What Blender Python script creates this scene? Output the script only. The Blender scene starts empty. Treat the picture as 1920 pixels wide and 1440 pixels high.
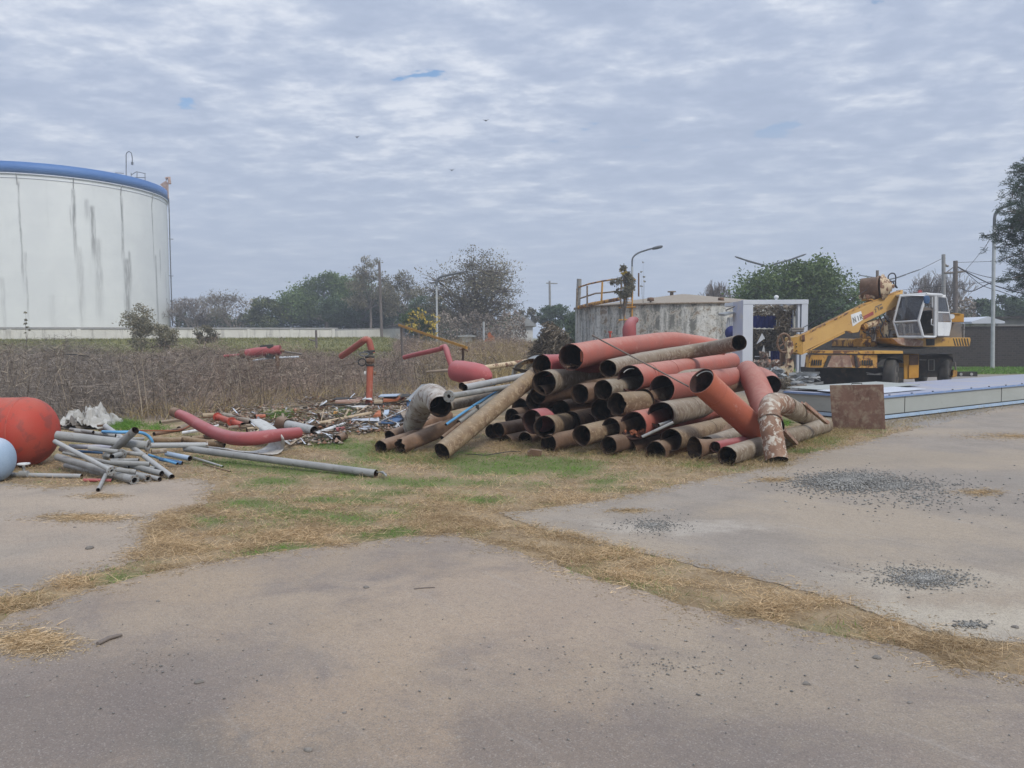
import bpy, bmesh, math, random
import numpy as np
from mathutils import Vector, Matrix, noise as mnoise
R = math.radians
random.seed(7); rng = np.random.default_rng(11)
S = bpy.context.scene
# ---------------------------------------------------------------- camera
F = 1450.0; EYE = 1.7
pit = math.atan((720-634)/F); rol = .006
Fw = Vector((0, math.cos(pit), -math.sin(pit)))
U0 = Vector((0, math.sin(pit), math.cos(pit))); R0 = Vector((1, 0, 0))
Rt = R0*math.cos(rol) - U0*math.sin(rol); Up = U0*math.cos(rol) + R0*math.sin(rol)
cam = bpy.data.cameras.new('camera'); co = bpy.data.objects.new('camera', cam)
S.collection.objects.link(co); S.camera = co
cam.sensor_width = 36; cam.lens = F/1920*36; cam.clip_end = 3000; cam.clip_start = .05
co.matrix_world = Matrix(((Rt.x, Up.x, -Fw.x, 0), (Rt.y, Up.y, -Fw.y, 0), (Rt.z, Up.z, -Fw.z, EYE), (0, 0, 0, 1)))
# ---------------------------------------------------------------- light
S.view_settings.view_transform = 'Standard'; S.view_settings.look = 'None'
S.view_settings.exposure = 0.48; S.view_settings.gamma = 1
SUN_EL, SUN_AZ = 44, 145           # compass from +Y clockwise: behind the camera to the right
w = bpy.data.worlds.new('World'); S.world = w; w.use_nodes = True
def build_world():
    nt = w.node_tree; N = nt.nodes; L = nt.links
    N.clear()
    def nd(t, **k):
        n = N.new(t)
        for a, b in k.items(): setattr(n, a, b)
        return n
    def mth(op, a, b=None, c=None):
        n = nd('ShaderNodeMath', operation=op)
        for i, x in enumerate((a, b, c)):
            if x is None: continue
            if isinstance(x, (int, float)): n.inputs[i].default_value = x
            else: L.new(x, n.inputs[i])
        return n.outputs[0]
    out = nd('ShaderNodeOutputWorld'); bg = nd('ShaderNodeBackground'); bg.inputs[1].default_value = .1
    sky = nd('ShaderNodeTexSky', sky_type='NISHITA', sun_disc=False)
    sky.sun_elevation = R(SUN_EL); sky.sun_rotation = R(SUN_AZ); sky.air_density = 1.2
    tc = nd('ShaderNodeTexCoord'); sp = nd('ShaderNodeSeparateXYZ'); L.new(tc.outputs['Generated'], sp.inputs[0])
    z = mth('MAXIMUM', sp.outputs[2], 0.0)
    zz = mth('ADD', z, .085)
    cx = mth('DIVIDE', sp.outputs[0], zz); cy = mth('DIVIDE', sp.outputs[1], zz)
    cb = nd('ShaderNodeCombineXYZ'); L.new(cx, cb.inputs[0]); L.new(cy, cb.inputs[1])
    def nz(scale, det, rough, rot, sc, dist=0, loc=(0, 0, 0)):
        m = nd('ShaderNodeMapping'); m.inputs[1].default_value = loc; m.inputs[2].default_value = (0, 0, R(rot)); m.inputs[3].default_value = sc
        L.new(cb.outputs[0], m.inputs[0])
        n = nd('ShaderNodeTexNoise'); L.new(m.outputs[0], n.inputs[0])
        n.inputs['Scale'].default_value = scale; n.inputs['Detail'].default_value = det
        n.inputs['Roughness'].default_value = rough; n.inputs['Distortion'].default_value = dist
        return n.outputs[0]
    big = nz(.9, 3, .5, 20, (1, 1, 1), .3, (3, 1, 0))
    med = nz(5.0, 5, .5, 25, (.8, 1.0, 1), .15)
    fin = nz(15, 4, .6, 10, (.8, 1.0, 1), .1, (7, 2, 0))
    fw = nd('ShaderNodeMapRange', interpolation_type='SMOOTHSTEP'); L.new(sp.outputs[2], fw.inputs[0]); fw.inputs[1].default_value = .03; fw.inputs[2].default_value = .25; fw.inputs[3].default_value = .06; fw.inputs[4].default_value = .26
    fin = mth('ADD', mth('MULTIPLY', mth('SUBTRACT', fin, .5), fw.outputs[0]), .11)
    v = mth('ADD', mth('MULTIPLY', med, .5), mth('ADD', mth('MULTIPLY', big, .34), fin))
    # v roughly .35-.7
    cr = nd('ShaderNodeValToRGB'); e = cr.color_ramp.elements
    L.new(v, cr.inputs[0])
    e[0].position = .40; e[0].color = (.37, .435, .57, 1)
    e[1].position = .65; e[1].color = (.68, .72, .80, 1)
    a = cr.color_ramp.elements.new(.49); a.color = (.41, .475, .61, 1)
    b = cr.color_ramp.elements.new(.56); b.color = (.49, .55, .67, 1)
    # toward the horizon the deck reads as one pale blue grey
    hz = nd('ShaderNodeMapRange', interpolation_type='SMOOTHSTEP'); L.new(sp.outputs[2], hz.inputs[0])
    hz.inputs[1].default_value = .0; hz.inputs[2].default_value = .34; hz.inputs[3].default_value = .82; hz.inputs[4].default_value = .0
    mx = nd('ShaderNodeMix', data_type='RGBA'); L.new(hz.outputs[0], mx.inputs[0]); L.new(cr.outputs[0], mx.inputs[6]); mx.inputs[7].default_value = (.42, .49, .61, 1)
    sc = nd('ShaderNodeVectorMath', operation='SCALE'); L.new(mx.outputs[2], sc.inputs[0]); zb = nd('ShaderNodeMapRange', interpolation_type='SMOOTHSTEP'); L.new(sp.outputs[2], zb.inputs[0]); zb.inputs[1].default_value = .36; zb.inputs[2].default_value = .9; zb.inputs[3].default_value = 8.3; zb.inputs[4].default_value = 15.5; L.new(zb.outputs[0], sc.inputs[3])  # an overcast sky is brightest overhead
    # small gaps of blue
    gp = nz(2.0, 3, .5, 30, (.8, 1.1, 1), .3, (2.2, 5.3, 0))
    g = nd('ShaderNodeMapRange', interpolation_type='SMOOTHSTEP'); L.new(mth('ADD', mth('MULTIPLY', gp, .6), mth('MULTIPLY', v, .5)), g.inputs[0])
    g.inputs[1].default_value = .425; g.inputs[2].default_value = .45; g.inputs[3].default_value = .75; g.inputs[4].default_value = 0
    gz_ = nd('ShaderNodeMapRange', interpolation_type='SMOOTHSTEP'); L.new(sp.outputs[2], gz_.inputs[0]); gz_.inputs[1].default_value = .2; gz_.inputs[2].default_value = .3
    m2 = nd('ShaderNodeMix', data_type='RGBA'); L.new(mth('MULTIPLY', g.outputs[0], gz_.outputs[0]), m2.inputs[0]); L.new(sc.outputs[0], m2.inputs[6])
    dk = nd('ShaderNodeMix', data_type='RGBA', blend_type='MULTIPLY'); dk.inputs[0].default_value = 1; L.new(sky.outputs[0], dk.inputs[6]); dk.inputs[7].default_value = (.55, .8, 1, 1); L.new(dk.outputs[2], m2.inputs[7])
    L.new(m2.outputs[2], bg.inputs[0]); L.new(bg.outputs[0], out.inputs[0])
build_world()
sl = bpy.data.lights.new('sun', 'SUN'); sl.energy = 1.5; sl.angle = R(11); sl.color = (1, .95, .87)
so = bpy.data.objects.new('sun', sl); S.collection.objects.link(so)
sd = Vector((math.sin(R(SUN_AZ))*math.cos(R(SUN_EL)), math.cos(R(SUN_AZ))*math.cos(R(SUN_EL)), math.sin(R(SUN_EL))))
so.rotation_euler = sd.to_track_quat('Z', 'Y').to_euler()
# ---------------------------------------------------------------- pixels to points
C0 = Vector((0, 0, EYE))
def ray(u, v): return Fw + Rt*((u-960)/F) + Up*((720-v)/F)
def P(u, v, Y):
    d = ray(u, v); return C0 + d*(Y/d.y)
def G(u, v, z=0.0):
    d = ray(u, v); return C0 + d*((z-EYE)/d.z)
def W2P(X, Y, Z):
    dz = Z-EYE
    f = Y*Fw.y + dz*Fw.z
    return 960+F*(X*Rt.x+Y*Rt.y+dz*Rt.z)/f, 720-F*(X*Up.x+Y*Up.y+dz*Up.z)/f
def sm(a, b, x):
    t = np.clip((x-a)/(b-a), 0, 1); return t*t*(3-2*t)
def terr(x, y):
    """ground height: level yard, and a grassed bank rising to the wall on the left"""
    x = np.asarray(x, float); y = np.asarray(y, float)
    left = 1-sm(-.17, -.07, x/np.maximum(y, 1))
    mid = 1.0*sm(27, 45, y)*(1-sm(.02, .075, x/np.maximum(y, 1)))
    return np.maximum(1.72*sm(38, 58, y)*left, mid)
def TZ(x, y): return float(terr(x, y))
# ---------------------------------------------------------------- helpers
def link(o): S.collection.objects.link(o); return o
def tag(o, label=None, cat=None, group=None, kind=None):
    if label and not 4 <= len(label.split()) <= 16: print('LABEL', len(label.split()), label)
    if label: o['label'] = label
    if cat: o['category'] = cat
    if group: o['group'] = group
    if kind: o['kind'] = kind
    return o
def empty(name, loc, label, cat, group=None):
    o = bpy.data.objects.new(name, None); o.location = loc; o.empty_display_size = .2; link(o)
    return tag(o, label, cat, group)
class MB:
    """collects faces in world space and links them as one mesh object"""
    def __init__(s): s.v = []; s.f = []; s.m = []; s.sm = []
    def add(s, vs, fs, mi=0, smooth=False):
        b = len(s.v); s.v += [tuple(x) for x in vs]
        for f in fs: s.f.append([b+i for i in f]); s.m.append(mi); s.sm.append(smooth)
        return s
    def box(s, c, sx, sy, sz, ax=None, mi=0):
        """c centre; s* full sizes; ax 3 axis vectors"""
        ax = ax or (Vector((1, 0, 0)), Vector((0, 1, 0)), Vector((0, 0, 1))); c = Vector(c)
        h = [ax[0].normalized()*sx/2, ax[1].normalized()*sy/2, ax[2].normalized()*sz/2]
        vs = [c+h[0]*i+h[1]*j+h[2]*k for k in (-1, 1) for j in (-1, 1) for i in (-1, 1)]
        return s.add(vs, [(0, 2, 3, 1), (4, 5, 7, 6), (0, 1, 5, 4), (2, 6, 7, 3), (0, 4, 6, 2), (1, 3, 7, 5)], mi)
    def bar(s, a, b, wd, hh=None, up=Vector((0, 0, 1)), mi=0):
        a = Vector(a); b = Vector(b); d = (b-a); n = d.normalized()
        if abs(n.dot(up)) > .99: up = Vector((0, 1, 0))
        x = n.cross(up).normalized(); y = x.cross(n)
        return s.box((a+b)/2, d.length, wd, hh or wd, (n, x, y), mi)
    def ext(s, poly, d, mi=0):
        """closed prism: world polygon poly swept by the vector d"""
        n = len(poly); d = Vector(d); a = [Vector(p) for p in poly]; vs = a+[p+d for p in a]
        fs = [tuple(range(n)), tuple(range(2*n-1, n-1, -1))]+[(i, i+n, (i+1) % n+n, (i+1) % n) for i in range(n)]
        return s.add(vs, fs, mi)
    def rings(s, rings, cap0=True, cap1=True, mi=0, smooth=True, closed=True):
        n = len(rings[0]); vs = [p for r in rings for p in r]; fs = []
        for k in range(len(rings)-1):
            for i in range(n if closed else n-1):
                j = (i+1) % n; fs.append((k*n+i, k*n+j, (k+1)*n+j, (k+1)*n+i))
        s.add(vs, fs, mi, smooth)
        if cap0: s.add(rings[0], [tuple(range(n-1, -1, -1))], mi)
        if cap1: s.add(rings[-1], [tuple(range(n))], mi)
        return s
    def tube(s, pts, r, seg=8, mi=0, cap=True):
        rs = r if isinstance(r, (list, tuple)) else [r]*len(pts)
        fr = frames(pts)
        rg = [[p+(x*math.cos(t)+y*math.sin(t))*q for t in (2*math.pi*i/seg for i in range(seg))] for (p, x, y), q in zip(fr, rs)]
        return s.rings(rg, cap, cap, mi)
    def build(s, name, mats, parent=None, origin=None, bevel=0):
        me = bpy.data.meshes.new(name)
        if origin is None:
            if parent is not None: origin = Vector((0, 0, 0))
            else:
                a = np.array(s.v); origin = Vector(((a[:, 0].min()+a[:, 0].max())/2, (a[:, 1].min()+a[:, 1].max())/2, a[:, 2].min()))
        org = Vector(origin) if parent is None else world_of(parent)
        me.from_pydata([tuple(Vector(v)-org) for v in s.v], [], s.f)
        for m in (mats if isinstance(mats, (list, tuple)) else [mats]): me.materials.append(m)
        me.polygons.foreach_set('material_index', s.m); me.polygons.foreach_set('use_smooth', s.sm)
        me.update(); me.validate()
        bm = bmesh.new(); bm.from_mesh(me); bmesh.ops.recalc_face_normals(bm, faces=bm.faces); bm.to_mesh(me); bm.free()
        o = bpy.data.objects.new(name, me); link(o)
        if parent is not None: o.parent = parent
        else: o.location = org
        if bevel:
            b = o.modifiers.new('bevel', 'BEVEL'); b.width = bevel; b.segments = 2; b.limit_method = 'ANGLE'; b.angle_limit = R(40)
        return o
def world_of(o):
    v = Vector((0, 0, 0))
    while o is not None: v += o.location; o = o.parent
    return v
def frames(pts):
    pts = [Vector(p) for p in pts]; out = []; x = None
    for i, p in enumerate(pts):
        t = (pts[min(i+1, len(pts)-1)]-pts[max(i-1, 0)]).normalized()
        if x is None:
            up = Vector((0, 0, 1)) if abs(t.z) < .9 else Vector((0, 1, 0)); x = t.cross(up).normalized()
        x = (x - t*x.dot(t)).normalized(); out.append((p, x, t.cross(x)))
    return out
def spline(pts, sub=6, vals=None):
    """Catmull-Rom through pts (and through the numbers vals)"""
    n = len(pts); P_ = [Vector(p) for p in pts]; o = []; ov = []
    for i in range(n-1):
        a, b, c, d = P_[max(i-1, 0)], P_[i], P_[i+1], P_[min(i+2, n-1)]
        for k in range(sub):
            t = k/sub; o.append(.5*((2*b)+(c-a)*t+(2*a-5*b+4*c-d)*t*t+(3*b-a-3*c+d)*t**3))
            if vals: ov.append(vals[i]+(vals[i+1]-vals[i])*t)
    o.append(P_[-1])
    if vals: ov.append(vals[-1]); return o, ov
    return o
def tubemesh(mb, pts, rs, wall=.012, seg=32, rag0=0, rag1=0, dent=.006, mo=0, mi=1, seed=0, cut0=None, notch=0):
    """open pipe: outer skin, inner skin and the two rims"""
    fr = frames(pts); n = len(fr); rin = []; rout = []
    for k, (p, x, y) in enumerate(fr):
        a = []; b = []; tdir = x.cross(y)
        for i in range(seg):
            t = 2*math.pi*i/seg; d = x*math.cos(t)+y*math.sin(t); sh = Vector((0, 0, 0))
            rr = rs[k]*(1+0)+dent*mnoise.noise(Vector((p.x*2+seed, p.y*1.3+math.cos(t)*1.2, p.z*2+math.sin(t)*1.2)))
            if k == 0:
                if rag0: sh = tdir*rag0*(mnoise.noise(Vector((math.cos(t)*2.5+seed*3, math.sin(t)*2.5, 1)))+.6*mnoise.noise(Vector((math.cos(t)*9+seed, math.sin(t)*9, 4))))
                if notch and abs((t-notch) % (2*math.pi)) < .35: sh = sh - tdir*(-.09)
            if k == n-1 and rag1: sh = tdir*rag1*mnoise.noise(Vector((math.cos(t)*3+seed, math.sin(t)*3, 7)))
            a.append(p+d*rr+sh); b.append(p+d*(rr-wall)+sh)
        rout.append(a); rin.append(b)
    mb.rings(rout, False, False, mo); mb.rings([r[::-1] for r in rin], False, False, mi)
    for e in (0, -1):
        vs = rout[e]+rin[e]; fs = [(i, (i+1) % seg, seg+(i+1) % seg, seg+i) for i in range(seg)]
        mb.add(vs, fs, mi)
def quads(name, V, mat, parent=None, smooth=False, kind=None, sides=4):
    """V: (n, sides, 3) world coordinates -> one mesh of loose faces"""
    V = np.ascontiguousarray(V, dtype=np.float64); n = V.shape[0]
    org = np.array(world_of(parent)) if parent is not None else np.zeros(3)
    me = bpy.data.meshes.new(name)
    me.vertices.add(n*sides); me.vertices.foreach_set('co', (V.reshape(-1, 3)-org).ravel())
    me.loops.add(n*sides); me.loops.foreach_set('vertex_index', np.arange(n*sides, dtype=np.int32))
    me.polygons.add(n); me.polygons.foreach_set('loop_start', np.arange(n, dtype=np.int32)*sides)
    me.polygons.foreach_set('loop_total', np.full(n, sides, dtype=np.int32))
    for m in (mat if isinstance(mat, (list, tuple)) else [mat]): me.materials.append(m)
    me.update(calc_edges=True); me.validate()
    o = bpy.data.objects.new(name, me); link(o)
    if parent is not None: o.parent = parent
    if kind: o['kind'] = kind
    return o
def strips(name, B, D, L, W, segs, mat, parent=None, curl=.3, kind=None):
    """n blades: base B, unit lean D, length L, width W, drooping over segs segments, islands stay joined"""
    n = len(B); side = np.cross(D, rng.normal(size=(n, 3))); side /= np.linalg.norm(side, axis=1)[:, None]+1e-9
    bend = rng.normal(size=(n, 3)); bend[:, 2] = -abs(bend[:, 2])*.6
    pts = []
    for k in range(segs+1):
        t = k/segs; c = B+D*(L*t)[:, None]+bend*(curl*L*t*t)[:, None]
        wd = (W*(1-.85*t))[:, None]*side*.5; pts += [c-wd, c+wd]
    V = np.stack(pts, 1)  # n, 2(segs+1), 3
    nv = 2*(segs+1); me = bpy.data.meshes.new(name)
    org = np.array(world_of(parent)) if parent is not None else np.zeros(3)
    me.vertices.add(n*nv); me.vertices.foreach_set('co', (V.reshape(-1, 3)-org).ravel())
    q = np.array([[2*k, 2*k+1, 2*k+3, 2*k+2] for k in range(segs)], dtype=np.int32)
    idx = (q[None]+(np.arange(n, dtype=np.int32)*nv)[:, None, None]).reshape(-1)
    m = n*segs; me.loops.add(m*4); me.loops.foreach_set('vertex_index', idx.astype(np.int32))
    me.polygons.add(m); me.polygons.foreach_set('loop_start', np.arange(m, dtype=np.int32)*4); me.polygons.foreach_set('loop_total', np.full(m, 4, dtype=np.int32))
    me.materials.append(mat); me.update(calc_edges=True)
    o = bpy.data.objects.new(name, me); link(o)
    if parent is not None: o.parent = parent
    if kind: o['kind'] = kind
    return o
def inpoly(u, v, poly):
    u = np.asarray(u); v = np.asarray(v); ins = np.zeros(u.shape, bool); n = len(poly)
    for i in range(n):
        x1, y1 = poly[i]; x2, y2 = poly[(i+1) % n]
        c = ((y1 > v) != (y2 > v)) & (u < (x2-x1)*(v-y1)/(y2-y1+1e-12)+x1); ins ^= c
    return ins
# ---------------------------------------------------------------- materials
def nodes(name):
    m = bpy.data.materials.new(name); m.use_nodes = True; nt = m.node_tree; nt.nodes.clear()
    return m, nt
class NB:
    def __init__(s, name):
        s.m, s.nt = nodes(name); s.N = s.nt.nodes; s.L = s.nt.links
        s.out = s.N.new('ShaderNodeOutputMaterial'); s.b = s.N.new('ShaderNodeBsdfPrincipled'); s.L.new(s.b.outputs[0], s.out.inputs[0])
        s.tc = s.N.new('ShaderNodeTexCoord'); s.oi = s.N.new('ShaderNodeObjectInfo'); s.geo = s.N.new('ShaderNodeNewGeometry')
        off = s.N.new('ShaderNodeVectorMath'); off.operation = 'ADD'
        cmb = s.N.new('ShaderNodeCombineXYZ'); mm = s.math('MULTIPLY', s.oi.outputs['Random'], 37.0)
        for i in range(3): s.L.new(mm, cmb.inputs[i])
        s.L.new(s.tc.outputs['Object'], off.inputs[0]); s.L.new(cmb.outputs[0], off.inputs[1]); s.co = off.outputs[0]
    def sock(s, n, i, v):
        if isinstance(v, (int, float)): n.inputs[i].default_value = v
        elif isinstance(v, tuple): n.inputs[i].default_value = v if len(v) == 4 or n.inputs[i].type == 'VECTOR' else v+(1,)
        else: s.L.new(v, n.inputs[i])
    def math(s, op, a, b=None, clamp=False):
        n = s.N.new('ShaderNodeMath'); n.operation = op; n.use_clamp = clamp; s.sock(n, 0, a)
        if b is not None: s.sock(n, 1, b)
        return n.outputs[0]
    def noise(s, scale, det=4, rough=.55, sc=None, dist=0, co=None, rot=None):
        c = co or s.co
        if sc or rot:
            mp = s.N.new('ShaderNodeMapping'); s.L.new(c, mp.inputs[0])
            if rot:
                mp.vector_type = 'TEXTURE'; mp.inputs[2].default_value = rot; mp.inputs[3].default_value = tuple(1/q for q in sc)
            else: mp.inputs[3].default_value = sc
            c = mp.outputs[0]
        n = s.N.new('ShaderNodeTexNoise'); s.L.new(c, n.inputs[0]); n.inputs['Scale'].default_value = scale
        n.inputs['Detail'].default_value = det; n.inputs['Roughness'].default_value = rough; n.inputs['Distortion'].default_value = dist
        return n.outputs[0]
    def ramp(s, x, a, b, lo=0.0, hi=1.0):
        n = s.N.new('ShaderNodeMapRange'); n.interpolation_type = 'SMOOTHSTEP'
        for i, v in enumerate((x, a, b, lo, hi)): s.sock(n, i, v)
        return n.outputs[0]
    def mix(s, f, a, b, mode='MIX'):
        n = s.N.new('ShaderNodeMix'); n.data_type = 'RGBA'; n.blend_type = mode
        s.sock(n, 0, f); s.sock(n, 6, a); s.sock(n, 7, b); return n.outputs[2]
    def bump(s, h, st=.3, d=.01):
        n = s.N.new('ShaderNodeBump'); n.inputs['Strength'].default_value = st; n.inputs['Distance'].default_value = d
        s.L.new(h, n.inputs['Height']); s.L.new(n.outputs[0], s.b.inputs['Normal'])
    def fin(s, col, rough=.8, metal=0.0, spec=.3):
        s.sock(s.b, 'Base Color', col); s.sock(s.b, 'Roughness', rough); s.b.inputs['Metallic'].default_value = metal
        s.b.inputs['Specular IOR Level'].default_value = spec; return s.m
def wm(name, a, b, c=None, t=(.52, .6), s1=3, s2=6, rough=.8, metal=0.0, spec=.3, bump=.25, bd=.006, dust=None, sc=None, fine=.16, streak=None):
    """weathered surface: colour a worn to b, patches of c, fine grain, pale dust on upward faces"""
    k = NB(name); n1 = k.noise(s1, 5, .6, sc); n2 = k.noise(s2, 6, .65, sc, .4); nf = k.noise(70, 3, .6)
    col = k.mix(k.ramp(n1, .35, .65), a, b)
    rnd = k.math('ADD', k.math('MULTIPLY', k.oi.outputs['Random'], .3), .85)
    if c: col = k.mix(k.ramp(n2, t[0], t[1]), col, c)
    if streak:
        st = k.noise(9, 4, .6, (1, 1, .08)); col = k.mix(k.ramp(st, .5, .7, 0, .7), col, streak)
    g = k.math('ADD', k.math('MULTIPLY', nf, fine*2), 1-fine)
    n = k.N.new('ShaderNodeVectorMath'); n.operation = 'SCALE'; k.L.new(col, n.inputs[0]); k.L.new(k.math('MULTIPLY', g, rnd), n.inputs[3]); col = n.outputs[0]
    if dust:
        sp = k.N.new('ShaderNodeSeparateXYZ'); k.L.new(k.geo.outputs['Normal'], sp.inputs[0])
        col = k.mix(k.math('MULTIPLY', k.ramp(sp.outputs[2], .35, .95), k.ramp(n1, .3, .7, .25, .75)), col, dust)
    k.bump(k.math('ADD', n2, k.math('MULTIPLY', nf, .3)), bump, bd)
    return k.fin(col, rough, metal, spec)
M = {}
M['rust'] = wm('brown_rusty_steel', (.12, .07, .042), (.20, .12, .075), (.15, .095, .065), rough=.85, dust=(.27, .20, .145), s1=5, s2=14)
M['rust2'] = wm('sandy_rusty_steel', (.215, .15, .088), (.14, .088, .052), (.265, .195, .125), rough=.85, dust=(.31, .25, .175), s1=7, s2=16)
M['rustgrey'] = wm('greyed_rusty_steel', (.235, .19, .135), (.165, .115, .075), (.30, .255, .20), rough=.8, dust=(.35, .305, .245), s1=4, s2=12)
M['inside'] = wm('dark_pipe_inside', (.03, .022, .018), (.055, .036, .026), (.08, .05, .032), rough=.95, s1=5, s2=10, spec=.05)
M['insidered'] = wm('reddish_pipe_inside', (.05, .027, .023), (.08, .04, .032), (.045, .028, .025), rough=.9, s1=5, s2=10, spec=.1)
M['red'] = wm('faded_red_primer', (.42, .095, .065), (.36, .10, .075), (.31, .12, .085), (.56, .7), rough=.62, dust=(.47, .24, .19), s1=1.6, s2=4, fine=.08)
def redpaint(name, a, b, dust):
    k = NB(name); n1 = k.noise(1.6, 5, .6); n2 = k.noise(5, 7, .7, dist=.6); n3 = k.noise(22, 5, .7); sc = k.noise(10, 4, .7, (1, .25, .6)); nf = k.noise(80, 3, .6)
    col = k.mix(k.ramp(n1, .3, .7), a, b); col = k.mix(k.ramp(sc, .60, .72, 0, .5), col, (.48, .27, .22)); col = k.mix(k.ramp(n2, .62, .70, 0, .75), col, (.23, .10, .07)); col = k.mix(k.ramp(n3, .64, .70, 0, .7), col, (.16, .07, .05))
    sp = k.N.new('ShaderNodeSeparateXYZ'); k.L.new(k.geo.outputs['Normal'], sp.inputs[0]); col = k.mix(k.math('MULTIPLY', k.ramp(sp.outputs[2], .2, .95), k.ramp(n2, .3, .65, .35, .85)), col, dust)
    n = k.N.new('ShaderNodeVectorMath'); n.operation = 'SCALE'; k.L.new(col, n.inputs[0]); k.L.new(k.math('ADD', k.math('MULTIPLY', nf, .3), k.math('ADD', .75, k.math('MULTIPLY', k.oi.outputs['Random'], .2))), n.inputs[3])
    k.bump(k.math('ADD', n2, k.math('MULTIPLY', n3, .5)), .3, .01); return k.fin(n.outputs[0], .68, 0, .25)
M['red'] = redpaint('faded_red_primer', (.37, .10, .07), (.31, .105, .08), (.42, .22, .175))
M['orange'] = redpaint('orange_red_primer', (.40, .115, .065), (.33, .095, .06), (.44, .23, .16))
M['orange_old'] = wm('orange_red_primer', (.40, .105, .06), (.34, .085, .055), (.26, .11, .07), (.55, .7), rough=.62, dust=(.44, .21, .15), s1=1.8, s2=5, fine=.08)
M['redtank'] = wm('bright_red_paint', (.40, .05, .03), (.36, .07, .045), (.27, .055, .04), rough=.6, dust=(.42, .15, .10), s1=1.2, s2=5, fine=.06)
M['pink'] = wm('faded_pinkish_red_paint', (.36, .085, .085), (.30, .075, .075), (.42, .16, .15), (.6, .72), rough=.7, s1=2, s2=6, dust=(.42, .2, .2))
M['galv'] = wm('dull_galvanised_steel', (.215, .215, .205), (.28, .28, .265), (.15, .13, .11), (.54, .68), rough=.55, metal=.0, spec=.4, s1=4, s2=9, dust=(.31, .30, .28))
M['galvlite'] = wm('pale_galvanised_steel', (.31, .315, .305), (.36, .36, .35), (.22, .19, .155), (.56, .70), rough=.5, spec=.4, s1=4, s2=9, dust=(.39, .38, .36))
M['peel'] = wm('peeling_white_on_rust', (.16, .085, .055), (.24, .14, .09), (.46, .42, .35), (.50, .60), rough=.85, s1=6, s2=10, bump=.4, dust=(.36, .31, .25))
M['peelw'] = wm('chalky_white_over_grey', (.46, .43, .39), (.30, .26, .22), (.19, .14, .11), (.50, .60), rough=.85, s1=5, s2=9, bump=.4)
M['plate'] = wm('pink_brown_rust_plate', (.27, .16, .12), (.34, .21, .155), (.46, .37, .27), (.45, .68), rough=.85, s1=2.6, s2=6.5, bump=.3, streak=(.17, .09, .07))
M['bluepl'] = wm('blue_plastic', (.10, .30, .52), (.12, .33, .56), rough=.45, bump=.05, fine=.05)
M['bluedk'] = wm('dark_blue_paint', (.045, .10, .2), (.07, .14, .26), (.2, .2, .2), (.6, .7), rough=.6)
M['bluelt'] = wm('pale_blue_paint', (.30, .40, .52), (.34, .44, .55), (.38, .36, .34), (.6, .75), rough=.5, dust=(.46, .5, .56))
M['white'] = wm('white_paint', (.62, .63, .62), (.55, .56, .56), (.42, .40, .36), (.6, .75), rough=.55)
M['whitecloth'] = wm('grubby_white_sheet', (.52, .51, .48), (.44, .43, .4), (.30, .27, .23), (.56, .68), rough=.8, s1=6, s2=9)
M['yel'] = wm('weathered_yellow_paint', (.54, .31, .07), (.48, .27, .06), (.24, .12, .05), (.57, .66), rough=.55, s1=1.5, s2=4.5, dust=(.46, .33, .17))
M['yelclean'] = wm('yellow_paint', (.56, .34, .11), (.52, .31, .10), (.34, .20, .09), (.62, .7), rough=.5, s1=1.5, s2=3, dust=(.50, .38, .22))
M['yelrust'] = wm('rusting_yellow_paint', (.52, .29, .065), (.42, .22, .06), (.13, .065, .04), (.49, .56), rough=.75, s1=3, s2=4)
M['amber'] = wm('orange_yellow_paint', (.52, .27, .04), (.46, .22, .035), (.25, .12, .04), (.62, .7), rough=.6)
M['cream'] = wm('chipped_cream_paint', (.52, .42, .27), (.46, .36, .24), (.17, .09, .06), (.5, .56), rough=.75, s1=3, s2=7)
M['dark'] = wm('grimy_black_steel', (.03, .03, .03), (.05, .045, .04), (.075, .06, .045), (.55, .65), rough=.8)
M['rubber'] = wm('worn_black_rubber', (.055, .055, .053), (.08, .076, .072), rough=.85, dust=(.16, .15, .135))
M['rim'] = wm('dark_wheel_rim', (.15, .14, .13), (.20, .17, .14), rough=.8)
M['wood'] = wm('grey_weathered_wood', (.30, .24, .18), (.22, .17, .125), rough=.9, sc=(1, 1, 1))
M['woodlt'] = wm('pale_wood', (.42, .33, .22), (.36, .28, .19), rough=.9)
M['steelpole'] = wm('pale_grey_pole_paint', (.40, .42, .43), (.34, .36, .37), (.25, .22, .2), (.62, .72), rough=.6)
M['polegrey'] = wm('grey_concrete_pole', (.26, .26, .26), (.32, .31, .30), rough=.85)
M['polewood'] = wm('brown_wooden_pole', (.13, .11, .095), (.18, .15, .13), rough=.9)
M['lampdark'] = wm('dark_grey_lamp_metal', (.10, .11, .12), (.13, .14, .15), rough=.6)
M['cable'] = wm('black_cable', (.03, .03, .035), (.04, .04, .045), rough=.7, bump=0)
M['brickred'] = wm('orange_terracotta', (.38, .13, .06), (.30, .10, .05), rough=.9)
M['greysheet'] = wm('grey_sheet_metal', (.22, .23, .23), (.28, .29, .29), (.17, .13, .1), (.58, .66), rough=.6)
M['lav'] = wm('pale_lavender_grey_sheet', (.33, .35, .44), (.37, .38, .45), (.42, .40, .39), (.5, .65), rough=.5, s1=.7, s2=1.5, fine=.04, bump=.06)
M['greengrey'] = wm('grey_green_panel', (.38, .40, .37), (.41, .43, .40), (.34, .35, .33), (.6, .75), rough=.5, s1=.8, s2=2, fine=.04, bump=.05)
M['bluetrim'] = wm('blue_trim_metal', (.18, .27, .46), (.22, .31, .50), (.3, .35, .42), (.55, .7), rough=.45, fine=.05)
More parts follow.
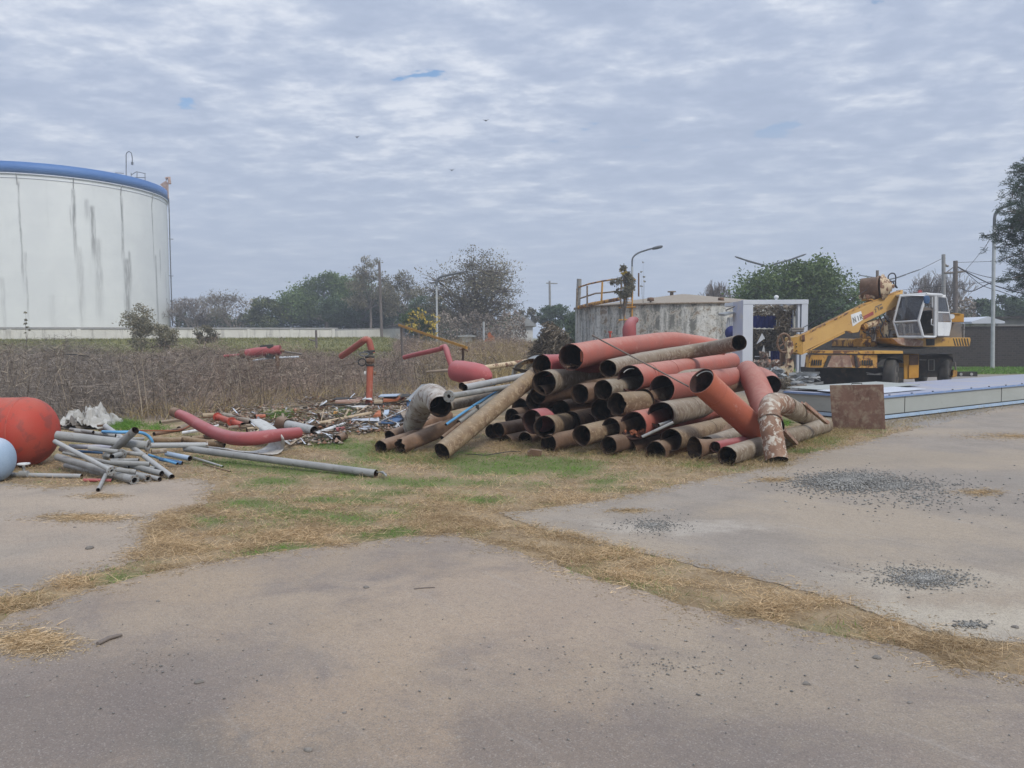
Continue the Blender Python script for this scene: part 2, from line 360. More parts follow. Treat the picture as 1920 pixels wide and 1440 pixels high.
M['navy'] = wm('navy_blue_banner', (.025, .035, .16), (.035, .045, .20), (.05, .05, .1), (.6, .7), rough=.7)
M['frame'] = wm('pale_grey_white_frame_paint', (.55, .58, .62), (.50, .53, .58), (.42, .43, .45), (.62, .75), rough=.5, s1=1, s2=3, fine=.05)
def glass(name, col, a):
    k = NB(name); k.b.inputs['Alpha'].default_value = a; return k.fin(col, .08, 0, .5)
M['glass'] = glass('smoky_cab_glass', (.05, .055, .065), .72)
M['glassclear'] = glass('dusty_clear_glass', (.25, .26, .28), .35)
def leafmat(name, cols, tr=.22, scale=.35, dk=.35):
    k = NB(name); rp = k.N.new('ShaderNodeValToRGB'); k.L.new(k.geo.outputs['Random Per Island'], rp.inputs[0])
    e = rp.color_ramp.elements
    for i, c in enumerate(cols):
        el = e[i] if i < 2 else e.new(.5)
        el.color = c+(1,)
    for i in range(len(cols)): e[i].position = i/(len(cols)-1)
    es = list(e)
    for i, c in enumerate(cols): es[i].color = c+(1,)
    nz = k.noise(scale, 3, .5); g = k.ramp(nz, .3, .7, 1-dk, 1+dk)
    n = k.N.new('ShaderNodeVectorMath'); n.operation = 'SCALE'; k.L.new(rp.outputs[0], n.inputs[0]); k.L.new(g, n.inputs[3])
    k.fin(n.outputs[0], .75, 0, .15)
    t = k.N.new('ShaderNodeBsdfTranslucent'); k.L.new(n.outputs[0], t.inputs[0])
    ms = k.N.new('ShaderNodeMixShader'); ms.inputs[0].default_value = tr
    k.L.new(k.b.outputs[0], ms.inputs[1]); k.L.new(t.outputs[0], ms.inputs[2]); k.L.new(ms.outputs[0], k.out.inputs[0])
    return k.m
M['leafgreen'] = leafmat('mid_green_leaves', [(0.068, 0.111, 0.039), (0.115, 0.169, 0.058), (0.176, 0.221, 0.091)])
M['leafolive'] = leafmat('olive_green_leaves', [(0.081, 0.104, 0.046), (0.135, 0.156, 0.065), (0.203, 0.215, 0.104)])
M['leafdark'] = leafmat('dark_green_leaves', [(0.047, 0.078, 0.039), (0.074, 0.111, 0.052), (0.115, 0.156, 0.078)])
M['leafgrey'] = leafmat('sparse_grey_brown_leaves', [(0.135, 0.13, 0.085), (0.203, 0.189, 0.124), (0.27, 0.234, 0.169)])
M['leafyel'] = leafmat('yellow_autumn_leaves', [(.42, .30, .05), (.50, .38, .08), (.30, .24, .07)])
M['pine'] = leafmat('dark_pine_needles', [(.03, .05, .035), (.05, .075, .05), (.07, .10, .07)])
M['weed'] = leafmat('dead_purple_brown_weeds', [(0.13, 0.094, 0.074), (0.26, 0.193, 0.152), (0.429, 0.337, 0.26)], .1, .5, .5)
M['weedg'] = leafmat('dead_grey_weeds', [(0.121, 0.104, 0.088), (0.23, 0.195, 0.163), (0.338, 0.286, 0.237)], .1, .5, .5)
M['straw'] = leafmat('dry_straw', [(0.273, 0.195, 0.107), (0.492, 0.355, 0.205), (0.683, 0.516, 0.319)], .15, 1.2, .2)
M['tangrass'] = leafmat('tan_tall_grass', [(0.218, 0.165, 0.075), (0.333, 0.253, 0.12), (0.437, 0.341, 0.18)], .15, .6, .25)
M['green'] = leafmat('short_green_grass', [(0.069, 0.152, 0.024), (0.119, 0.243, 0.036), (0.194, 0.319, 0.061)], .2, 1.2, .25)
M['olivegrass'] = leafmat('dull_green_grass', [(0.125, 0.138, 0.046), (0.2, 0.198, 0.069), (0.275, 0.252, 0.103)], .2, 1.2, .25)
M['bark'] = wm('grey_brown_bark', (.10, .085, .07), (.15, .13, .11), rough=.95, fine=.3)
M['twig'] = wm('pale_grey_twigs', (.17, .145, .13), (.23, .20, .18), rough=.95, fine=.3)
def soilmat():
    k = NB('trodden_soil_and_straw'); co = k.tc.outputs['Object']
    a = k.noise(.35, 6, .6, co=co); b = k.noise(2.2, 6, .65, co=co, dist=.4); c = k.noise(28, 5, .7, co=co); d = k.noise(90, 3, .6, co=co)
    col = k.mix(k.ramp(b, .35, .65), (.24, .175, .105), (.35, .265, .17))
    col = k.mix(k.ramp(a, .45, .7, 0, .6), col, (.25, .19, .14))
    at = k.N.new('ShaderNodeAttribute'); at.attribute_name = 'cover'; at.attribute_type = 'GEOMETRY'
    sp = k.N.new('ShaderNodeSeparateColor'); k.L.new(at.outputs['Color'], sp.inputs[0])
    col = k.mix(k.math('MULTIPLY', sp.outputs[0], k.ramp(c, .35, .6, .5, 1)), col, (.12, .15, .05))      # green
    col = k.mix(sp.outputs[1], col, k.mix(k.ramp(b, .4, .6), (.15, .12, .095), (.21, .17, .14)))      # weeds
    col = k.mix(sp.outputs[2], col, k.mix(k.ramp(b, .4, .6), (.30, .27, .235), (.25, .225, .20)))      # yard dirt / concrete
    g = k.math('ADD', k.math('MULTIPLY', c, .5), k.math('MULTIPLY', d, .5)); g = k.math('ADD', g, .5)
    n = k.N.new('ShaderNodeVectorMath'); n.operation = 'SCALE'; k.L.new(col, n.inputs[0]); k.L.new(g, n.inputs[3])
    k.bump(k.math('ADD', c, k.math('MULTIPLY', d, .4)), .6, .02)
    return k.fin(n.outputs[0], .95, 0, .1)
M['soil'] = soilmat()
def slabmat(name, g1, g2, tan, blobs, ang, wear=.5):
    k = NB(name); co = k.tc.outputs['Object']
    a = k.noise(.45, 6, .62, co=co, dist=.3); b = k.noise(1.7, 7, .68, co=co, dist=.5); c = k.noise(14, 6, .72, co=co); d = k.noise(75, 4, .7, co=co); e = k.noise(150, 2, .6, co=co)
    lin = k.noise(6, 5, .7, (.09, 1.6, 1), co=co, rot=(0, 0, ang)); lf = k.noise(30, 3, .7, (.07, 1.5, 1), co=co, rot=(0, 0, ang))
    col = k.mix(k.ramp(b, .35, .66), g1, g2)
    col = k.mix(k.ramp(a, .42, .62, 0, .8), col, tan)
    for (bx, by, rx, ry, cc, st) in blobs:
        mp = k.N.new('ShaderNodeMapping'); mp.vector_type = 'POINT'; k.L.new(co, mp.inputs[0])
        mp.inputs[1].default_value = (-bx/rx, -by/ry, 0); mp.inputs[3].default_value = (1/rx, 1/ry, 0)
        ln = k.N.new('ShaderNodeVectorMath'); ln.operation = 'LENGTH'; k.L.new(mp.outputs[0], ln.inputs[0])
        f = k.ramp(k.math('ADD', ln.outputs['Value'], k.math('MULTIPLY', k.math('SUBTRACT', b, .5), 2.6)), 1.15, .35, 0, st)
        col = k.mix(f, col, cc)
    col = k.mix(k.ramp(lin, .58, .74, 0, .35*wear), col, (.43, .395, .35))          # scraped pale streaks
    col = k.mix(k.ramp(lf, .56, .70, 0, .28*wear), col, (.14, .125, .115))           # broom grooves holding dirt
    col = k.mix(k.ramp(c, .60, .72, 0, .45), col, (.15, .135, .125))
    col = k.mix(k.ramp(d, .58, .68, 0, .65), col, (.12, .105, .095)); col = k.mix(k.ramp(d, .40, .32, 0, .5), col, (.50, .46, .40))
    col = k.mix(k.ramp(c, .38, .28, 0, .4), col, (.42, .385, .34))
    vr = k.N.new('ShaderNodeTexVoronoi'); k.L.new(co, vr.inputs['Vector']); vr.inputs['Scale'].default_value = 150; hs = k.N.new('ShaderNodeSeparateColor'); k.L.new(vr.outputs['Color'], hs.inputs[0])
    col = k.mix(k.ramp(hs.outputs[0], .78, .84, 0, .32), col, (.15, .13, .12)); col = k.mix(k.ramp(hs.outputs[1], .88, .92, 0, .22), col, (.46, .42, .37))
    m_ = k.noise(34, 4, .75, co=co); col = k.mix(k.ramp(m_, .56, .66, 0, .38), col, (.17, .15, .135))
    g = k.math('ADD', k.math('MULTIPLY', d, .75), k.math('MULTIPLY', e, .6)); g = k.math('ADD', k.math('ADD', g, k.math('MULTIPLY', c, .3)), .16)
    n = k.N.new('ShaderNodeVectorMath'); n.operation = 'SCALE'; k.L.new(col, n.inputs[0]); k.L.new(g, n.inputs[3])
    h = k.math('ADD', k.math('MULTIPLY', lf, -.8), k.math('ADD', c, k.math('MULTIPLY', d, .7)))
    k.bump(h, .55, .008)
    return k.fin(n.outputs[0], .9, 0, .2)
def wallconc():
    k = NB('pale_concrete_wall'); a = k.noise(.8, 5, .6); st = k.noise(2, 5, .7, (1, 1, .12)); c = k.noise(8, 5, .7)
    col = k.mix(k.ramp(a, .35, .65), (.60, .585, .53), (.66, .645, .59)); col = k.mix(k.ramp(st, .5, .7, 0, .6), col, (.22, .21, .19)); col = k.mix(k.ramp(c, .6, .75, 0, .5), col, (.18, .17, .15))
    k.bump(c, .3, .02); return k.fin(col, .9, 0, .2)
M['wall'] = wallconc()
def oldtank():
    k = NB('peeling_limewashed_concrete'); a = k.noise(.5, 4, .6); b = k.noise(1.8, 7, .7, dist=.8); st = k.noise(2.2, 6, .7, (1, 1, .13)); c = k.noise(9, 6, .75)
    col = k.mix(k.ramp(st, .38, .62), (.15, .15, .135), (.56, .55, .51))
    col = k.mix(k.ramp(b, .50, .55, 0, .75), col, (.45, .42, .36)); col = k.mix(k.ramp(b, .57, .62, 0, .85), col, (.20, .145, .10))
    col = k.mix(k.ramp(c, .52, .64, 0, .8), col, (.10, .095, .08)); k.bump(c, .4, .02); return k.fin(col, .9, 0, .2)
M['oldtank'] = oldtank()
def brickdk():
    k = NB('dark_sooty_brick'); br = k.N.new('ShaderNodeTexBrick'); mp = k.N.new('ShaderNodeMapping'); mp.inputs[2].default_value = (R(90), 0, 0); k.L.new(k.tc.outputs['Object'], mp.inputs[0])
    k.L.new(mp.outputs[0], br.inputs[0]); br.inputs['Color1'].default_value = (.05, .042, .038, 1); br.inputs['Color2'].default_value = (.08, .065, .056, 1); br.inputs['Mortar'].default_value = (.09, .082, .075, 1)
    br.inputs['Scale'].default_value = 2.2; br.inputs['Mortar Size'].default_value = .03
    n = k.noise(1.2, 6, .7); col = k.mix(k.ramp(n, .4, .7, 0, .7), br.outputs[0], (.075, .065, .06)); k.bump(k.noise(12, 5, .7), .5, .03); return k.fin(col, .95, 0, .1)
M['brickdk'] = brickdk()
M['bush'] = leafmat('dead_bramble_stems', [(.10, .085, .06), (.18, .15, .11), (.29, .25, .20)], .1, .8)
M['rubble'] = leafmat('mixed_rubble_chips', [(.20, .15, .11), (.34, .30, .26), (.30, .14, .08)], 0, 2)
M['gravel'] = leafmat('grey_gravel_stones', [(0.128, 0.127, 0.12), (0.218, 0.21, 0.192), (0.333, 0.318, 0.288)], 0, 2, .15)

M['stone'] = wm('dark_weathered_stone', (.16, .145, .13), (.22, .20, .175), rough=.9)
M['dirtchip'] = leafmat('dry_soil_crumbs', [(.24, .18, .11), (.33, .255, .165), (.42, .34, .24)], 0, 2, .15)
M['stalk'] = leafmat('dry_brown_stalks', [(.055, .045, .035), (.16, .125, .095), (.40, .34, .26)], .1, .4, .3)
# ---------------------------------------------------------------- the ground
NEAR = [(-500, 1360), (0, 1165), (60, 1142), (120, 1120), (200, 1098), (330, 1066), (440, 1046), (560, 1031), (640, 1022), (760, 1007), (850, 1002), (900, 1016), (960, 1034), (1040, 1054), (1090, 1084), (1200, 1106), (1290, 1140), (1380, 1163), (1500, 1177), (1600, 1196), (1700, 1226), (1800, 1256), (1920, 1272), (2500, 1420)]
RTLO = [(930, 962), (1020, 996), (1120, 1020), (1250, 1048), (1400, 1084), (1500, 1108), (1620, 1145), (1700, 1173), (1780, 1192), (1920, 1206), (2600, 1330)]
RTHI = [(2600, 715), (2100, 738), (1920, 760), (1860, 770), (1760, 796), (1660, 818), (1600, 834), (1520, 850), (1470, 872), (1400, 884), (1330, 898), (1200, 926), (1100, 944), (1010, 955)]
LEFT = [(-500, 903), (0, 905), (100, 916), (250, 906), (340, 897), (392, 900), (400, 925), (372, 952), (285, 968), (272, 1030), (240, 1060), (150, 1086), (60, 1110), (0, 1122), (-500, 1230)]
def ragged(px, amp, step=.035, close=True):
    pts = [G(*p) for p in px]; out = []; n = len(pts)
    for i in range(n if close else n-1):
        a, b = pts[i], pts[(i+1) % n]; m = max(1, int((b-a).length/step)); m = min(m, 200)
        for k in range(m):
            p = a.lerp(b, k/m); q = Vector((p.x, p.y, 0))
            out.append(q+Vector((mnoise.noise(q*3.1), mnoise.noise(q*3.1+Vector((5, 5, 5))), 0))*amp+Vector((mnoise.noise(q*11), mnoise.noise(q*11+Vector((9, 5, 5))), 0))*amp*.9)
    return out
def slab(name, px, extra, amp, top, mat):
    pts = ragged(px, amp, close=not extra)+[Vector(e) for e in extra]
    bm = bmesh.new(); vs = [bm.verts.new((p.x, p.y, top)) for p in pts]; es = [bm.edges.new((vs[i], vs[(i+1) % len(vs)])) for i in range(len(vs))]
    bmesh.ops.triangle_fill(bm, use_beauty=True, edges=es)
    r = bmesh.ops.extrude_face_region(bm, geom=list(bm.faces)); 
    for g in r['geom']:
        if isinstance(g, bmesh.types.BMVert): g.co.z = -.05
    bmesh.ops.recalc_face_normals(bm, faces=bm.faces)
    me = bpy.data.meshes.new(name); bm.to_mesh(me); bm.free(); me.materials.append(mat)
    o = link(bpy.data.objects.new(name, me)); tag(o, kind='structure'); return o
a1, a2 = G(1100, 1040), G(1800, 1225); ANG = math.atan2(a2.y-a1.y, a2.x-a1.x)
def gp(u, v): g = G(u, v); return g.x, g.y
def blob(u, v, rx, ry, c, s): x, y = gp(u, v); return (x, y, rx, ry, c, s)
SN = slabmat('worn_near_concrete', (0.285, 0.234, 0.185), (0.227, 0.186, 0.157), (0.365, 0.277, 0.19), [
    blob(120, 1350, 1.2, .8, (0.158, 0.13, 0.117), .6), blob(520, 1400, .7, .5, (0.151, 0.136, 0.119), .5), blob(600, 1320, .55, .42, (0.357, 0.269, 0.188), .7), blob(860, 1400, .9, .35, (0.339, 0.256, 0.18), .6),
    blob(1250, 1400, 1.2, .5, (0.174, 0.146, 0.13), .7), blob(1000, 1130, 1.5, 1.1, (0.383, 0.294, 0.214), .7), blob(1500, 1260, 1.3, .8, (0.336, 0.272, 0.199), .5), blob(500, 1150, 1.3, .5, (0.36, 0.282, 0.204), .5)], ANG-R(6))
SR = slabmat('grey_worn_concrete', (0.315, 0.269, 0.22), (0.259, 0.222, 0.183), (0.371, 0.3, 0.22), [
    blob(1740, 900, 1.8, .8, (0.243, 0.216, 0.186), .5), blob(1250, 990, .9, .35, (0.464, 0.415, 0.351), .5), blob(1850, 1170, 1.4, .35, (0.468, 0.411, 0.322), .75), blob(1740, 1088, .8, .35, (0.442, 0.39, 0.312), .5), blob(1600, 860, 2.6, .8, (0.298, 0.247, 0.186), .6)], ANG-R(2), 1)
SL = slabmat('tan_worn_concrete', (0.348, 0.29, 0.23), (0.287, 0.242, 0.195), (0.376, 0.295, 0.22), [blob(60, 1090, 1.5, .4, (0.243, 0.211, 0.181), .6), blob(120, 940, 1.5, .6, (0.409, 0.327, 0.244), .6)], ANG-R(10))
slab('concrete_slab', NEAR, [(9, -4, 0), (-9, -4, 0)], .06, .008, SN)
slab('concrete_slab', RTLO+RTHI, [], .07, .008, SR)
slab('concrete_slab', LEFT, [], .07, .0075, SL)
GREENS = [(960, 872, 170, 22), (1060, 882, 80, 15), (850, 862, 110, 16), (600, 884, 110, 14), (520, 902, 60, 9), (640, 888, 60, 12), (700, 846, 70, 22), (620, 832, 60, 14), (560, 962, 75, 14), (480, 945, 70, 12), (380, 975, 60, 10), (640, 975, 70, 16),
          (745, 996, 36, 11), (690, 1003, 60, 9), (560, 1030, 60, 7), (490, 1042, 40, 10), (430, 1058, 40, 8), (240, 1086, 60, 14), (1150, 918, 60, 7), (1130, 905, 40, 6), (470, 870, 120, 12), (800, 905, 140, 10), (700, 925, 80, 8), (900, 940, 60, 6), (540, 776, 26, 9), (645, 771, 26, 8), (232, 794, 28, 10), (640, 940, 100, 8), (1290, 872, 50, 5), (1530, 826, 60, 10), (1500, 845, 50, 6), (1470, 790, 20, 12)]
def greenness(u, v, x, y):
    g = np.zeros(np.shape(u))
    for cu, cv, ru, rv in GREENS: g = np.maximum(g, 1.25-((u-cu)/ru)**2-((v-cv)/rv)**2)
    n = np.sin(x*3.1+1.3*np.sin(y*2.3))*np.sin(y*3.7+x)*.5+np.sin(x*9.1+y*3)*np.sin(y*8.3)*.35
    return np.clip(g+n*.75, 0, 1)
WFU = [-900, 0, 330, 420, 480, 620, 760, 850, 1000, 1090, 1100]; WFV = [800, 792, 788, 778, 766, 752, 742, 730, 714, 700, 600]
def build_ground():
    xs = np.concatenate([-np.geomspace(900, 16, 26), np.arange(-15.5, 14, .13), np.geomspace(14.5, 900, 28)])
    ys = np.concatenate([[-40, -10, -3, 0, 1.5], np.arange(3, 20, .13), np.arange(20.3, 64, .9), np.geomspace(66, 1500, 18)])
    X, Y = np.meshgrid(xs, ys); Z = terr(X, Y)
    u, v = W2P(X, np.maximum(Y, 2.5), 0*X)
    ns = (np.sin(X*1.7+np.sin(Y*1.3))*np.sin(Y*2.1)+.6*np.sin(X*5.1+Y)*np.sin(Y*4.7-X))*.0012
    Z = Z+np.where(Y < 40, ns, 0)
    nx, ny = len(xs), len(ys); V = np.stack([X, Y, Z], -1).reshape(-1, 3)
    i = np.arange(nx-1)[None]+np.arange(ny-1)[:, None]*nx; Fc = np.stack([i, i+1, i+1+nx, i+nx], -1).reshape(-1, 4).astype(np.int32)
    me = bpy.data.meshes.new('ground'); me.vertices.add(len(V)); me.vertices.foreach_set('co', V.ravel()); me.loops.add(Fc.size); me.loops.foreach_set('vertex_index', Fc.ravel())
    me.polygons.add(len(Fc)); me.polygons.foreach_set('loop_start', np.arange(len(Fc), dtype=np.int32)*4); me.polygons.foreach_set('loop_total', np.full(len(Fc), 4, dtype=np.int32)); me.polygons.foreach_set('use_smooth', np.ones(len(Fc), bool)); me.update(calc_edges=True)
    gr = greenness(u, v, X, Y)*(Y < 19)*(Y > 2.5)
    wf = np.interp(u, WFU, WFV); weeds = sm(-6, 8, wf-v)*(Y > 10)*(Y < 46)*(u < 1090)
    bank = (Y >= 34)*(X < -4); gr = np.where(bank, .8, gr)
    yard = sm(0, 1, (X-6)/2)*sm(13, 15, Y)*(Y < 60)*(X > 4)
    lawn = (X > 12)*(Y > 33.6)*(Y < 60); gr = np.where(lawn, 1.0, gr); yard = np.where(lawn, 0, yard)
    far = Y > 64; gr = np.where(far, .7, gr)
    col = np.stack([gr, weeds, yard, np.ones_like(gr)], -1).reshape(-1, 4).astype(np.float32)
    ca = me.color_attributes.new('cover', 'FLOAT_COLOR', 'POINT'); ca.data.foreach_set('color', col.ravel())
    me.materials.append(M['soil']); o = link(bpy.data.objects.new('ground', me)); tag(o, kind='structure')
build_ground()
NEARP = NEAR+[(2500, 3000), (-500, 3000)]; RTP = RTLO+RTHI
STRAWP = [(160, 971, 120, 11), (60, 1206, 85, 26), (190, 930, 60, 6), (1840, 924, 60, 9), (1900, 818, 140, 9), (1450, 900, 60, 7), (1180, 958, 60, 5)]
def scatter(n, x0, x1, y0, y1):
    return rng.uniform(x0, x1, n), rng.uniform(y0, y1, n)
def on_slab(u, v): return inpoly(u, v, NEARP) | inpoly(u, v, RTP) | inpoly(u, v, LEFT)
def dirs(n, lean):
    a = rng.uniform(0, 2*np.pi, n); z = rng.uniform(*lean, n); h = np.sqrt(1-z*z); return np.stack([np.cos(a)*h, np.sin(a)*h, z], 1)
def stones(name, P_, s, mat, kind=None, parent=None, sq=1):
    """rough little stones, each an octahedral chip"""
    P_ = np.array(P_); n = len(P_); base = np.array([[1, 0, 0], [0, 1, 0], [-1, 0, 0], [0, -1, 0], [0, 0, .7], [0, 0, -.4]])
    V = base[None]*np.array([1, 1, sq])*rng.uniform(.55, 1.1, (n, 6, 1))*s[:, None, None]*rng.uniform(.7, 1.3, (n, 1, 3)); a = rng.uniform(0, 6.28, n); c, si = np.cos(a), np.sin(a)
    x = V[..., 0]*c[:, None]-V[..., 1]*si[:, None]; y = V[..., 0]*si[:, None]+V[..., 1]*c[:, None]; V = np.stack([x, y, V[..., 2]], -1)+P_[:, None]
    f = np.array([[0, 1, 4], [1, 2, 4], [2, 3, 4], [3, 0, 4], [1, 0, 5], [2, 1, 5], [3, 2, 5], [0, 3, 5]], dtype=np.int32)
    idx = (f[None]+(np.arange(n, dtype=np.int32)*6)[:, None, None]).reshape(-1); me = bpy.data.meshes.new(name); me.vertices.add(n*6); me.vertices.foreach_set('co', V.ravel())
    me.loops.add(n*24); me.loops.foreach_set('vertex_index', idx.astype(np.int32)); me.polygons.add(n*8); me.polygons.foreach_set('loop_start', np.arange(n*8, dtype=np.int32)*3); me.polygons.foreach_set('loop_total', np.full(n*8, 3, dtype=np.int32))
    me.materials.append(mat); me.update(calc_edges=True); o = link(bpy.data.objects.new(name, me)); tag(o, kind=kind); return o
def build_grass():
    B = []; 
    x, y = scatter(420000, -9.5, 10.5, 3.6, 14.5); jx = rng.normal(0, .035, x.size); jy = rng.normal(0, .035, x.size)
    u, v = W2P(x+jx*1.4, y+jy*1.4, 0*x); keep = ~on_slab(u, v)
    keep &= (rng.uniform(size=x.size) < np.where(y < 8.2, 1, .62)) & (v < 1300) & (u > -60) & (u < 1990)
    wf = np.interp(u, WFU, WFV); keep &= v > wf-6
    keep &= ~((v < 800) & (u > 700))
    cl = np.sin(x*4+np.sin(y*5)*2)*np.sin(y*4.4+1+np.sin(x*3))  # thin and thick spots
    keep &= rng.uniform(size=x.size) < .62+.38*cl
    x, y, u, v = x[keep], y[keep], u[keep], v[keep]
    g = greenness(u, v, x, y); isg = rng.uniform(size=x.size) < g*1.1; ol = (~isg) & (rng.uniform(size=x.size) < .10+.25*g)
    base = np.stack([x, y, np.full(x.size, .0)], 1)
    near = np.clip((9-y)/4, 0, 1)
    for nm, msk, mt, ln, ld in (('straw', ~isg & ~ol, 'straw', (.04, .10), (.05, .92)), ('green_grass', isg, 'green', (.03, .07), (.35, .95)), ('dull_grass', ol, 'olivegrass', (.03, .07), (.1, .8))):
        b = base[msk]; n = len(b); L = rng.uniform(*ln, n); D = dirs(n, ld); b[:, 2] = rng.uniform(0, .012, n)
        W = rng.uniform(.003, .0065, n)*(1-.45*near[msk])
        strips(nm, b, D, L, W, 2, M[mt], kind='stuff', curl=.35)
    x, y = scatter(1000000, -6.5, 9.5, 3.5, 8.6); u, v = W2P(x+rng.normal(0, .05, x.size)+.07*np.sin(y*9+x*5), y+rng.normal(0, .05, x.size)+.07*np.sin(x*8+2*np.sin(y*7)), 0*x); k = ~on_slab(u, v) & (u > -60) & (u < 1990) & (v < 1300)
    x, y, u, v = x[k], y[k], u[k], v[k]; cl = np.sin(x*5+np.sin(y*6)*2)*np.sin(y*5.4+1+np.sin(x*4)); k = rng.uniform(size=x.size) < np.clip(.35+.65*cl, .04, 1)*(1-.8*sm(6.0, 8.6, y)); k &= greenness(u, v, x, y) < rng.uniform(.2, .9, x.size); x, y = x[k], y[k]; cl = cl[k]; n = len(x)
    b = np.stack([x, y, rng.uniform(0, .022, n)*(1+cl)], 1); strips('straw', b, dirs(n, (-.05, .75)), rng.uniform(.04, .12, n), rng.uniform(.002, .0045, n), 2, M['straw'], kind='stuff', curl=.4)
    # straw lying on the slabs
    bs = []
    for cu, cv, ru, rv in STRAWP:
        k = int(ru*rv*1.1); a = rng.uniform(0, 2*np.pi, k); r = np.abs(rng.normal(0, .5, k)); uu = cu+np.cos(a)*ru*r; vv = cv+np.sin(a)*rv*r
        for q in range(k):
            p = G(uu[q], vv[q], .009); bs.append(p[:])
    # fringe litter drifting over every slab edge
    x, y = scatter(420000, -9, 10, 3.6, 13); u, v = W2P(x, y, 0*x); ins = on_slab(u, v)
    a = rng.uniform(0, 2*np.pi, x.size); rr = np.abs(rng.normal(0, .16, x.size)); u2, v2 = W2P(x+np.cos(a)*rr, y+np.sin(a)*rr, 0*x)
    k = ins & ~on_slab(u2, v2) & (u > -40) & (u < 1980) & (v < 1300)
    for q in np.nonzero(k)[0][:60000]: bs.append((x[q], y[q], .010))
    bs = np.array(bs); n = len(bs); bs[:, 2] = .009+rng.uniform(0, .015, n)
    ce = bs[rng.integers(0, n, 26000)]+np.array([0, 0, .0])*1; ce[:, :2] += rng.normal(0, .03, (len(ce), 2)); ce[:, 2] = .0085
    stones('dirt_crumbs', ce, rng.uniform(.004, .013, len(ce)), M['dirtchip'], 'stuff', sq=.35)
    strips('loose_straw', bs, dirs(n, (-.02, .2)), rng.uniform(.025, .08, n), rng.uniform(.0025, .0055, n), 2, M['straw'], kind='stuff', curl=.15)
    # coarse tufts around and under the pipe pile and along the blue-trimmed panels
    T = []
    for (u0, v0, u1, v1, k, sp) in ((930, 838, 1330, 868, 2600, 9), (1330, 868, 1480, 872, 700, 7), (1400, 850, 1560, 815, 1500, 9), (1560, 812, 1660, 800, 900, 6), (1660, 798, 1930, 752, 1500, 5), (690, 852, 850, 868, 900, 8), (700, 845, 720, 800, 300, 8), (1480, 835, 1600, 815, 900, 10)):
        for q in range(k):
            t = random.random(); p = G(u0+(u1-u0)*t+random.gauss(0, 4), v0+(v1-v0)*t+random.gauss(0, sp)); T.append(p[:])
    T = np.array(T); n = len(T); strips('grass_tufts', T, dirs(n, (.3, .98)), rng.uniform(.06, .17, n), rng.uniform(.004, .007, n), 3, M['tangrass'], kind='stuff', curl=.4)
build_grass()
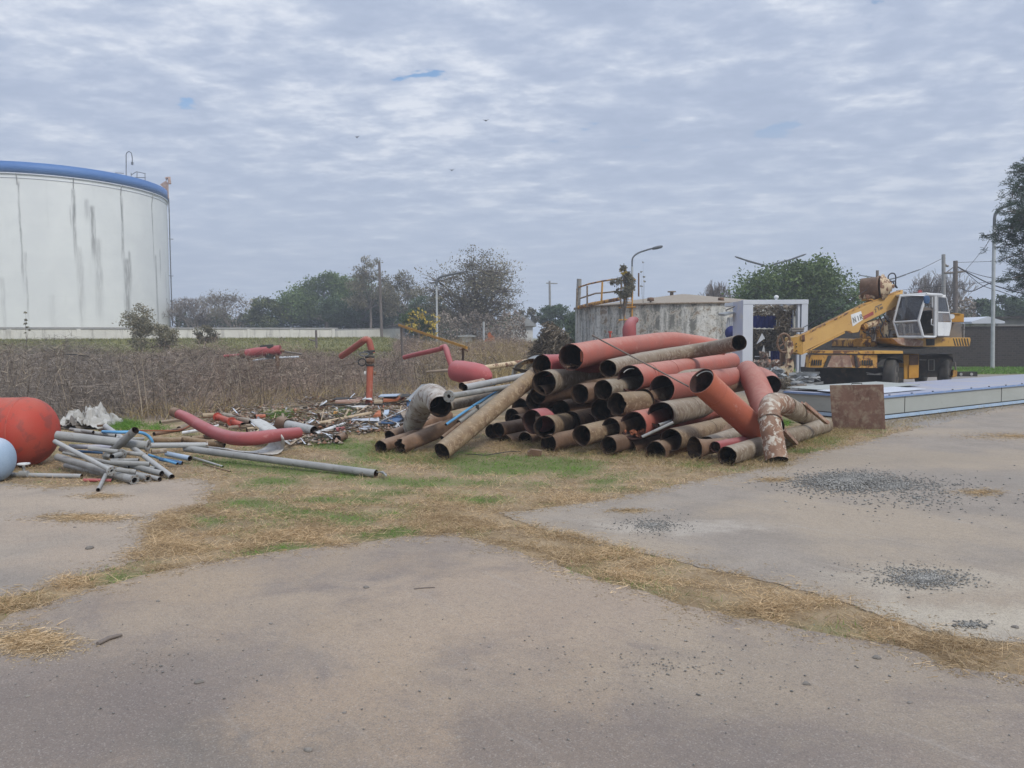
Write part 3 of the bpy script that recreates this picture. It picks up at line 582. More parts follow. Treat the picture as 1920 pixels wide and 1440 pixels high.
def build_weeds():
    n = 62000; x, y = rng.uniform(-31, 5, n), 14+34*rng.uniform(0, 1, n)**1.25
    u, v = W2P(x, y, terr(x, y)); wf = np.interp(u, WFU, WFV)
    cl = .5+.5*np.sin(x*.9+2*np.sin(y*.5))*np.sin(y*.8+x*.3)
    k = (v < wf) & (u < 1080) & (u > -120) & ((y < 37.5) | (u > 740)) & (rng.uniform(size=n) < .55+.45*cl)
    # keep the clearing with the red valve and tank a little lower
    x, y, u, cl, v, wf = x[k], y[k], u[k], cl[k], v[k], wf[k]; n = len(x); z = terr(x, y)
    H = np.interp(u, [0, 300, 420, 620, 800, 1080], [1.45, 1.4, 1.22, 1.05, .85, .85])*(.28+.86*cl)*rng.uniform(.6, 1.2, n)
    H *= .55+.45*sm(0, 26, wf-v); H = np.minimum(H*(1-.5*np.exp(-((u-693)/24.)**2)*(y < 20.3))+.4*np.exp(-((u-775)/55.)**2)*(y > 16.5)*(y < 21), 1.6)
    B = np.stack([x, y, z], 1); D = dirs(n, (.82, 1.0)); W = .010+.0004*y*rng.uniform(.6, 1.2, n)
    grey = u < 330+90*np.sin(y)
    strips('dead_weeds', B[grey], D[grey], H[grey], W[grey]*.9, 3, M['weedg'], kind='stuff', curl=.16)
    strips('dead_weeds', B[~grey], D[~grey], H[~grey], W[~grey]*.9, 3, M['weed'], kind='stuff', curl=.22)
    n2 = 2600; x2, y2 = rng.uniform(-26, 3, n2), rng.uniform(15, 34, n2); u2, v2 = W2P(x2, y2, 0*x2); wf2 = np.interp(u2, WFU, WFV); k2 = (v2 < wf2) & (u2 < 1060) & (u2 > -60) & ~((abs(u2-693) < 24) & (y2 < 22)); x2, y2, u2 = x2[k2], y2[k2], u2[k2]; n2 = len(x2)
    H2 = np.interp(u2, [0, 400, 700, 1080], [1.65, 1.35, 1.1, .95])*rng.uniform(.75, 1.1, n2); B2 = np.stack([x2, y2, 0*x2], 1); D2 = dirs(n2, (.93, 1))
    strips('tall_stalks', B2, D2, H2, np.full(n2, .022), 3, M['stalk'], kind='stuff', curl=.08)
    bb = np.repeat(B2, 9, 0)+np.repeat(D2*H2[:, None], 9, 0)*rng.uniform(.3, 1, (n2*9, 1)); strips('stalk_twigs', bb, dirs(n2*9, (.2, .95)), rng.uniform(.12, .38, n2*9), np.full(n2*9, .014), 2, M['stalk'], kind='stuff', curl=.3)
    # side twigs and seed heads
    for nm, mk, mt in (('weed_twigs', grey, 'weedg'), ('weed_twigs', ~grey, 'weed')):
        b = np.repeat(B[mk], 5, 0); d = np.repeat(D[mk], 5, 0); h = np.repeat(H[mk], 5); t = rng.uniform(.15, .95, len(b)); p = b+d*(h*t)[:, None]
        dd = dirs(len(b), (-.1, .95)); strips(nm, p, dd, h*rng.uniform(.1, .38, len(b)), np.repeat(W[mk], 5)*.75, 2, M[mt], kind='stuff', curl=.5)
    # tan and yellowish grass at the front of the weeds
    n = 30000; x, y = rng.uniform(-20, 3, n), rng.uniform(13, 27, n); u, v = W2P(x, y, 0*x); wf = np.interp(u, WFU, WFV)
    den = np.exp(-((wf-v-6)/11.)**2)*np.interp(u, [-100, 180, 300, 460, 640, 760, 1080], [.05, .15, 1, .9, .6, .5, .6])+np.exp(-((u-380)/90.)**2-((v-725)/18.)**2)+.8*np.exp(-((u-950)/70.)**2-((v-690)/22.)**2)
    k = (v < wf+3) & (rng.uniform(size=n) < den); x, y = x[k], y[k]; n = len(x)
    strips('tall_tan_grass', np.stack([x, y, 0*x], 1), dirs(n, (.6, 1)), rng.uniform(.25, .65, n), rng.uniform(.008, .016, n), 3, M['tangrass'], kind='stuff', curl=.4)
    n = 9000; x, y = rng.uniform(-6, 1.5, n), rng.uniform(27, 45, n); z = terr(x, y); u, v = W2P(x, y, z); k = (u > 790) & (u < 1000); x, y, z = x[k], y[k], z[k]; n = len(x); strips('tall_tan_grass', np.stack([x, y, z], 1), dirs(n, (.7, 1)), rng.uniform(.5, 1.0, n), rng.uniform(.02, .035, n), 3, M['tangrass'], kind='stuff', curl=.3)
    # green grass on the bank and the lawn strip by the brick wall
    n = 42000; x, y = rng.uniform(-48, -4, n), rng.uniform(38, 64, n); z = terr(x, y); u, v = W2P(x, y, z); k = (u < 770) & (u > -50)
    x, y, z = x[k], y[k], z[k]; n = len(x); strips('bank_grass', np.stack([x, y, z], 1), dirs(n, (.4, 1)), rng.uniform(.10, .28, n), rng.uniform(.03, .06, n), 1, M['olivegrass'], kind='stuff', curl=.2)
    n = 16000; x, y = rng.uniform(14, 32, n), rng.uniform(33.8, 41, n); strips('lawn_grass', np.stack([x, y, 0*x], 1), dirs(n, (.4, 1)), rng.uniform(.06, .14, n), rng.uniform(.02, .035, n), 1, M['green'], kind='stuff', curl=.2)
build_weeds()
def gravel(cu, cv, ru, rv, n, smin, smax, hgt=0, name='gravel', out=1):
    r = np.abs(rng.normal(0, .45, n))*out; a = rng.uniform(0, 2*np.pi, n); pts = []
    for q in range(n):
        uu = cu+math.cos(a[q])*ru*r[q]; vv = cv+math.sin(a[q])*rv*r[q]; p = G(uu, vv, .009); pts.append((p.x, p.y, .012+hgt*max(0, 1-r[q]**2*1.3)*random.random()))
    stones(name, pts, rng.uniform(smin, smax, n), M['gravel'], 'stuff')
gravel(1590, 904, 120, 22, 8500, .007, .019, .035)
gravel(1660, 910, 200, 20, 1900, .006, .018)
gravel(1720, 935, 260, 46, 420, .008, .02)
gravel(1740, 1086, 110, 24, 1800, .005, .013, .008)
gravel(1690, 1070, 160, 30, 350, .004, .01)
gravel(1225, 985, 90, 22, 900, .004, .011)
gravel(1820, 1172, 40, 9, 260, .005, .012)
gravel(1250, 1250, 900, 240, 420, .003, .009)
gravel(300, 1250, 500, 200, 160, .003, .008)
def rock(u, v, s, label, tone='gravel'):
    g = G(u, v, .008); mb = MB(); n = 7; rg = []
    for k, (h, q) in enumerate(((0, .8), (.3, 1), (.62, .75), (.8, .3))):
        rg.append([Vector((g.x, g.y, .006))+Vector((math.cos(t)*q*s*(1+.35*math.sin(3*t+u)), math.sin(t)*q*s*.8*(1+.3*math.cos(2*t+v)), h*s)) for t in (2*math.pi*i/n for i in range(n))])
    mb.rings(rg, True, True, 0, False); o = mb.build('stone', M['stone']); tag(o, label, 'stone', 'stones lying on the slabs')
for a in ((168, 1029, 0.032, 'flat dark stone on the left slab beside the dry grass strip'), (686, 1102, 0.020, 'small brown stone on the near slab left of the thin stick'), (508, 1170, 0.013, 'tiny dark stone on the bare near slab halfway between the two sticks'),
          (373, 1280, 0.022, 'dark stone beside a white scrape on the grey left part of the near slab'), (578, 1408, 0.019, 'pale grey pebble on the tan stain at the bottom edge'), (646, 1337, 0.011, 'small black pebble on the tan stained part of the near slab'),
          (1644, 1234, 0.022, 'greenish dark stone on the near slab below the dry grass strip'), (1512, 1283, 0.019, 'brown flat stone on the near slab under the greenish stone'), (1128, 1024, 0.022, 'lone dark stone in the middle of the right slab'), (1705, 1318, 0.013, 'upright black chip at the right of the near slab'),
          (140, 989, 0.014, 'little grey stone on the left slab under the straw patch'), (1380, 824, 0.014, 'dark pebble on the far part of the right slab'), (1904, 1177, 0.020, 'dark pebble at the right frame edge beside the pale scraped patch'), (52, 1306, 0.012, 'tiny pebble at the bottom left corner of the near slab'), (296, 1128, 0.014, 'small stone at the edge of the dry grass strip on the left')): rock(*a)
def stick(pts, r, label, mat='wood', name='stick'):
    q = [G(u, v, .008+r) for u, v in pts]; mb = MB(); mb.tube(q, [r, r*1.1, r*.6][:len(q)] if len(q) > 2 else [r, r*.6], 6); o = mb.build(name, M[mat]); tag(o, label, 'stick', 'sticks on the near slab')
stick([(183, 1207), (205, 1196), (229, 1190)], .012, 'thick brown splintered stick lying on the left of the near slab', 'polewood')
stick([(776, 1104), (796, 1102), (816, 1101)], .004, 'thin dark stick lying on the middle of the near slab', 'polewood')
# ---------------------------------------------------------------- the heap of big pipes
VP = (2000, 612)
def pdir(vp): return ray(*vp).normalized()
PIPES = 'scrapped steel pipes piled on the grass'
def pipe(label, u, v, h, Y, mat, to=None, L=5.5, vp=None, inn='inside', wall=.010, rag=.012, notch=0, name='steel_pipe', cat='pipe', group=PIPES, dent=.012, rag1=.015, seg=36):
    r = h*Y/F/2; a = P(u, v, Y)
    if to:
        u2, v2, h2 = to; b = P(u2, v2, Y*h/h2); d = (b-a).normalized()
        if L is None: L = (b-a).length
    else: d = pdir(vp or VP)
    n = 8; pts = [a+d*(L*i/n) for i in range(n+1)]; mb = MB()
    tubemesh(mb, pts, [r]*(n+1), wall, seg, rag, rag1, dent, 0, 1, seed=u*.37, notch=notch)
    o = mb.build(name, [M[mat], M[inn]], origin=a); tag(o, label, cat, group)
    if L > 3 and h > 36: collar(o, a+d*(.9+(u*.013) % 1.4), d, r+dent*.5, .016, .004, mat)
    return o, a, d, r
def bentpipe(label, P3, rr, mat, inn='inside', sub=6, wall=.010, name='bent_pipe', cat='pipe', group=PIPES, rag=.02, seg=32, dent=.008):
    pts = [P(*p) for p in P3]; pts, rs = spline(pts, sub, rr); mb = MB()
    tubemesh(mb, pts, rs, wall, seg, rag, .01, dent, 0, 1, seed=P3[0][0]*.3)
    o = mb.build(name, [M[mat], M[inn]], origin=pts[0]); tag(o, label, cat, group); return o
def collar(parent, c, d, r, w_, th, mat, name='weld_ring'):
    pts = [c-d*w_/2, c+d*w_/2]; mb = MB(); tubemesh(mb, pts, [r+th]*2, th-.001, 36, 0, 0, 0, 0, 0); return mb.build(name, M[mat], parent)
# top of the heap
a = bentpipe('long red pipe with a gentle bend, highest of the heap, torn at its mouth', [(1070.4, 670, 12.0), (1140, 656, 13.8), (1200, 647, 15.6), (1250, 640.5, 17), (1290, 643, 17.8), (1350, 653, 18.6)], [.207]*6, 'red', 'insidered', rag=.03)
mb = MB(); c = P(1070.4, 670, 11.99)
fl = [c+Vector((math.cos(t), -.02, math.sin(t)))*r_ for t, r_ in ((R(35), .2), (R(10), .2), (R(-20), .2), (R(-24), .165), (R(5), .15), (R(30), .165))]
mb.ext(fl, (0, .012, 0)); mb.build('torn_flap', M['orange'], a)
mb = MB()
for k in range(14): q = c+Vector((random.uniform(-.11, .11), random.uniform(.1, .5), -.165+random.uniform(0, .05))); mb.bar(q, q+Vector((random.uniform(-.12, .12), random.uniform(-.05, .1), random.uniform(-.03, .04))), .012, .02)
o = mb.build('rust_flakes', M['rust']); tag(o, kind='stuff')
bentpipe('long pale grey pipe across the top of the heap, open at both ends', [(1139.6, 691.5, 12.0), (1190, 679, 13.4), (1240, 668, 14.8), (1290, 660, 15.4), (1340, 652, 15.0), (1386, 642.5, 13.8)], [.141]*6, 'rustgrey', 'inside', rag=.02)
pipe('short red pipe left of the topmost pipe, mouth black and tilted', 1015.8, 686, 41, 12.3, 'pink', L=3.2, vp=(1900, 640), rag=.01)
o, a, d, r = pipe('fat brown pipe with a wide mouth, directly below the topmost red pipe', 1019.9, 718, 47, 11.9, 'rustgrey', to=(1140, 692, 36), L=4.5)
collar(o, a+d*1.35, d, r, .02, .006, 'rustgrey')
o, a, d, r = pipe('long red pipe in the third row with a double seam behind its mouth', 1182, 709.5, 50, 11.9, 'red', to=(1372, 677, 30), L=None, inn='insidered')
collar(o, a+d*.75, d, r, .03, .006, 'red'); collar(o, a+d*.9, d, r, .015, .005, 'orange')
mb = MB(); q = a-d*.01
mb.tube([q+Vector((math.cos(t)*.15, .05, math.sin(t)*.15))+Vector((.03, 0, -.0)) for t in (R(x) for x in range(75, 150, 10))], .007, 6); mb.build('liner_edge', M['whitecloth'], o)
o, a, d, r = pipe('red pipe with a dented mouth leading into the red elbow, touched by the thin rod', 1241, 729, 50, 11.75, 'red', to=(1392, 706, 37), L=None, inn='insidered')
bentpipe('short red stub with its open end turned right beside the striped boxes panels', [(1392, 706, 15.9), (1415, 705, 15.9), (1436, 712, 15.5), (1446, 722, 15.0)], [.205, .21, .20, .19], 'red', 'insidered', rag=.02)['label'] = 'short red stub at the right end of the heap, open toward the blue-edged panels'
bentpipe('red elbow leg dropping steeply behind the rusty white-flaked elbow pipe', [(1400, 694, 15.3), (1413, 712, 14.8), (1424, 738, 14.3), (1434, 766, 13.6), (1446, 800, 12.8)], [.20, .235, .235, .225, .21], 'red', 'insidered')
# the big leaning orange pipe
A, B_ = P(1315, 714, 10.55), P(1434, 822, 11.35); d = (B_-A).normalized(); mb = MB()
tubemesh(mb, [A+(B_-A)*(i/8) for i in range(9)], [.192]*9, .012, 40, .008, .02, .006, seed=2)
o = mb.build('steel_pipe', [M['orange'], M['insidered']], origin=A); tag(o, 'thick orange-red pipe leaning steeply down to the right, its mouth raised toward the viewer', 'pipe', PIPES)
collar(o, A+d*.05, d, .192, .10, .007, 'orange'); collar(o, A+d*.32, d, .192, .012, .004, 'orange')
mb = MB(); x = d.cross(Vector((0, 0, 1))).normalized(); y = x.cross(d)
for k in range(9):
    pass
mb.tube([A+d*.03+(x*math.cos(t)-y*math.sin(t))*.172 for t in (R(q) for q in range(-150, -30, 8))], .008, 6); mb.build('liner_edge', M['whitecloth'], o)
# rows below
pipe('small dark pipe mouth half hidden under the fat brown pipe', 1008.6, 740, 34, 12.1, 'rust', vp=(1900, 620))
pipe('brown pipe with a notch torn in the top of its mouth, in the middle row', 1087, 738.5, 39, 11.8, 'rust', L=3.5, notch=1.2)
pipe('pale brown pipe just left of the seamed red pipe, mouth round and clean', 1131, 731, 39, 11.75, 'rustgrey', L=4)
pipe('dark pipe deep below the pale brown one in the middle of the heap', 1127, 769, 42, 11.9, 'rust', L=5)
pipe('short brown pipe with a torn lip turned sharply to the left', 1156, 758, 44, 11.5, 'rust2', L=1.0, vp=(2500, 660), rag=.05)
pipe('dark mouth wedged between the torn short pipe and the dented red one', 1208, 749, 41, 11.9, 'rust', L=5)
pipe('grey pipe with a reddened mouth directly below the dented red pipe', 1238.8, 778, 50, 11.2, 'rustgrey', to=(1330, 759, 40), L=3.6, inn='insidered', notch=1.3)
o, a, d, r = pipe('wide red pipe low in the heap with brown rubble inside its mouth', 1187.5, 798, 54, 11.2, 'red', L=4.5, vp=(1900, 640), inn='insidered', wall=.014)
mb = MB()
for k in range(46):
    q = a+d*random.uniform(.03, .35)+Vector((random.uniform(-.13, .13), 0, -.17+random.uniform(0, .09))); s = random.uniform(.012, .032)
    mb.box(q, s, s*1.3, s*.7, (Vector((random.random(), random.random(), .3)).normalized(), Vector((random.random()-1, .5, .3)).normalized(), Vector((.1, .2, 1))))
o2 = mb.build('rubble', M['brickred']); tag(o2, kind='stuff')
pipe('reddish brown pipe mouth left of the wide pipe that holds rubble', 1145.6, 803, 40, 11.3, 'rust', L=4)
pipe('long brown pipe on the left flank with a clean round mouth', 1020.8, 801, 42, 11.4, 'rust2', to=(1112, 781, 28), L=6)
pipe('short red-edged pipe behind the long brown pipe on the left flank', 998, 791, 46, 11.8, 'pink', L=.35, inn='insidered')
pipe('brown pipe low in the heap over the dry weeds', 1090.6, 817, 40, 11.1, 'rust2', L=4.5)
pipe('grey-brown pipe with a tilted oval mouth under the leaning orange pipe', 1258, 825.5, 43, 10.8, 'rust2', to=(1345, 803, 36), L=4, inn='inside')
pipe('buried dark pipe at the bottom centre of the heap', 1141, 836, 35, 11.0, 'rust', L=3)
pipe('low dark pipe sunk in shade below the wide rubble pipe', 1176, 843, 38, 11.35, 'rust', L=4)
pipe('big dark pipe lying on the ground under the grey-brown oval one', 1228, 848, 42, 10.8, 'rust', L=4)
pipe('dark pipe on the ground behind the weeds at the left foot of the heap', 1028, 832, 34, 11.4, 'rust', L=4)
pipe('dark brown pipe behind the long sandy leaning pipe near the ground', 934, 806, 28, 12.6, 'rust', L=4, vp=(1900, 640))
pipe('added filler pipe set far back in the left hollow of the heap', 1052, 770, 40, 13.4, 'rust', L=4)  # this and the next are added to block light behind the gap
pipe('added filler pipe set far back above the long brown flank pipe', 1072, 790, 38, 13.2, 'rust', L=4)
for (u, v, h, Y, lab) in ((921, 809, 27, 12.9, 'shaded brown pipe low in the hollow right of the sandy leaning pipe'), (948, 830, 30, 12.6, 'added filler pipe on the ground in the hollow, lowest on its left side'), (985, 826, 32, 12.5, 'added filler pipe on the ground in the hollow, near its middle'),
        (960, 783, 34, 13.6, 'added filler pipe in the hollow, half way up'), (1000, 752, 34, 13.6, 'added filler pipe at the top of the hollow'), (1030, 748, 34, 13.8, 'added filler pipe at the top right of the hollow'), (1070, 762, 36, 13.9, 'added filler pipe behind the notched brown pipe'), (1100, 792, 34, 13.4, 'added filler pipe behind the long brown flank pipe'), (1048, 808, 34, 13.2, 'added filler pipe low behind the long brown flank pipe'), (1000, 800, 34, 13.9, 'added filler pipe deep in the middle of the hollow')):
    pipe(lab, u, v, h, Y, 'rust', L=6)  # all but the first are added to keep light out of the hollow
pipe('added filler pipe in the hollow left of the dark flank pipe', 968, 795, 36, 13.4, 'rust', L=4)  # this and the next three are added to close bright gaps
pipe('added filler pipe in the hollow under the sandy leaning pipe', 975, 765, 38, 13.8, 'rust', L=4)
pipe('added filler pipe at ground level deep under the heap', 1065, 826, 36, 12.6, 'rust', L=4)
pipe('added pipe filling the gap beside the rubble pipe', 1215, 800, 38, 12.4, 'rust', L=4)
pipe('grey pipe lying under the leaning orange pipe at the right foot', 1326, 836, 36, 11.3, 'rustgrey', to=(1390, 815, 32), L=2.2)
# front right
mb = MB(); a = P(1302, 847, 10.6); d = Vector((.90, .40, .04)).normalized(); a.z = .165
tubemesh(mb, [a, a+d*.012, a+d*.09, a+d*.2, a+d*.32, a+d*.55], [.168, .162, .125, .105, .10, .10], .010, 32, .01, 0, .01)
o = mb.build('pipe_flange', [M['rust'], M['inside']], origin=a); tag(o, 'rusty flared pipe collar standing on its rim at the right foot of the heap', 'pipe flange', PIPES)
pipe('little red pipe between the flared collar and the long grey front pipe', 1341, 838, 22, 10.5, 'pink', L=.9, vp=(2300, 660), inn='insidered', name='small_pipe')
a = G(1363, 874); a.z = .132; b = G(1548, 812); b.z = .135; mb = MB()
tubemesh(mb, [a.lerp(b, i/8) for i in range(9)], [.13]*9, .01, 36, .02, .05, .01, seed=9)
o = mb.build('steel_pipe', [M['rustgrey'], M['inside']], origin=a); tag(o, 'long grey pipe lying flat on the grass along the front right of the heap', 'pipe', PIPES)
o = bentpipe('rust-brown elbow pipe with flaking white paint, its mouth down at the concrete edge', [(1456.5, 864, 10.35), (1452, 838, 10.45), (1445, 800, 10.6), (1442.5, 775, 10.75), (1447, 759, 10.95), (1462, 756, 11.25), (1480, 765, 11.8), (1503, 777, 12.8), (1530, 790, 14.2)], [.155, .15, .148, .15, .152, .152, .15, .15, .15], 'peel', rag=.006, seg=40)
arm = [P(*p) for p in ((1472, 760.5, 11.5), (1480, 765, 11.8), (1503, 777, 12.8), (1530, 790, 14.2))]; mb = MB(); tubemesh(mb, spline(arm, 4), [.1545]*13, .003, 36, .01, .01, .006, 0, 0, seed=4); mb.build('grey_arm', M['rustgrey'], o)
for (u, v, Y) in ((1443.5, 787, 10.65), (1449, 757.5, 11.0)):
    pa = P(u, v, Y); dd = (P(1445, 800, 10.6)-P(1442.5, 775, 10.75)).normalized() if v > 780 else Vector((.85, .35, .12)).normalized(); collar(o, pa, dd, .152, .03, .008, 'peel')
def girder(pa, pb, wd, label, mat='plate'):
    mb = MB(); d = (pb-pa).normalized(); up = Vector((0, 0, 1)); x = d.cross(up).normalized(); y = x.cross(d)
    mb.bar(pa, pb, wd, .008, y)
    for s in (-1, 1): mb.bar(pa+x*s*(wd/2-.003)+y*.02, pb+x*s*(wd/2-.003)+y*.02, .006, .048, y)
    o = mb.build('steel_channel', M[mat]); tag(o, label, 'steel channel'); return o
girder(P(1466, 808, 10.9), G(1491, 838)+Vector((0, 0, .03)), .085, 'short red-brown steel channel propped against the foot of the flaking elbow pipe')
girder(P(1504, 757, 12.2), P(1550, 795, 12.4), .085, 'longer red-brown steel channel leaning over the grey pipes before the blue-edged panels')
# thin rod, small tubes
mb = MB(); mb.tube([P(1111, 629, 11.6), P(1318, 739, 10.75)], .0115, 8); mb.tube([P(1110.5, 628.5, 11.6), P(1114, 630.5, 11.59)], .017, 8); o = mb.build('steel_rod', M['polewood']); tag(o, 'long thin dark rod slanting down across the red pipe mouths', 'rod')
def smalltube(pa, pb, r, label, mat, inn='inside', cat='tube', name='small_tube', group=None, flange=None, seg=20, bend=None):
    pts = [pa.lerp(pb, i/5) for i in range(6)]
    if bend: pts = [p+Vector(bend)*math.sin(math.pi*i/5) for i, p in enumerate(pts)]
    mb = MB(); tubemesh(mb, pts, [r]*6, max(.003, r*.13), seg, 0, 0, .002); o = mb.build(name, [M[mat], M[inn]], origin=pa); tag(o, label, cat, group)
    if flange:
        d = (pb-pa).normalized(); mb = MB(); rr, th = flange; rings_ = [pa-d*th/2, pa+d*th/2]; tubemesh(mb, rings_, [rr]*2, rr-r*.7, seg, 0, 0, 0, 0, 0); fo = mb.build('flange', M[mat if mat != 'bluepl' else 'bluelt'], o)
        x = d.cross(Vector((0, 0, 1))).normalized(); y = x.cross(d)
        for k in range(6):
            mb = MB(); t = k*math.pi/3; c = pa+(x*math.cos(t)+y*math.sin(t))*(r+(rr-r)*.55); mb.tube([c-d*th*.9, c+d*th*.9], .006, 6); mb.build('bolt', M['rust'], fo)
    return o
smalltube(P(1203.5, 819.5, 10.7), P(1262, 792, 10.75), .021, 'grey tube poking out over the mouth of the rubble-filled pipe', 'galv')
smalltube(P(1234.5, 797, 10.9), P(1262, 789, 11.3), .022, 'short square-looking grey tube end above the longer small tube', 'galv')
# ---- the fan of pipes on the left side of the heap
a = G(829, 864); a.z = .128; b = P(1004, 702, 12.6); mb = MB(); tubemesh(mb, [a.lerp(b, i/10) for i in range(11)], [.132]*11, .01, 36, .008, .01, .007, seed=5)
o = mb.build('steel_pipe', [M['rust2'], M['inside']], origin=a); tag(o, 'long sandy brown pipe leaning from the grass up to the left shoulder of the heap', 'pipe', PIPES)
def gpipe(label, u, vb, r, up, mat, **k):
    a = G(u, vb); a.z = r*.93; b = P(*up); mb = MB(); tubemesh(mb, [a.lerp(b, i/8) for i in range(9)], [r]*9, .009, 34, k.get('rag', .02), .02, .01, seed=u)
    o = mb.build('steel_pipe', [M[mat], M['inside']], origin=a); tag(o, label, 'pipe', PIPES)
gpipe('brown pipe with an oblique cut mouth left of the sandy leaning pipe', 751, 851, .115, (930, 764, 13.0), 'rust', rag=.07)
gpipe('brown pipe sunk in the grass at the very left of the heap', 714, 850, .098, (830, 800, 13.4), 'rust')
gpipe('half buried dark pipe mouth behind the leftmost brown pipe', 731, 830, .105, (840, 778, 14.2), 'rust')
o = bentpipe('thick whitish elbow pipe with its mouth hanging toward the viewer', [(773, 802, 12.8), (780, 782, 12.55), (791, 759, 12.25), (806, 744, 11.9), (819, 748, 11.55), (826, 763, 11.2)], [.155, .18, .192, .20, .19, .165], 'peelw', rag=.01, seg=40, name='pipe_elbow')
for (t, w_) in ((P(787, 776, 12.4), 0), (P(805, 744, 12.05), 1)): collar(o, t, (P(808, 742, 12.0)-P(792, 762, 12.3)).normalized() if w_ else (P(792, 762, 12.3)-P(783, 790, 12.45)).normalized(), .178 if w_ else .168, .02, .006, 'peelw')
smalltube(P(871, 727.3, 11.7), P(995, 702, 14.5), .054, 'silver grey tube resting on top of the left fan of pipes', 'galvlite', name='steel_tube', seg=28)
smalltube(P(842, 743, 10.95), P(985, 720, 13.8), .043, 'grey tube ending in a pale blue flange beside the whitish elbow', 'galv', name='steel_tube', flange=(.085, .03), seg=28)
smalltube(P(838, 762, 11.9), P(985, 728, 14.8), .085, 'broad grey-brown pipe under the flanged tube', 'rustgrey', name='steel_pipe', cat='pipe', group=PIPES, seg=32)
smalltube(P(866, 724, 12.4), P(905, 716, 13.2), .06, 'rust-stained short tube behind the silver grey one', 'plate')
smalltube(P(829, 821, 11.0), P(952, 722, 13.2), .03, 'narrow dark channel lying along the sandy leaning pipe', 'rust')
smalltube(P(860, 792, 11.5), P(948, 728, 13.0), .036, 'grey tube lying between the blue tube and the sandy leaning pipe', 'galv')
smalltube(P(836, 796, 11.2), P(888, 760.5, 12.0), .0195, 'lower length of bright blue tube on the left side of the heap', 'bluepl', cat='blue tube')
o = smalltube(P(886, 761.5, 11.95), P(932, 734, 12.8), .0195, 'upper length of bright blue tube, a dark clamp hanging at its lower end', 'bluepl', cat='blue tube')
mb = MB(); mb.box(P(895, 763.5, 12.0), .05, .03, .07); mb.build('clamp', M['dark'], o)
def cable(px, r, label, z=.02, mat='cable'):
    pts = spline([G(u, v)+Vector((0, 0, z+dz)) for u, v, dz in px], 6); mb = MB(); mb.tube(pts, r, 6); o = mb.build('cable', M[mat]); tag(o, label, 'cable')
cable([(872, 854, 0), (890, 857, .02), (910, 856, 0), (930, 857, .03), (955, 852, .02), (976, 849, .0)], .006, 'thin black cable snaking through the grass before the heap')
mb = MB(); q = G(1003, 856); mb.ext([q+Vector((-.1, 0, 0)), q+Vector((.09, 0, .0)), q+Vector((.1, 0, .08)), q+Vector((-.05, 0, .1)), q+Vector((-.11, 0, .06))], (0, .12, 0)); o = mb.build('rusty_lump', M['rust']); tag(o, 'brown rusty lump on the grass at the left foot of the heap', 'scrap')
# ---------------------------------------------------------------- rust plate and the long box of panels
cr = G(1640, 790); cr.z = 0
dx = Vector((math.sin(R(55.5)), math.cos(R(55.5)), 0)); dy = Vector((-dx.y, dx.x, 0)); Lb = 16; Wb = 2.1; Hb = .50
o = empty('panel_stack', cr, 'long low stack of grey-green wall panels edged in blue behind the rust plate', 'panel stack')
mb = MB(); mb.ext([cr+Vector((0, 0, .10)), cr+dx*Lb+Vector((0, 0, .10)), cr+dx*Lb+dy*Wb+Vector((0, 0, .10)), cr+dy*Wb+Vector((0, 0, .10))], (0, 0, Hb-.135)); mb.build('panel_body', M['greengrey'], o)
mb = MB(); e = .03
mb.ext([cr-dx*e-dy*e+Vector((0, 0, Hb-.035)), cr+dx*Lb-dy*e+Vector((0, 0, Hb-.035)), cr+dx*Lb+dy*(Wb+e)+Vector((0, 0, Hb-.035)), cr-dx*e+dy*(Wb+e)+Vector((0, 0, Hb-.035))], (0, 0, .03)); mb.build('top_sheet', M['lav'], o)
def edge(nm, z0, z1, off, mat):
    mb = MB(); mb.ext([cr-dy*off-dx*off+Vector((0, 0, z0)), cr+dx*Lb-dy*off+Vector((0, 0, z0)), cr+dx*Lb-dy*off+Vector((0, 0, z1)), cr-dy*off-dx*off+Vector((0, 0, z1))], -dy*.006)
    mb.ext([cr-dx*off-dy*off+Vector((0, 0, z0)), cr+dy*Wb-dx*off+Vector((0, 0, z0)), cr+dy*Wb-dx*off+Vector((0, 0, z1)), cr-dx*off-dy*off+Vector((0, 0, z1))], -dx*.006); mb.build(nm, M[mat], o)
edge('upper_blue_edge', Hb-.045, Hb-.003, .032, 'bluetrim'); edge('lower_blue_edge', .03, .10, .025, 'bluelt'); edge('lower_seam', .104, .118, .006, 'dark')
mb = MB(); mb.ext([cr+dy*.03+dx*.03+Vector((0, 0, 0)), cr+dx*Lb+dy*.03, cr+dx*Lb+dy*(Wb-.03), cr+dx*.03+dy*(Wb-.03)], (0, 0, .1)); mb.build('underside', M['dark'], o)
for t in (1.1, 5.4, 9.6): mb = MB(); mb.bar(cr+dx*t-dy*.004+Vector((0, 0, .115)), cr+dx*t-dy*.004+Vector((0, 0, Hb-.05)), .008, .012); mb.build('panel_joint', M['dark'], o)
for t in np.arange(.5, 15.5, .85): mb = MB(); mb.box(cr+dx*float(t)-dy*.01+Vector((0, 0, Hb+.004)), .03, .03, .02, (dx, dy, Vector((0, 0, 1)))); mb.build('rivet', M['dark'], o)
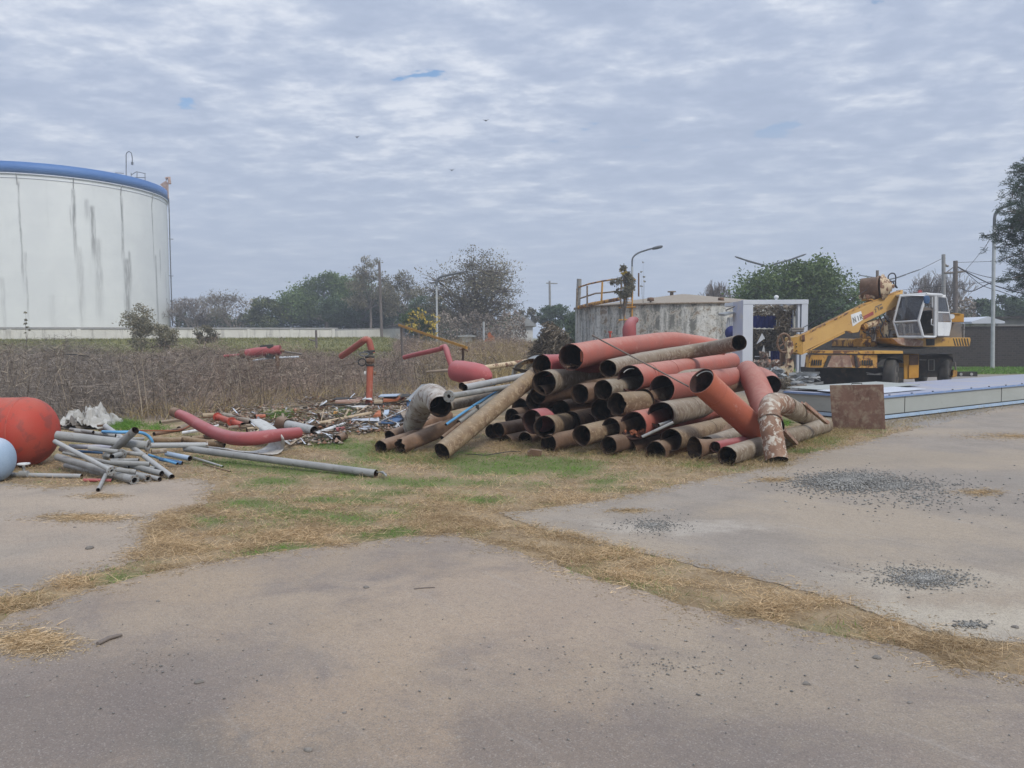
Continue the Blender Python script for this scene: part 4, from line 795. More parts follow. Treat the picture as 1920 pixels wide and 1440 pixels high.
for k, (t0, t1, w0, w1, hz) in enumerate(((.1, 2.6, .25, 1.3, .012), (.3, 3.8, 1.0, 2.2, .03))):
    mb = MB(); z = Hb+hz; mb.ext([cr+dx*t0+dy*w0+Vector((0, 0, z)), cr+dx*t1+dy*(w0+.1)+Vector((0, 0, z)), cr+dx*t1+dy*w1+Vector((0, 0, z+.02)), cr+dx*(t0-.1)+dy*w1+Vector((0, 0, z+.03))], (0, 0, .012))
    oo = mb.build('loose_sheet', M[('frame', 'greengrey')[k]]); tag(oo, ('pale loose sheet lying on the near end of the blue-edged panel stack', 'greenish loose sheet on the panel stack, farther back than the pale one')[k], 'metal sheet')
pl = [P(1555.5, 722.5, 13.95), P(1656.5, 721, 13.55), G(1659, 803), G(1561, 804)]
pl[2] = pl[1]+(pl[3]-pl[0])*1.0+Vector((.0, 0, 0)); nn = (pl[1]-pl[0]).cross(pl[3]-pl[0]).normalized(); 
mb = MB()
if nn.y < 0: nn = -nn
mb.ext(pl, nn*.012); o = mb.build('steel_plate', M['plate']); tag(o, 'square rusty pink-brown steel plate with pale patches, standing against the panel stack', 'steel plate')
mb = MB(); mb.tube([P(1597, 723, 13.9), P(1597, 719, 13.9), P(1616, 718.5, 13.8), P(1616, 722, 13.8)], .008, 6); mb.build('handle', M['dark'], o)
# ---------------------------------------------------------------- the yellow crane
def Q(x, y, Y): return P(1440+x/4.8, 460+y/4.8, Y)
base = P(1700, 727, 24.6); base.z = 0
crane = empty('mobile_crane', base, 'weathered yellow mobile crane with a white cab, its boom sloping down to the left', 'crane')
def part(mb, nm, mat, par=crane, **k): return mb.build(nm, [M[x] for x in mat] if isinstance(mat, list) else M[mat], par, **k)
def poly(pts, Y, d, nm, mat, par=crane, **k):
    mb = MB(); mb.ext([Q(p[0], p[1], p[2] if len(p) > 2 else Y) for p in pts], d if isinstance(d, (tuple, Vector)) else (0, d, 0)); return part(mb, nm, mat, par, **k)
def wtube(pts, r, nm, mat, par=crane, seg=8):
    mb = MB(); mb.tube([Q(*p) for p in pts], r, seg); return part(mb, nm, mat, par)
BT = 22.6; BF = 24.3
def by(x): return BT+(BF-BT)*(x-310)/(1190-310)
bp = [(310, 805), (600, 670), (880, 532), (1010, 478), (1190, 412), (1212, 405), (1215, 430), (1190, 470), (1150, 545), (1110, 575), (1000, 632), (870, 695), (838, 720), (825, 762), (812, 782), (760, 790), (735, 772), (700, 770), (690, 778), (500, 875), (350, 942), (312, 978)]
boom = poly([(x, y, by(x)) for x, y in bp], 0, (.10, .42, 0), 'boom', 'yelclean', bevel=.012)
mb = MB(); mb.ext([Q(300, 812, BT-.02), Q(885, 520, by(885)-.02), Q(1195, 405, by(1195)-.02), Q(1195, 413, by(1195)-.02), Q(885, 534, by(885)-.02), Q(300, 830, BT-.02)], (.1, .5, .01)); part(mb, 'boom_top_flange', 'yelrust', boom)
mb = MB(); mb.bar(Q(312, 975, BT-.01), Q(690, 785, by(690)-.01), .03, .03); part(mb, 'boom_edge_strip', 'yel', boom)
ln = poly([(745, 624, by(745)-.012), (838, 592, by(838)-.012), (856, 668, by(856)-.012), (762, 730, by(762)-.012)], 0, (0, .008, 0), 'white_decal', 'white', boom)
def letter_bars(segs, nm, mat, par, w_=.03):
    mb = MB()
    for (x0, y0, x1, y1) in segs: mb.bar(Q(x0, y0, by(x0)-.022), Q(x1, y1, by(x1)-.022), w_, .006, Vector((0, 1, 0)))
    return part(mb, nm, mat, par)
letter_bars([(762, 652, 776, 700), (762, 652, 790, 685), (781, 642, 794, 690), (806, 634, 818, 678), (826, 626, 836, 668), (826, 626, 843, 624), (843, 624, 846, 642), (832, 650, 846, 642), (838, 648, 852, 662)], 'decal_lettering', 'galv', ln, .022)
letter_bars([(862+i*10, 646-i*4.6, 866+i*10, 634-i*4.6) for i in range(9)]+[(870+i*9, 662-i*4.6, 874+i*9, 648-i*4.6) for i in range(9)], 'red_lettering', 'pink', boom, .035)
letter_bars([(860, 662, 950, 620), (864, 640, 940, 598)], 'red_stripe', 'redtank', boom, .02)
letter_bars([(966+i*9, 560-i*4, 970+i*9, 549-i*4) for i in range(7)], 'dark_lettering', 'rim', boom, .02)
def text(s, pos, xd, h, mat, nm, par, thick=.004):
    cu = bpy.data.curves.new(nm, 'FONT'); cu.body = s; cu.size = h; cu.extrude = thick; cu.align_x = 'CENTER'; cu.align_y = 'CENTER'
    t = bpy.data.objects.new(nm, cu); S.collection.objects.link(t); bpy.context.view_layer.update()
    me = bpy.data.meshes.new_from_object(t.evaluated_get(bpy.context.evaluated_depsgraph_get())); bpy.data.objects.remove(t)
    xd = Vector(xd).normalized(); up = Vector((0, 0, 1)); n = xd.cross(up).normalized(); up = n.cross(xd); W = world_of(par)
    me.materials.clear(); me.materials.append(M[mat]); me.transform(Matrix(((xd.x, up.x, n.x, pos.x-W.x), (xd.y, up.y, n.y, pos.y-W.y), (xd.z, up.z, n.z, pos.z-W.z), (0, 0, 0, 1))))
    o = link(bpy.data.objects.new(nm, me)); o.parent = par; return o
bd = (Q(1000, 560, by(1000))-Q(960, 580, by(960)))
text('2 Tm', Q(998, 572, by(998)-.03), bd, .17, 'rim', 'dark_numerals', boom)
# boom head, pulleys, hook
poly([(205, 830), (310, 810), (312, 985), (290, 985), (250, 965), (205, 965)], 22.5, .5, 'boom_head', 'yel', bevel=.01)
poly([(300, 812), (330, 800), (334, 860), (326, 868), (318, 850), (300, 850)], 22.45, .6, 'head_bracket', 'yelrust')
for (x, y) in ((255, 885), (256, 912), (258, 948)): wtube([(x, y, 22.46), (x, y, 22.52)], .02, 'pin', 'dark')
for (x0, x1, yy) in ((205, 320, 752), (195, 310, 762), (210, 315, 772)): wtube([(x0, yy, 22.3), (x1, yy-2, 22.5)], .035, 'guide_roller', 'rim')
for xx in (225, 252, 262): wtube([(xx, 755, 22.4), (xx, 560+xx*.1, 22.5)], .02, 'guide_post', 'lampdark')
mb = MB(); c = Q(143, 880, 22.3); mb.tube([c+Vector((math.cos(t)*.19, 0, math.sin(t)*.27)) for t in (2*math.pi*i/20 for i in range(21))], .035, 8)
for t in range(4): mb.bar(c, c+Vector((math.cos(t*1.57+.5)*.18, 0, math.sin(t*1.57+.5)*.26)), .03)
part(mb, 'pulley_wheel', 'rust')
poly([(175, 862), (222, 858), (232, 900), (228, 960), (200, 1000), (228, 1030), (236, 1080), (232, 1130), (205, 1160), (190, 1240), (165, 1250), (160, 1200), (178, 1150), (120, 1140), (118, 1100), (168, 1080), (178, 1000), (172, 930)], 22.25, .22, 'hook_block', 'cream', bevel=.01)
poly([(120, 940), (170, 930), (172, 1130), (118, 1130)], 22.5, .15, 'hanging_arm', 'rust', bevel=.01)
poly([(180, 1165), (232, 1175), (225, 1225), (200, 1215), (178, 1250), (160, 1240)], 22.2, .1, 'hook', 'amber')
for (x, y) in ((197, 885), (208, 1020), (200, 1090), (140, 1060)): wtube([(x, y, 22.2), (x, y, 22.26)], .035, 'pin', 'dark')
# drum and flange on the boom
dr = Q(955, 385, 24.2); mb = MB(); ax = Vector((.80, -.60, .06)).normalized(); L_ = .36
u1 = ax.cross(Vector((0, 0, 1))).normalized(); u2 = u1.cross(ax)
mb.rings([[dr+ax*(t*L_)+(u1*math.cos(a)+u2*math.sin(a))*q for a in (2*math.pi*i/24 for i in range(24))] for t, q in ((-1, .3), (-.95, .34), (.3, .34), (.35, .37), (.5, .37))]); part(mb, 'hose_drum', 'rust')
mb = MB(); dr2 = dr+ax*.25
mb.rings([[dr2+ax*t+(u1*math.cos(a)+u2*math.sin(a))*q for a in (2*math.pi*i/24 for i in range(24))] for t, q in ((0, .40), (.04, .40), (.05, .33), (.10, .32), (.11, .25), (.17, .24), (.18, .16), (.24, .15), (.25, .07), (.32, .06))]); part(mb, 'drum_flange', 'cream')
poly([(880, 440), (1010, 452), (1000, 478), (884, 476)], 24.0, .5, 'drum_bracket', 'cream')
poly([(905, 478), (985, 486), (985, 500), (905, 492)], 23.9, .5, 'drum_base', 'yelrust')
wtube([(984, 300, 24.4), (984, 226, 24.4)], .045, 'exhaust_pipe', 'rim'); wtube([(1010, 320, 24.1), (1025, 296, 24.1)], .09, 'drum_cap', 'rust')
for pts in ([(1085, 318), (1082, 280), (1105, 254), (1135, 254), (1150, 285), (1148, 350), (1165, 385)], [(1085, 315), (1105, 322), (1128, 335), (1138, 365), (1160, 382)], [(1100, 345), (1130, 322), (1148, 330), (1145, 372)]):
    pp = spline([Q(x, y, 24.1) for x, y in pts], 5); mb = MB(); mb.tube(pp, .02, 6); part(mb, 'hydraulic_hose', 'cable')
poly([(1190, 410), (1215, 400), (1200, 560), (1130, 590), (1120, 560)], 24.6, .3, 'boom_foot', 'yelrust')
# ram and machinery under the boom
wtube([(860, 725, 23.9), (1015, 688, 24.3)], .11, 'lift_ram', 'cream'); wtube([(842, 735, 23.85), (870, 722, 23.9)], .13, 'ram_end', 'yelrust')
wtube([(1015, 688, 24.3), (1090, 640, 24.5)], .07, 'ram_rod', 'galv')
wtube([(1120, 590, 24.5), (1085, 760, 24.5)], .17, 'slew_column', 'rustgrey', seg=16)
for pts in ([(1000, 640), (1030, 700), (1010, 760), (1040, 830)], [(1040, 620), (1060, 660), (1095, 690)], [(920, 735), (905, 790), (935, 830)], [(945, 740), (960, 800), (950, 850)], [(840, 745), (870, 785), (925, 790)], [(1060, 800), (1085, 850), (1110, 870)], [(1100, 760), (1090, 820), (1120, 880)]):
    pp = spline([Q(x, y, 24.05) for x, y in pts], 5); mb = MB(); mb.tube(pp, .022, 6); part(mb, 'hydraulic_hose', 'cable')
poly([(1005, 680), (1060, 660), (1075, 740), (1040, 780), (1050, 870), (1000, 875), (1015, 800), (1000, 760)], 24.3, .25, 'pivot_bracket', 'yelrust')
poly([(1045, 700), (1075, 690), (1085, 790), (1070, 870), (1050, 870)], 24.15, .2, 'pivot_arm', 'cream')
poly([(865, 740), (925, 735), (925, 835), (865, 838)], 24.5, .3, 'valve_box', 'yelrust')
poly([(930, 760), (1000, 750), (1000, 870), (930, 880)], 24.7, .3, 'oil_tank', 'rim')
for x, y, w_, h in ((950, 800, 20, 60), (1095, 830, 25, 40), (900, 770, 15, 50), (985, 700, 30, 30)): poly([(x, y), (x+w_, y), (x+w_, y+h), (x, y+h)], 24.1, .12, 'valve', 'rim')
poly([(760, 850), (800, 838), (950, 842), (975, 865), (990, 915), (760, 912)], 24.4, 1.6, 'deck_front', 'yelrust', bevel=.02)
poly([(805, 916), (1500, 912), (1520, 928), (1500, 935), (805, 925)], 24.0, 2.0, 'slew_ring', 'dark')
# main deck
Y0, Y1 = 23.4, 24.9
def dk(x): return Y0+(Y1-Y0)*(x-1120)/(1820-1120)
dpoly = [(1120, 835), (1400, 828), (1820, 830), (1825, 850), (1815, 908), (1410, 912), (1250, 908), (1180, 888)]
deck = poly([(x, y, dk(x)) for x, y in dpoly], 0, (-.3, 1.9, 0), 'deck', 'yel', bevel=.01)
poly([(x, y, dk(x)-.012) for x, y in ((1122, 838), (1290, 832), (1400, 860), (1395, 905), (1250, 906), (1180, 886))], 0, (0, .008, 0), 'rust_scab', 'plate', deck)
poly([(x, y, dk(x)-.014) for x, y in ((1422, 842), (1500, 842), (1500, 902), (1425, 902))], 0, (0, .008, 0), 'deck_hatch', 'dark', deck)
for k in range(6): poly([(x, y, dk(x)-.014) for x, y in ((1664+k*25, 838), (1674+k*25, 838), (1694+k*24, 904), (1682+k*24, 904))], 0, (0, .008, 0), 'hazard_stripe', 'dark', deck)
# cab: front face and side face meet on the middle pillar
cab = empty('cab', Q(1380, 640, 23.5), None, None); cab.parent = crane; cab.location = Q(1380, 640, 23.5)-crane.location
FY, SY, RY = 23.9, 23.2, 24.3   # depth at left edge, corner pillar, rear
def cf(x): return FY+(SY-FY)*(x-1130)/(1385-1130) if x < 1385 else SY+(RY-SY)*(x-1385)/(1645-1385)
def cq(x, y): return (x, y, cf(x))
def cabbar(pts, r=.03, nm='cab_frame', mat='white'): wtube([cq(x, y) for x, y in pts], r, nm, mat, cab)
cabbar([(1190, 458), (1130, 690)], .034, 'pillar'); cabbar([(1130, 690), (1172, 828)], .028, 'pillar')
cabbar([(1420, 442), (1355, 675), (1395, 822)], .04, 'pillar'); cabbar([(1185, 460), (1420, 440)], .035, 'roof_rail'); cabbar([(1420, 442), (1560, 448)], .05, 'roof_rail')
cabbar([(1130, 692), (1355, 678)], .03, 'sill_rail'); cabbar([(1172, 826), (1395, 824)], .045, 'floor_rail'); cabbar([(1395, 822), (1500, 824)], .035, 'floor_rail')
cabbar([(1502, 452), (1502, 824)], .05, 'door_post'); cabbar([(1524, 460), (1524, 812)], .022, 'door_post'); cabbar([(1524, 458), (1600, 470), (1648, 690), (1625, 812), (1526, 812)], .025, 'rear_frame'); cabbar([(1524, 602), (1630, 606)], .02, 'rear_frame')
def cabpane(pts, nm, mat, off=.0, th=.006): poly([(x, y, cf(x)+off) for x, y in pts], 0, (0, th, 0), nm, mat, cab)
cabpane([(1192, 465), (1412, 448), (1350, 674), (1136, 686)], 'windscreen', 'glass'); cabpane([(1136, 698), (1352, 684), (1390, 818), (1174, 822)], 'lower_window', 'glassclear')
cabpane([(1528, 464), (1596, 474), (1628, 600), (1528, 600)], 'side_window', 'glass'); cabpane([(1528, 610), (1632, 610), (1645, 686), (1528, 686)], 'side_window', 'glassclear')
cabpane([(1526, 690), (1648, 692), (1624, 810), (1526, 812)], 'side_panel', 'white', -.01, .02)
cabpane([(1190, 452), (1420, 436), (1566, 446), (1600, 466), (1500, 462), (1400, 456)], 'roof_edge', 'white', 0, .05)
mb = MB(); rf = [Q(*cq(1187, 455)), Q(*cq(1420, 438)), Q(*cq(1600, 462))]; rf += [rf[2]+Vector((-1.1, .9, .02)), rf[0]+Vector((.3, 1.2, .02))]; mb.ext(rf, (0, 0, .05)); part(mb, 'roof', 'white', cab)
mb = MB(); fl_ = [Q(*cq(1175, 830)), Q(*cq(1395, 828)), Q(*cq(1625, 815))]; fl_ += [fl_[2]+Vector((-1.1, .9, .0)), fl_[0]+Vector((.3, 1.2, .0))]; mb.ext(fl_, (0, 0, .04)); part(mb, 'floor', 'dark', cab)
mb = MB(); mb.ext([Q(1250, 560, 24.9), Q(1560, 560, 24.9), Q(1600, 815, 24.9), Q(1210, 815, 24.9)], (0, .04, 0)); part(mb, 'rear_panel', 'rim', cab)
mb = MB(); mb.ext([Q(1480, 462, 24.85), Q(1500, 462, 24.85), Q(1500, 560, 24.85), Q(1480, 560, 24.85)], (0, .04, 0)); mb.ext([Q(1230, 470, 25), Q(1256, 470, 25), Q(1256, 560, 25), Q(1230, 560, 25)], (0, .04, 0)); part(mb, 'rear_pillar', 'white', cab)
poly([(1395, 590), (1480, 580), (1490, 730), (1500, 790), (1400, 800), (1385, 740)], 24.3, .45, 'seat', 'dark', cab, bevel=.04)
poly([(1200, 705), (1230, 700), (1245, 725), (1230, 740), (1240, 800), (1222, 805), (1218, 740)], 24.1, .06, 'control_lever', 'galvlite', cab)
for x in (1270, 1295, 1185): poly([(x, 715), (x+9, 712), (x+16, 800), (x+4, 802)], 24.2, .05, 'control_lever', 'galvlite', cab)
poly([(1160, 795), (1385, 788), (1388, 815), (1172, 820)], 24.15, .3, 'control_console', 'rustgrey', cab)
wtube([(1475, 665, 23.3), (1470, 672, 23.2), (1470, 712, 23.2), (1488, 720, 23.3)], .014, 'grab_handle', 'white', cab)
poly([(1408, 460), (1430, 450), (1452, 455), (1462, 480), (1455, 518), (1440, 528), (1412, 520)], 23.0, .08, 'wing_mirror', 'bluedk', cab, bevel=.02)
wtube([(1360, 430, 23.6), (1374, 408, 23.6)], .055, 'beacon', 'pink', cab, 10)
wtube([(1200, 445, 24.0), (1390, 425, 23.6)], .012, 'roof_rod', 'rust', cab)
poly([(1648, 612), (1765, 618), (1765, 692), (1650, 690)], 24.7, .7, 'counterweight', 'amber', bevel=.015)
poly([(1650, 608), (1740, 614), (1740, 620), (1650, 614)], 24.65, .7, 'counterweight_lid', 'yelrust')
mb = MB(); c = Q(1658, 640, 24.67); mb.tube([c, c+Vector((0, .02, 0))], .08, 12); part(mb, 'round_sticker', 'white')
poly([(1520, 694), (1740, 700), (1745, 832), (1500, 832)], 25.2, .5, 'engine_box', 'rim')
wtube([(1762, 705, 24.8), (1758, 830, 24.9)], .035, 'rear_post', 'galv')
# carrier
poly([(380, 985), (985, 985), (985, 1105), (365, 1100)], 23.3, .35, 'front_bumper', 'yelrust', bevel=.012)
poly([(420, 945), (960, 952), (960, 978), (415, 972)], 23.25, 1.0, 'bumper_beam', 'yelrust', bevel=.01)
poly([(955, 948), (1215, 950), (1217, 975), (955, 977)], 23.2, 1.0, 'bumper_beam', 'yel', bevel=.01)
poly([(540, 990), (735, 990), (760, 1095), (505, 1095)], 23.28, .01, 'rust_panel', 'plate')
poly([(545, 990), (575, 990), (530, 1098), (498, 1098)], 23.27, .01, 'dark_slash', 'dark'); poly([(780, 990), (795, 990), (818, 1098), (792, 1098)], 23.27, .01, 'dark_slash', 'dark')
for k in range(5):
    poly([(395+k*20, 1030), (405+k*20, 1028), (402+k*20, 1080), (388+k*20, 1082)], 23.27, .012, 'grille_slot', 'dark'); poly([(845+k*21, 1035), (858+k*21, 1032), (858+k*21, 1078), (845+k*21, 1080)], 23.27, .012, 'grille_slot', 'dark')
poly([(420, 1105), (1220, 1100), (1220, 1250), (430, 1260)], 24.2, 1.2, 'undercarriage', 'dark')
poly([(985, 985), (1215, 978), (1215, 1010), (985, 1010)], 24.0, 1.2, 'chassis_rail', 'dark'); poly([(1360, 990), (1660, 975), (1665, 1010), (1640, 1180), (1370, 1190)], 25.6, .8, 'chassis_rear', 'dark')
def wheel(x, y, Y, rr, n=Vector((.80, -.60, 0))):
    n = n.normalized(); c = Q(x, y, Y); c.z = rr; a1_ = n.cross(Vector((0, 0, 1))).normalized(); a2_ = Vector((0, 0, 1)); mb = MB()
    prof = [(-.16, rr*.55), (-.17, rr*.8), (-.15, rr*.95), (-.10, rr), (.10, rr), (.15, rr*.95), (.17, rr*.8), (.16, rr*.55)]
    rg = []
    for off, q in prof: rg.append([c+n*off+(a1_*math.cos(t)+a2_*math.sin(t))*(q*(1+(.012*(i % 2) if q > rr*.9 else 0))) for i, t in enumerate(2*math.pi*i/40 for i in range(40))])
    mb.rings(rg, True, True); wo = mb.build('wheel', M['rubber'], crane); mb = MB()
    for o1, q1 in ((.165, rr*.55),): mb.rings([[c+n*o_+(a1_*math.cos(t)+a2_*math.sin(t))*q_ for t in (2*math.pi*i/24 for i in range(24))] for o_, q_ in ((.155, rr*.57), (.175, rr*.55), (.10, rr*.45), (.09, rr*.2), (.16, rr*.17), (.165, .01))])
    mb.build('rim', M['rim'], wo)
wheel(1110, 1105, 24.1, .50); wheel(1590, 1085, 25.9, .50); wheel(720, 1100, 26.3, .50); wheel(1380, 1085, 27.4, .50)
poly([(1000, 1010), (1110, 998), (1215, 1010), (1222, 1060), (1200, 1030), (1110, 1012), (1020, 1030), (990, 1060)], 23.85, .45, 'mudguard', 'dark'); poly([(1500, 1000), (1600, 985), (1660, 1010), (1672, 1050), (1640, 1020), (1590, 1004), (1520, 1020)], 25.6, .45, 'mudguard', 'dark')
poly([(1218, 985), (1360, 978), (1358, 1190), (1300, 1205), (1225, 1205)], 24.5, .6, 'tool_box', 'amber', bevel=.015); poly([(1272, 985), (1356, 982), (1354, 1075), (1272, 1078)], 24.48, .01, 'tool_box_opening', 'rust'); poly([(1268, 1080), (1356, 1078), (1354, 1190), (1268, 1195)], 24.46, .012, 'tool_box_door', 'amber')
for pts in ([(1445, 1030), (1495, 1030), (1495, 1125), (1445, 1125), (1445, 1030)], [(1365, 1030), (1425, 1030)], [(885, 1145), (960, 1160), (1045, 1148), (1042, 1195)], [(890, 1160), (1030, 1165)], [(740, 1240), (840, 1235), (842, 1255)]): wtube([(x, y, 23.9 if x < 1100 else 25.3) for x, y in pts], .016, 'step_rail', 'galv')
poly([(1670, 1120), (1705, 1128), (1700, 1180), (1660, 1190)], 25.6, .4, 'rear_bumper', 'yelrust')
wtube([(1680, 1050, 25.6), (1690, 1120, 25.6)], .03, 'tow_bar', 'rim')
def cableline(name, pts, r, label, sag=0, cat='cable', mat='cable', group=None):
    pp = []
    for i in range(len(pts)-1):
        a, b = Vector(pts[i]), Vector(pts[i+1])
        for k in range(12 if i < len(pts)-2 else 13): t = k/12; q = a.lerp(b, t); q.z -= sag*4*t*(1-t)*(a-b).length/30; pp.append(q)
    mb = MB(); mb.tube(pp, r, 5); o = mb.build(name, M[mat]); tag(o, label, cat, group); return o
mb = MB(); mb.tube([Q(300, 748, 22.6), Q(600, 590, 23.2), Q(885, 400, 24)], .012, 5); part(mb, 'hoist_rope', 'cable')
# trailer lights bar behind the crane
mb = MB(); mb.ext([Q(1690, 1140, 26.5), Q(1885, 1138, 26.5), Q(1885, 1180, 26.5), Q(1690, 1180, 26.5)], (0, .3, 0)); o = mb.build('light_bar', M['dark']); tag(o, 'low dark bar with two round lamps on the ground behind the crane', 'light bar')
for x in (1736, 1830):
    mb = MB(); c = Q(x, 1160, 26.49); mb.tube([c, c+Vector((0, -.02, 0))], .05, 12); mb.build('lamp', M['galvlite'], o)
# ---------------------------------------------------------------- the pale portal booth with its heap of scrap
YF = 27.5; fx = lambda u, v, Y=YF: P(u, v, Y)
zt = fx(1450, 562).z; zb = 0
xl, xr = fx(1378.5, 600).x, fx(1515, 600).x; D = 2.2
bo = Vector(((xl+xr)/2, YF, 0)); booth = empty('booth_frame', bo, 'pale grey open booth frame left of the crane, blue banners hanging inside it', 'booth')
H = zt
def bx(nm, x0, x1, y0, y1, z0, z1, mat, bevel=.008, par=None): mb = MB(); mb.box(((x0+x1)/2, (y0+y1)/2, (z0+z1)/2), x1-x0, y1-y0, z1-z0); return mb.build(nm, M[mat], par or booth, bevel=bevel)
c1 = fx(1393, 600).x; c2 = fx(1412, 600).x; c3 = fx(1503, 600).x; c4 = fx(1497, 600).x
bx('corner_post', c1, c2, YF, YF+.3, 0, H-.16, 'frame'); bx('corner_post', c3, xr, YF, YF+.3, 0, H-.16, 'frame'); bx('inner_strip', c4, c3-.03, YF+.06, YF+.2, 0, H-.16, 'frame')
mb = MB(); mb.ext([Vector((c1-.004, YF+.02, 0)), Vector((c1-.10, YF+.9, 0)), Vector((c1-.10, YF+.9, H-.03)), Vector((c1-.004, YF+.02, H-.03))], (.03, .05, 0)); mb.build('side_panel', M['lav'], booth)  # darker sheet colour puts the shade of the frame's left side into the panel
bx('top_beam', c1-.0, xr+.01, YF-.01, YF+.3, H-.158, H, 'frame'); bx('back_post', c3, xr, YF+D, YF+D+.2, 0, H-.16, 'frame'); bx('top_side_rail', xr-.2, xr-.02, YF+.31, YF+D, H-.15, H-.02, 'frame'); bx('top_side_rail', c1, c1+.18, YF+.31, YF+D, H-.15, H-.02, 'frame'); bx('back_beam', c1, xr, YF+D, YF+D+.2, H-.158, H-.01, 'frame')
mb = MB(); c = fx(1455.5, 562, YF+.15); c.z = H
mb.rings([[c+Vector((math.cos(t)*q, math.sin(t)*q, z)) for t in (2*math.pi*i/14 for i in range(14))] for z, q in ((0, .04), (.04, .04), (.06, .075), (.11, .085), (.15, .06), (.17, .02))]); mb.build('roof_lamp', M['white'], booth)
z2 = lambda x, y, Y: P(1340+x/7.2, 540+y/7.2, Y)
def banner(pts, Y, label, mat='navy', nm='blue_banner', cat='banner', fold=.05):
    a, b, c_, d_ = [z2(x, y, Y) for x, y in pts]; nx_, ny_ = 14, 6; V = []; mb = MB()
    for j in range(ny_+1):
        for i in range(nx_+1):
            p = a.lerp(b, i/nx_).lerp(d_.lerp(c_, i/nx_), j/ny_); p.y += fold*math.sin(i*1.7+j*.6); p.z += .02*math.sin(i*2.1)*j/ny_; V.append(p)
    W = [p+Vector((0, .015, 0)) for p in V]; n = len(V); fs = []; w_ = nx_+1
    for j in range(ny_):
        for i in range(nx_): q = j*w_+i; fs += [(q, q+1, q+1+w_, q+w_), (n+q+w_, n+q+1+w_, n+q+1, n+q)]
    for i in range(nx_): fs += [(i+1, i, n+i, n+i+1), (ny_*w_+i, ny_*w_+i+1, n+ny_*w_+i+1, n+ny_*w_+i)]
    for j in range(ny_): fs += [(j*w_, (j+1)*w_, n+(j+1)*w_, n+j*w_), ((j+1)*w_+nx_, j*w_+nx_, n+j*w_+nx_, n+(j+1)*w_+nx_)]
    mb.add(V, fs, 0, True); o = mb.build(nm, M[mat]); tag(o, label, cat); return o
banner([(520, 370), (835, 370), (835, 540), (520, 540)], YF+.9, 'wide navy banner hanging in the upper left of the booth frame')
banner([(990, 330), (1060, 300), (1060, 560), (990, 540)], YF+1.0, 'narrow navy banner hanging in the right of the booth frame')
banner([(760, 850), (890, 850), (890, 985), (760, 985)], YF+1.2, 'low navy cloth behind the rubbish inside the booth frame')
banner([(170, 400), (272, 390), (272, 690), (140, 680)], YF+1.4, 'white sheet with a blue disc hanging left of the booth frame', 'frame', 'hanging_sheet', 'sheet')
o = bpy.data.objects['hanging_sheet']; mb = MB(); c = z2(235, 605, YF+1.3); mb.rings([[c+Vector((math.cos(t)*q, y, math.sin(t)*q)) for t in (2*math.pi*i/20 for i in range(20))] for y, q in ((.03, .26), (0, .26), (-.001, .01))]); mb.build('blue_disc', M['navy'], o)
mb = MB(); mb.ext([z2(135, 350, YF+.6), z2(272, 325, YF+.6), z2(272, 340, YF+.6), z2(140, 380, YF+.6)], (0, .9, .05)); o = mb.build('canopy_sheet', M['greysheet']); tag(o, 'sagging grey canopy sheet sticking out left of the booth frame', 'sheet metal')
mb = MB(); mb.ext([z2(525, 555, YF+1.7), z2(1120, 560, YF+1.7), z2(1120, 1090, YF+1.7), z2(525, 1090, YF+1.7)], (0, .1, 0)); o = mb.build('back_board', M['dark']); tag(o, 'dark board closing the back of the booth frame', 'board')  # plain dark board across the back
def tangle(nm, label, cat, boxes, n, ln, w_, mat, kind=None, elong=(1, 1, 1)):
    """heap of loose strips inside the given pixel boxes (x0,y0,x1,y1,Y0,Y1 in full picture pixels)"""
    V = []
    for b in boxes:
        for k in range(int(n*b[6] if len(b) > 6 else n)):
            p = P(random.uniform(b[0], b[2]), random.uniform(b[1], b[3]), random.uniform(b[4], b[5])); d = Vector((random.gauss(0, 1)*elong[0], random.gauss(0, 1)*elong[1], random.gauss(0, 1)*elong[2])).normalized()
            s = d.cross(Vector((random.gauss(0, 1), random.gauss(0, 1), random.gauss(0, 1)))).normalized()*random.uniform(*w_)/2; l = random.uniform(*ln)/2; V.append([p-d*l-s, p+d*l-s, p+d*l+s, p-d*l+s])
    o = quads(nm, np.array([[list(q) for q in f] for f in V]), M[mat], kind=kind); tag(o, label, cat); return o
tangle('scrap_heap', 'tangled grey heap of wire and leaves hanging down the middle of the booth frame', 'scrap heap', [(1413, 572, 1500, 592, YF+.4, YF+1.2, 1), (1456, 585, 1482, 640, YF+.3, YF+.8, 1.3), (1415, 618, 1462, 650, YF+.8, YF+1.3, .7)], 420, (.05, .3), (.01, .07), 'bush')
tangle('rubble_pile', 'low pile of mixed rubble along the foot of the booth frame', 'rubble pile', [(1412, 676, 1468, 690, YF-1.2, YF+.6, 1), (1425, 660, 1440, 675, YF+.5, YF+1, .2)], 700, (.04, .16), (.03, .09), 'rubble')
for k, (pts, lab, mt) in enumerate((([(575, 740), (640, 610), (680, 680), (565, 760)], 'pale tilted board in the rubbish inside the booth frame', 'frame'), ([(625, 905), (665, 770), (690, 905)], 'white pointed offcut standing in the rubbish of the booth', 'white'), ([(735, 850), (752, 850), (752, 925), (735, 925)], 'small white strip standing at the right of the pointed offcut', 'white'), ([(545, 918), (750, 915), (750, 928), (545, 930)], 'narrow pale ledge under the pointed offcut in the booth', 'frame'))):
    mb = MB(); mb.ext([z2(x, y, YF+.75+.02*k) for x, y in pts], (0, .03, 0)); o = mb.build('board', M[mt]); tag(o, lab, 'board')
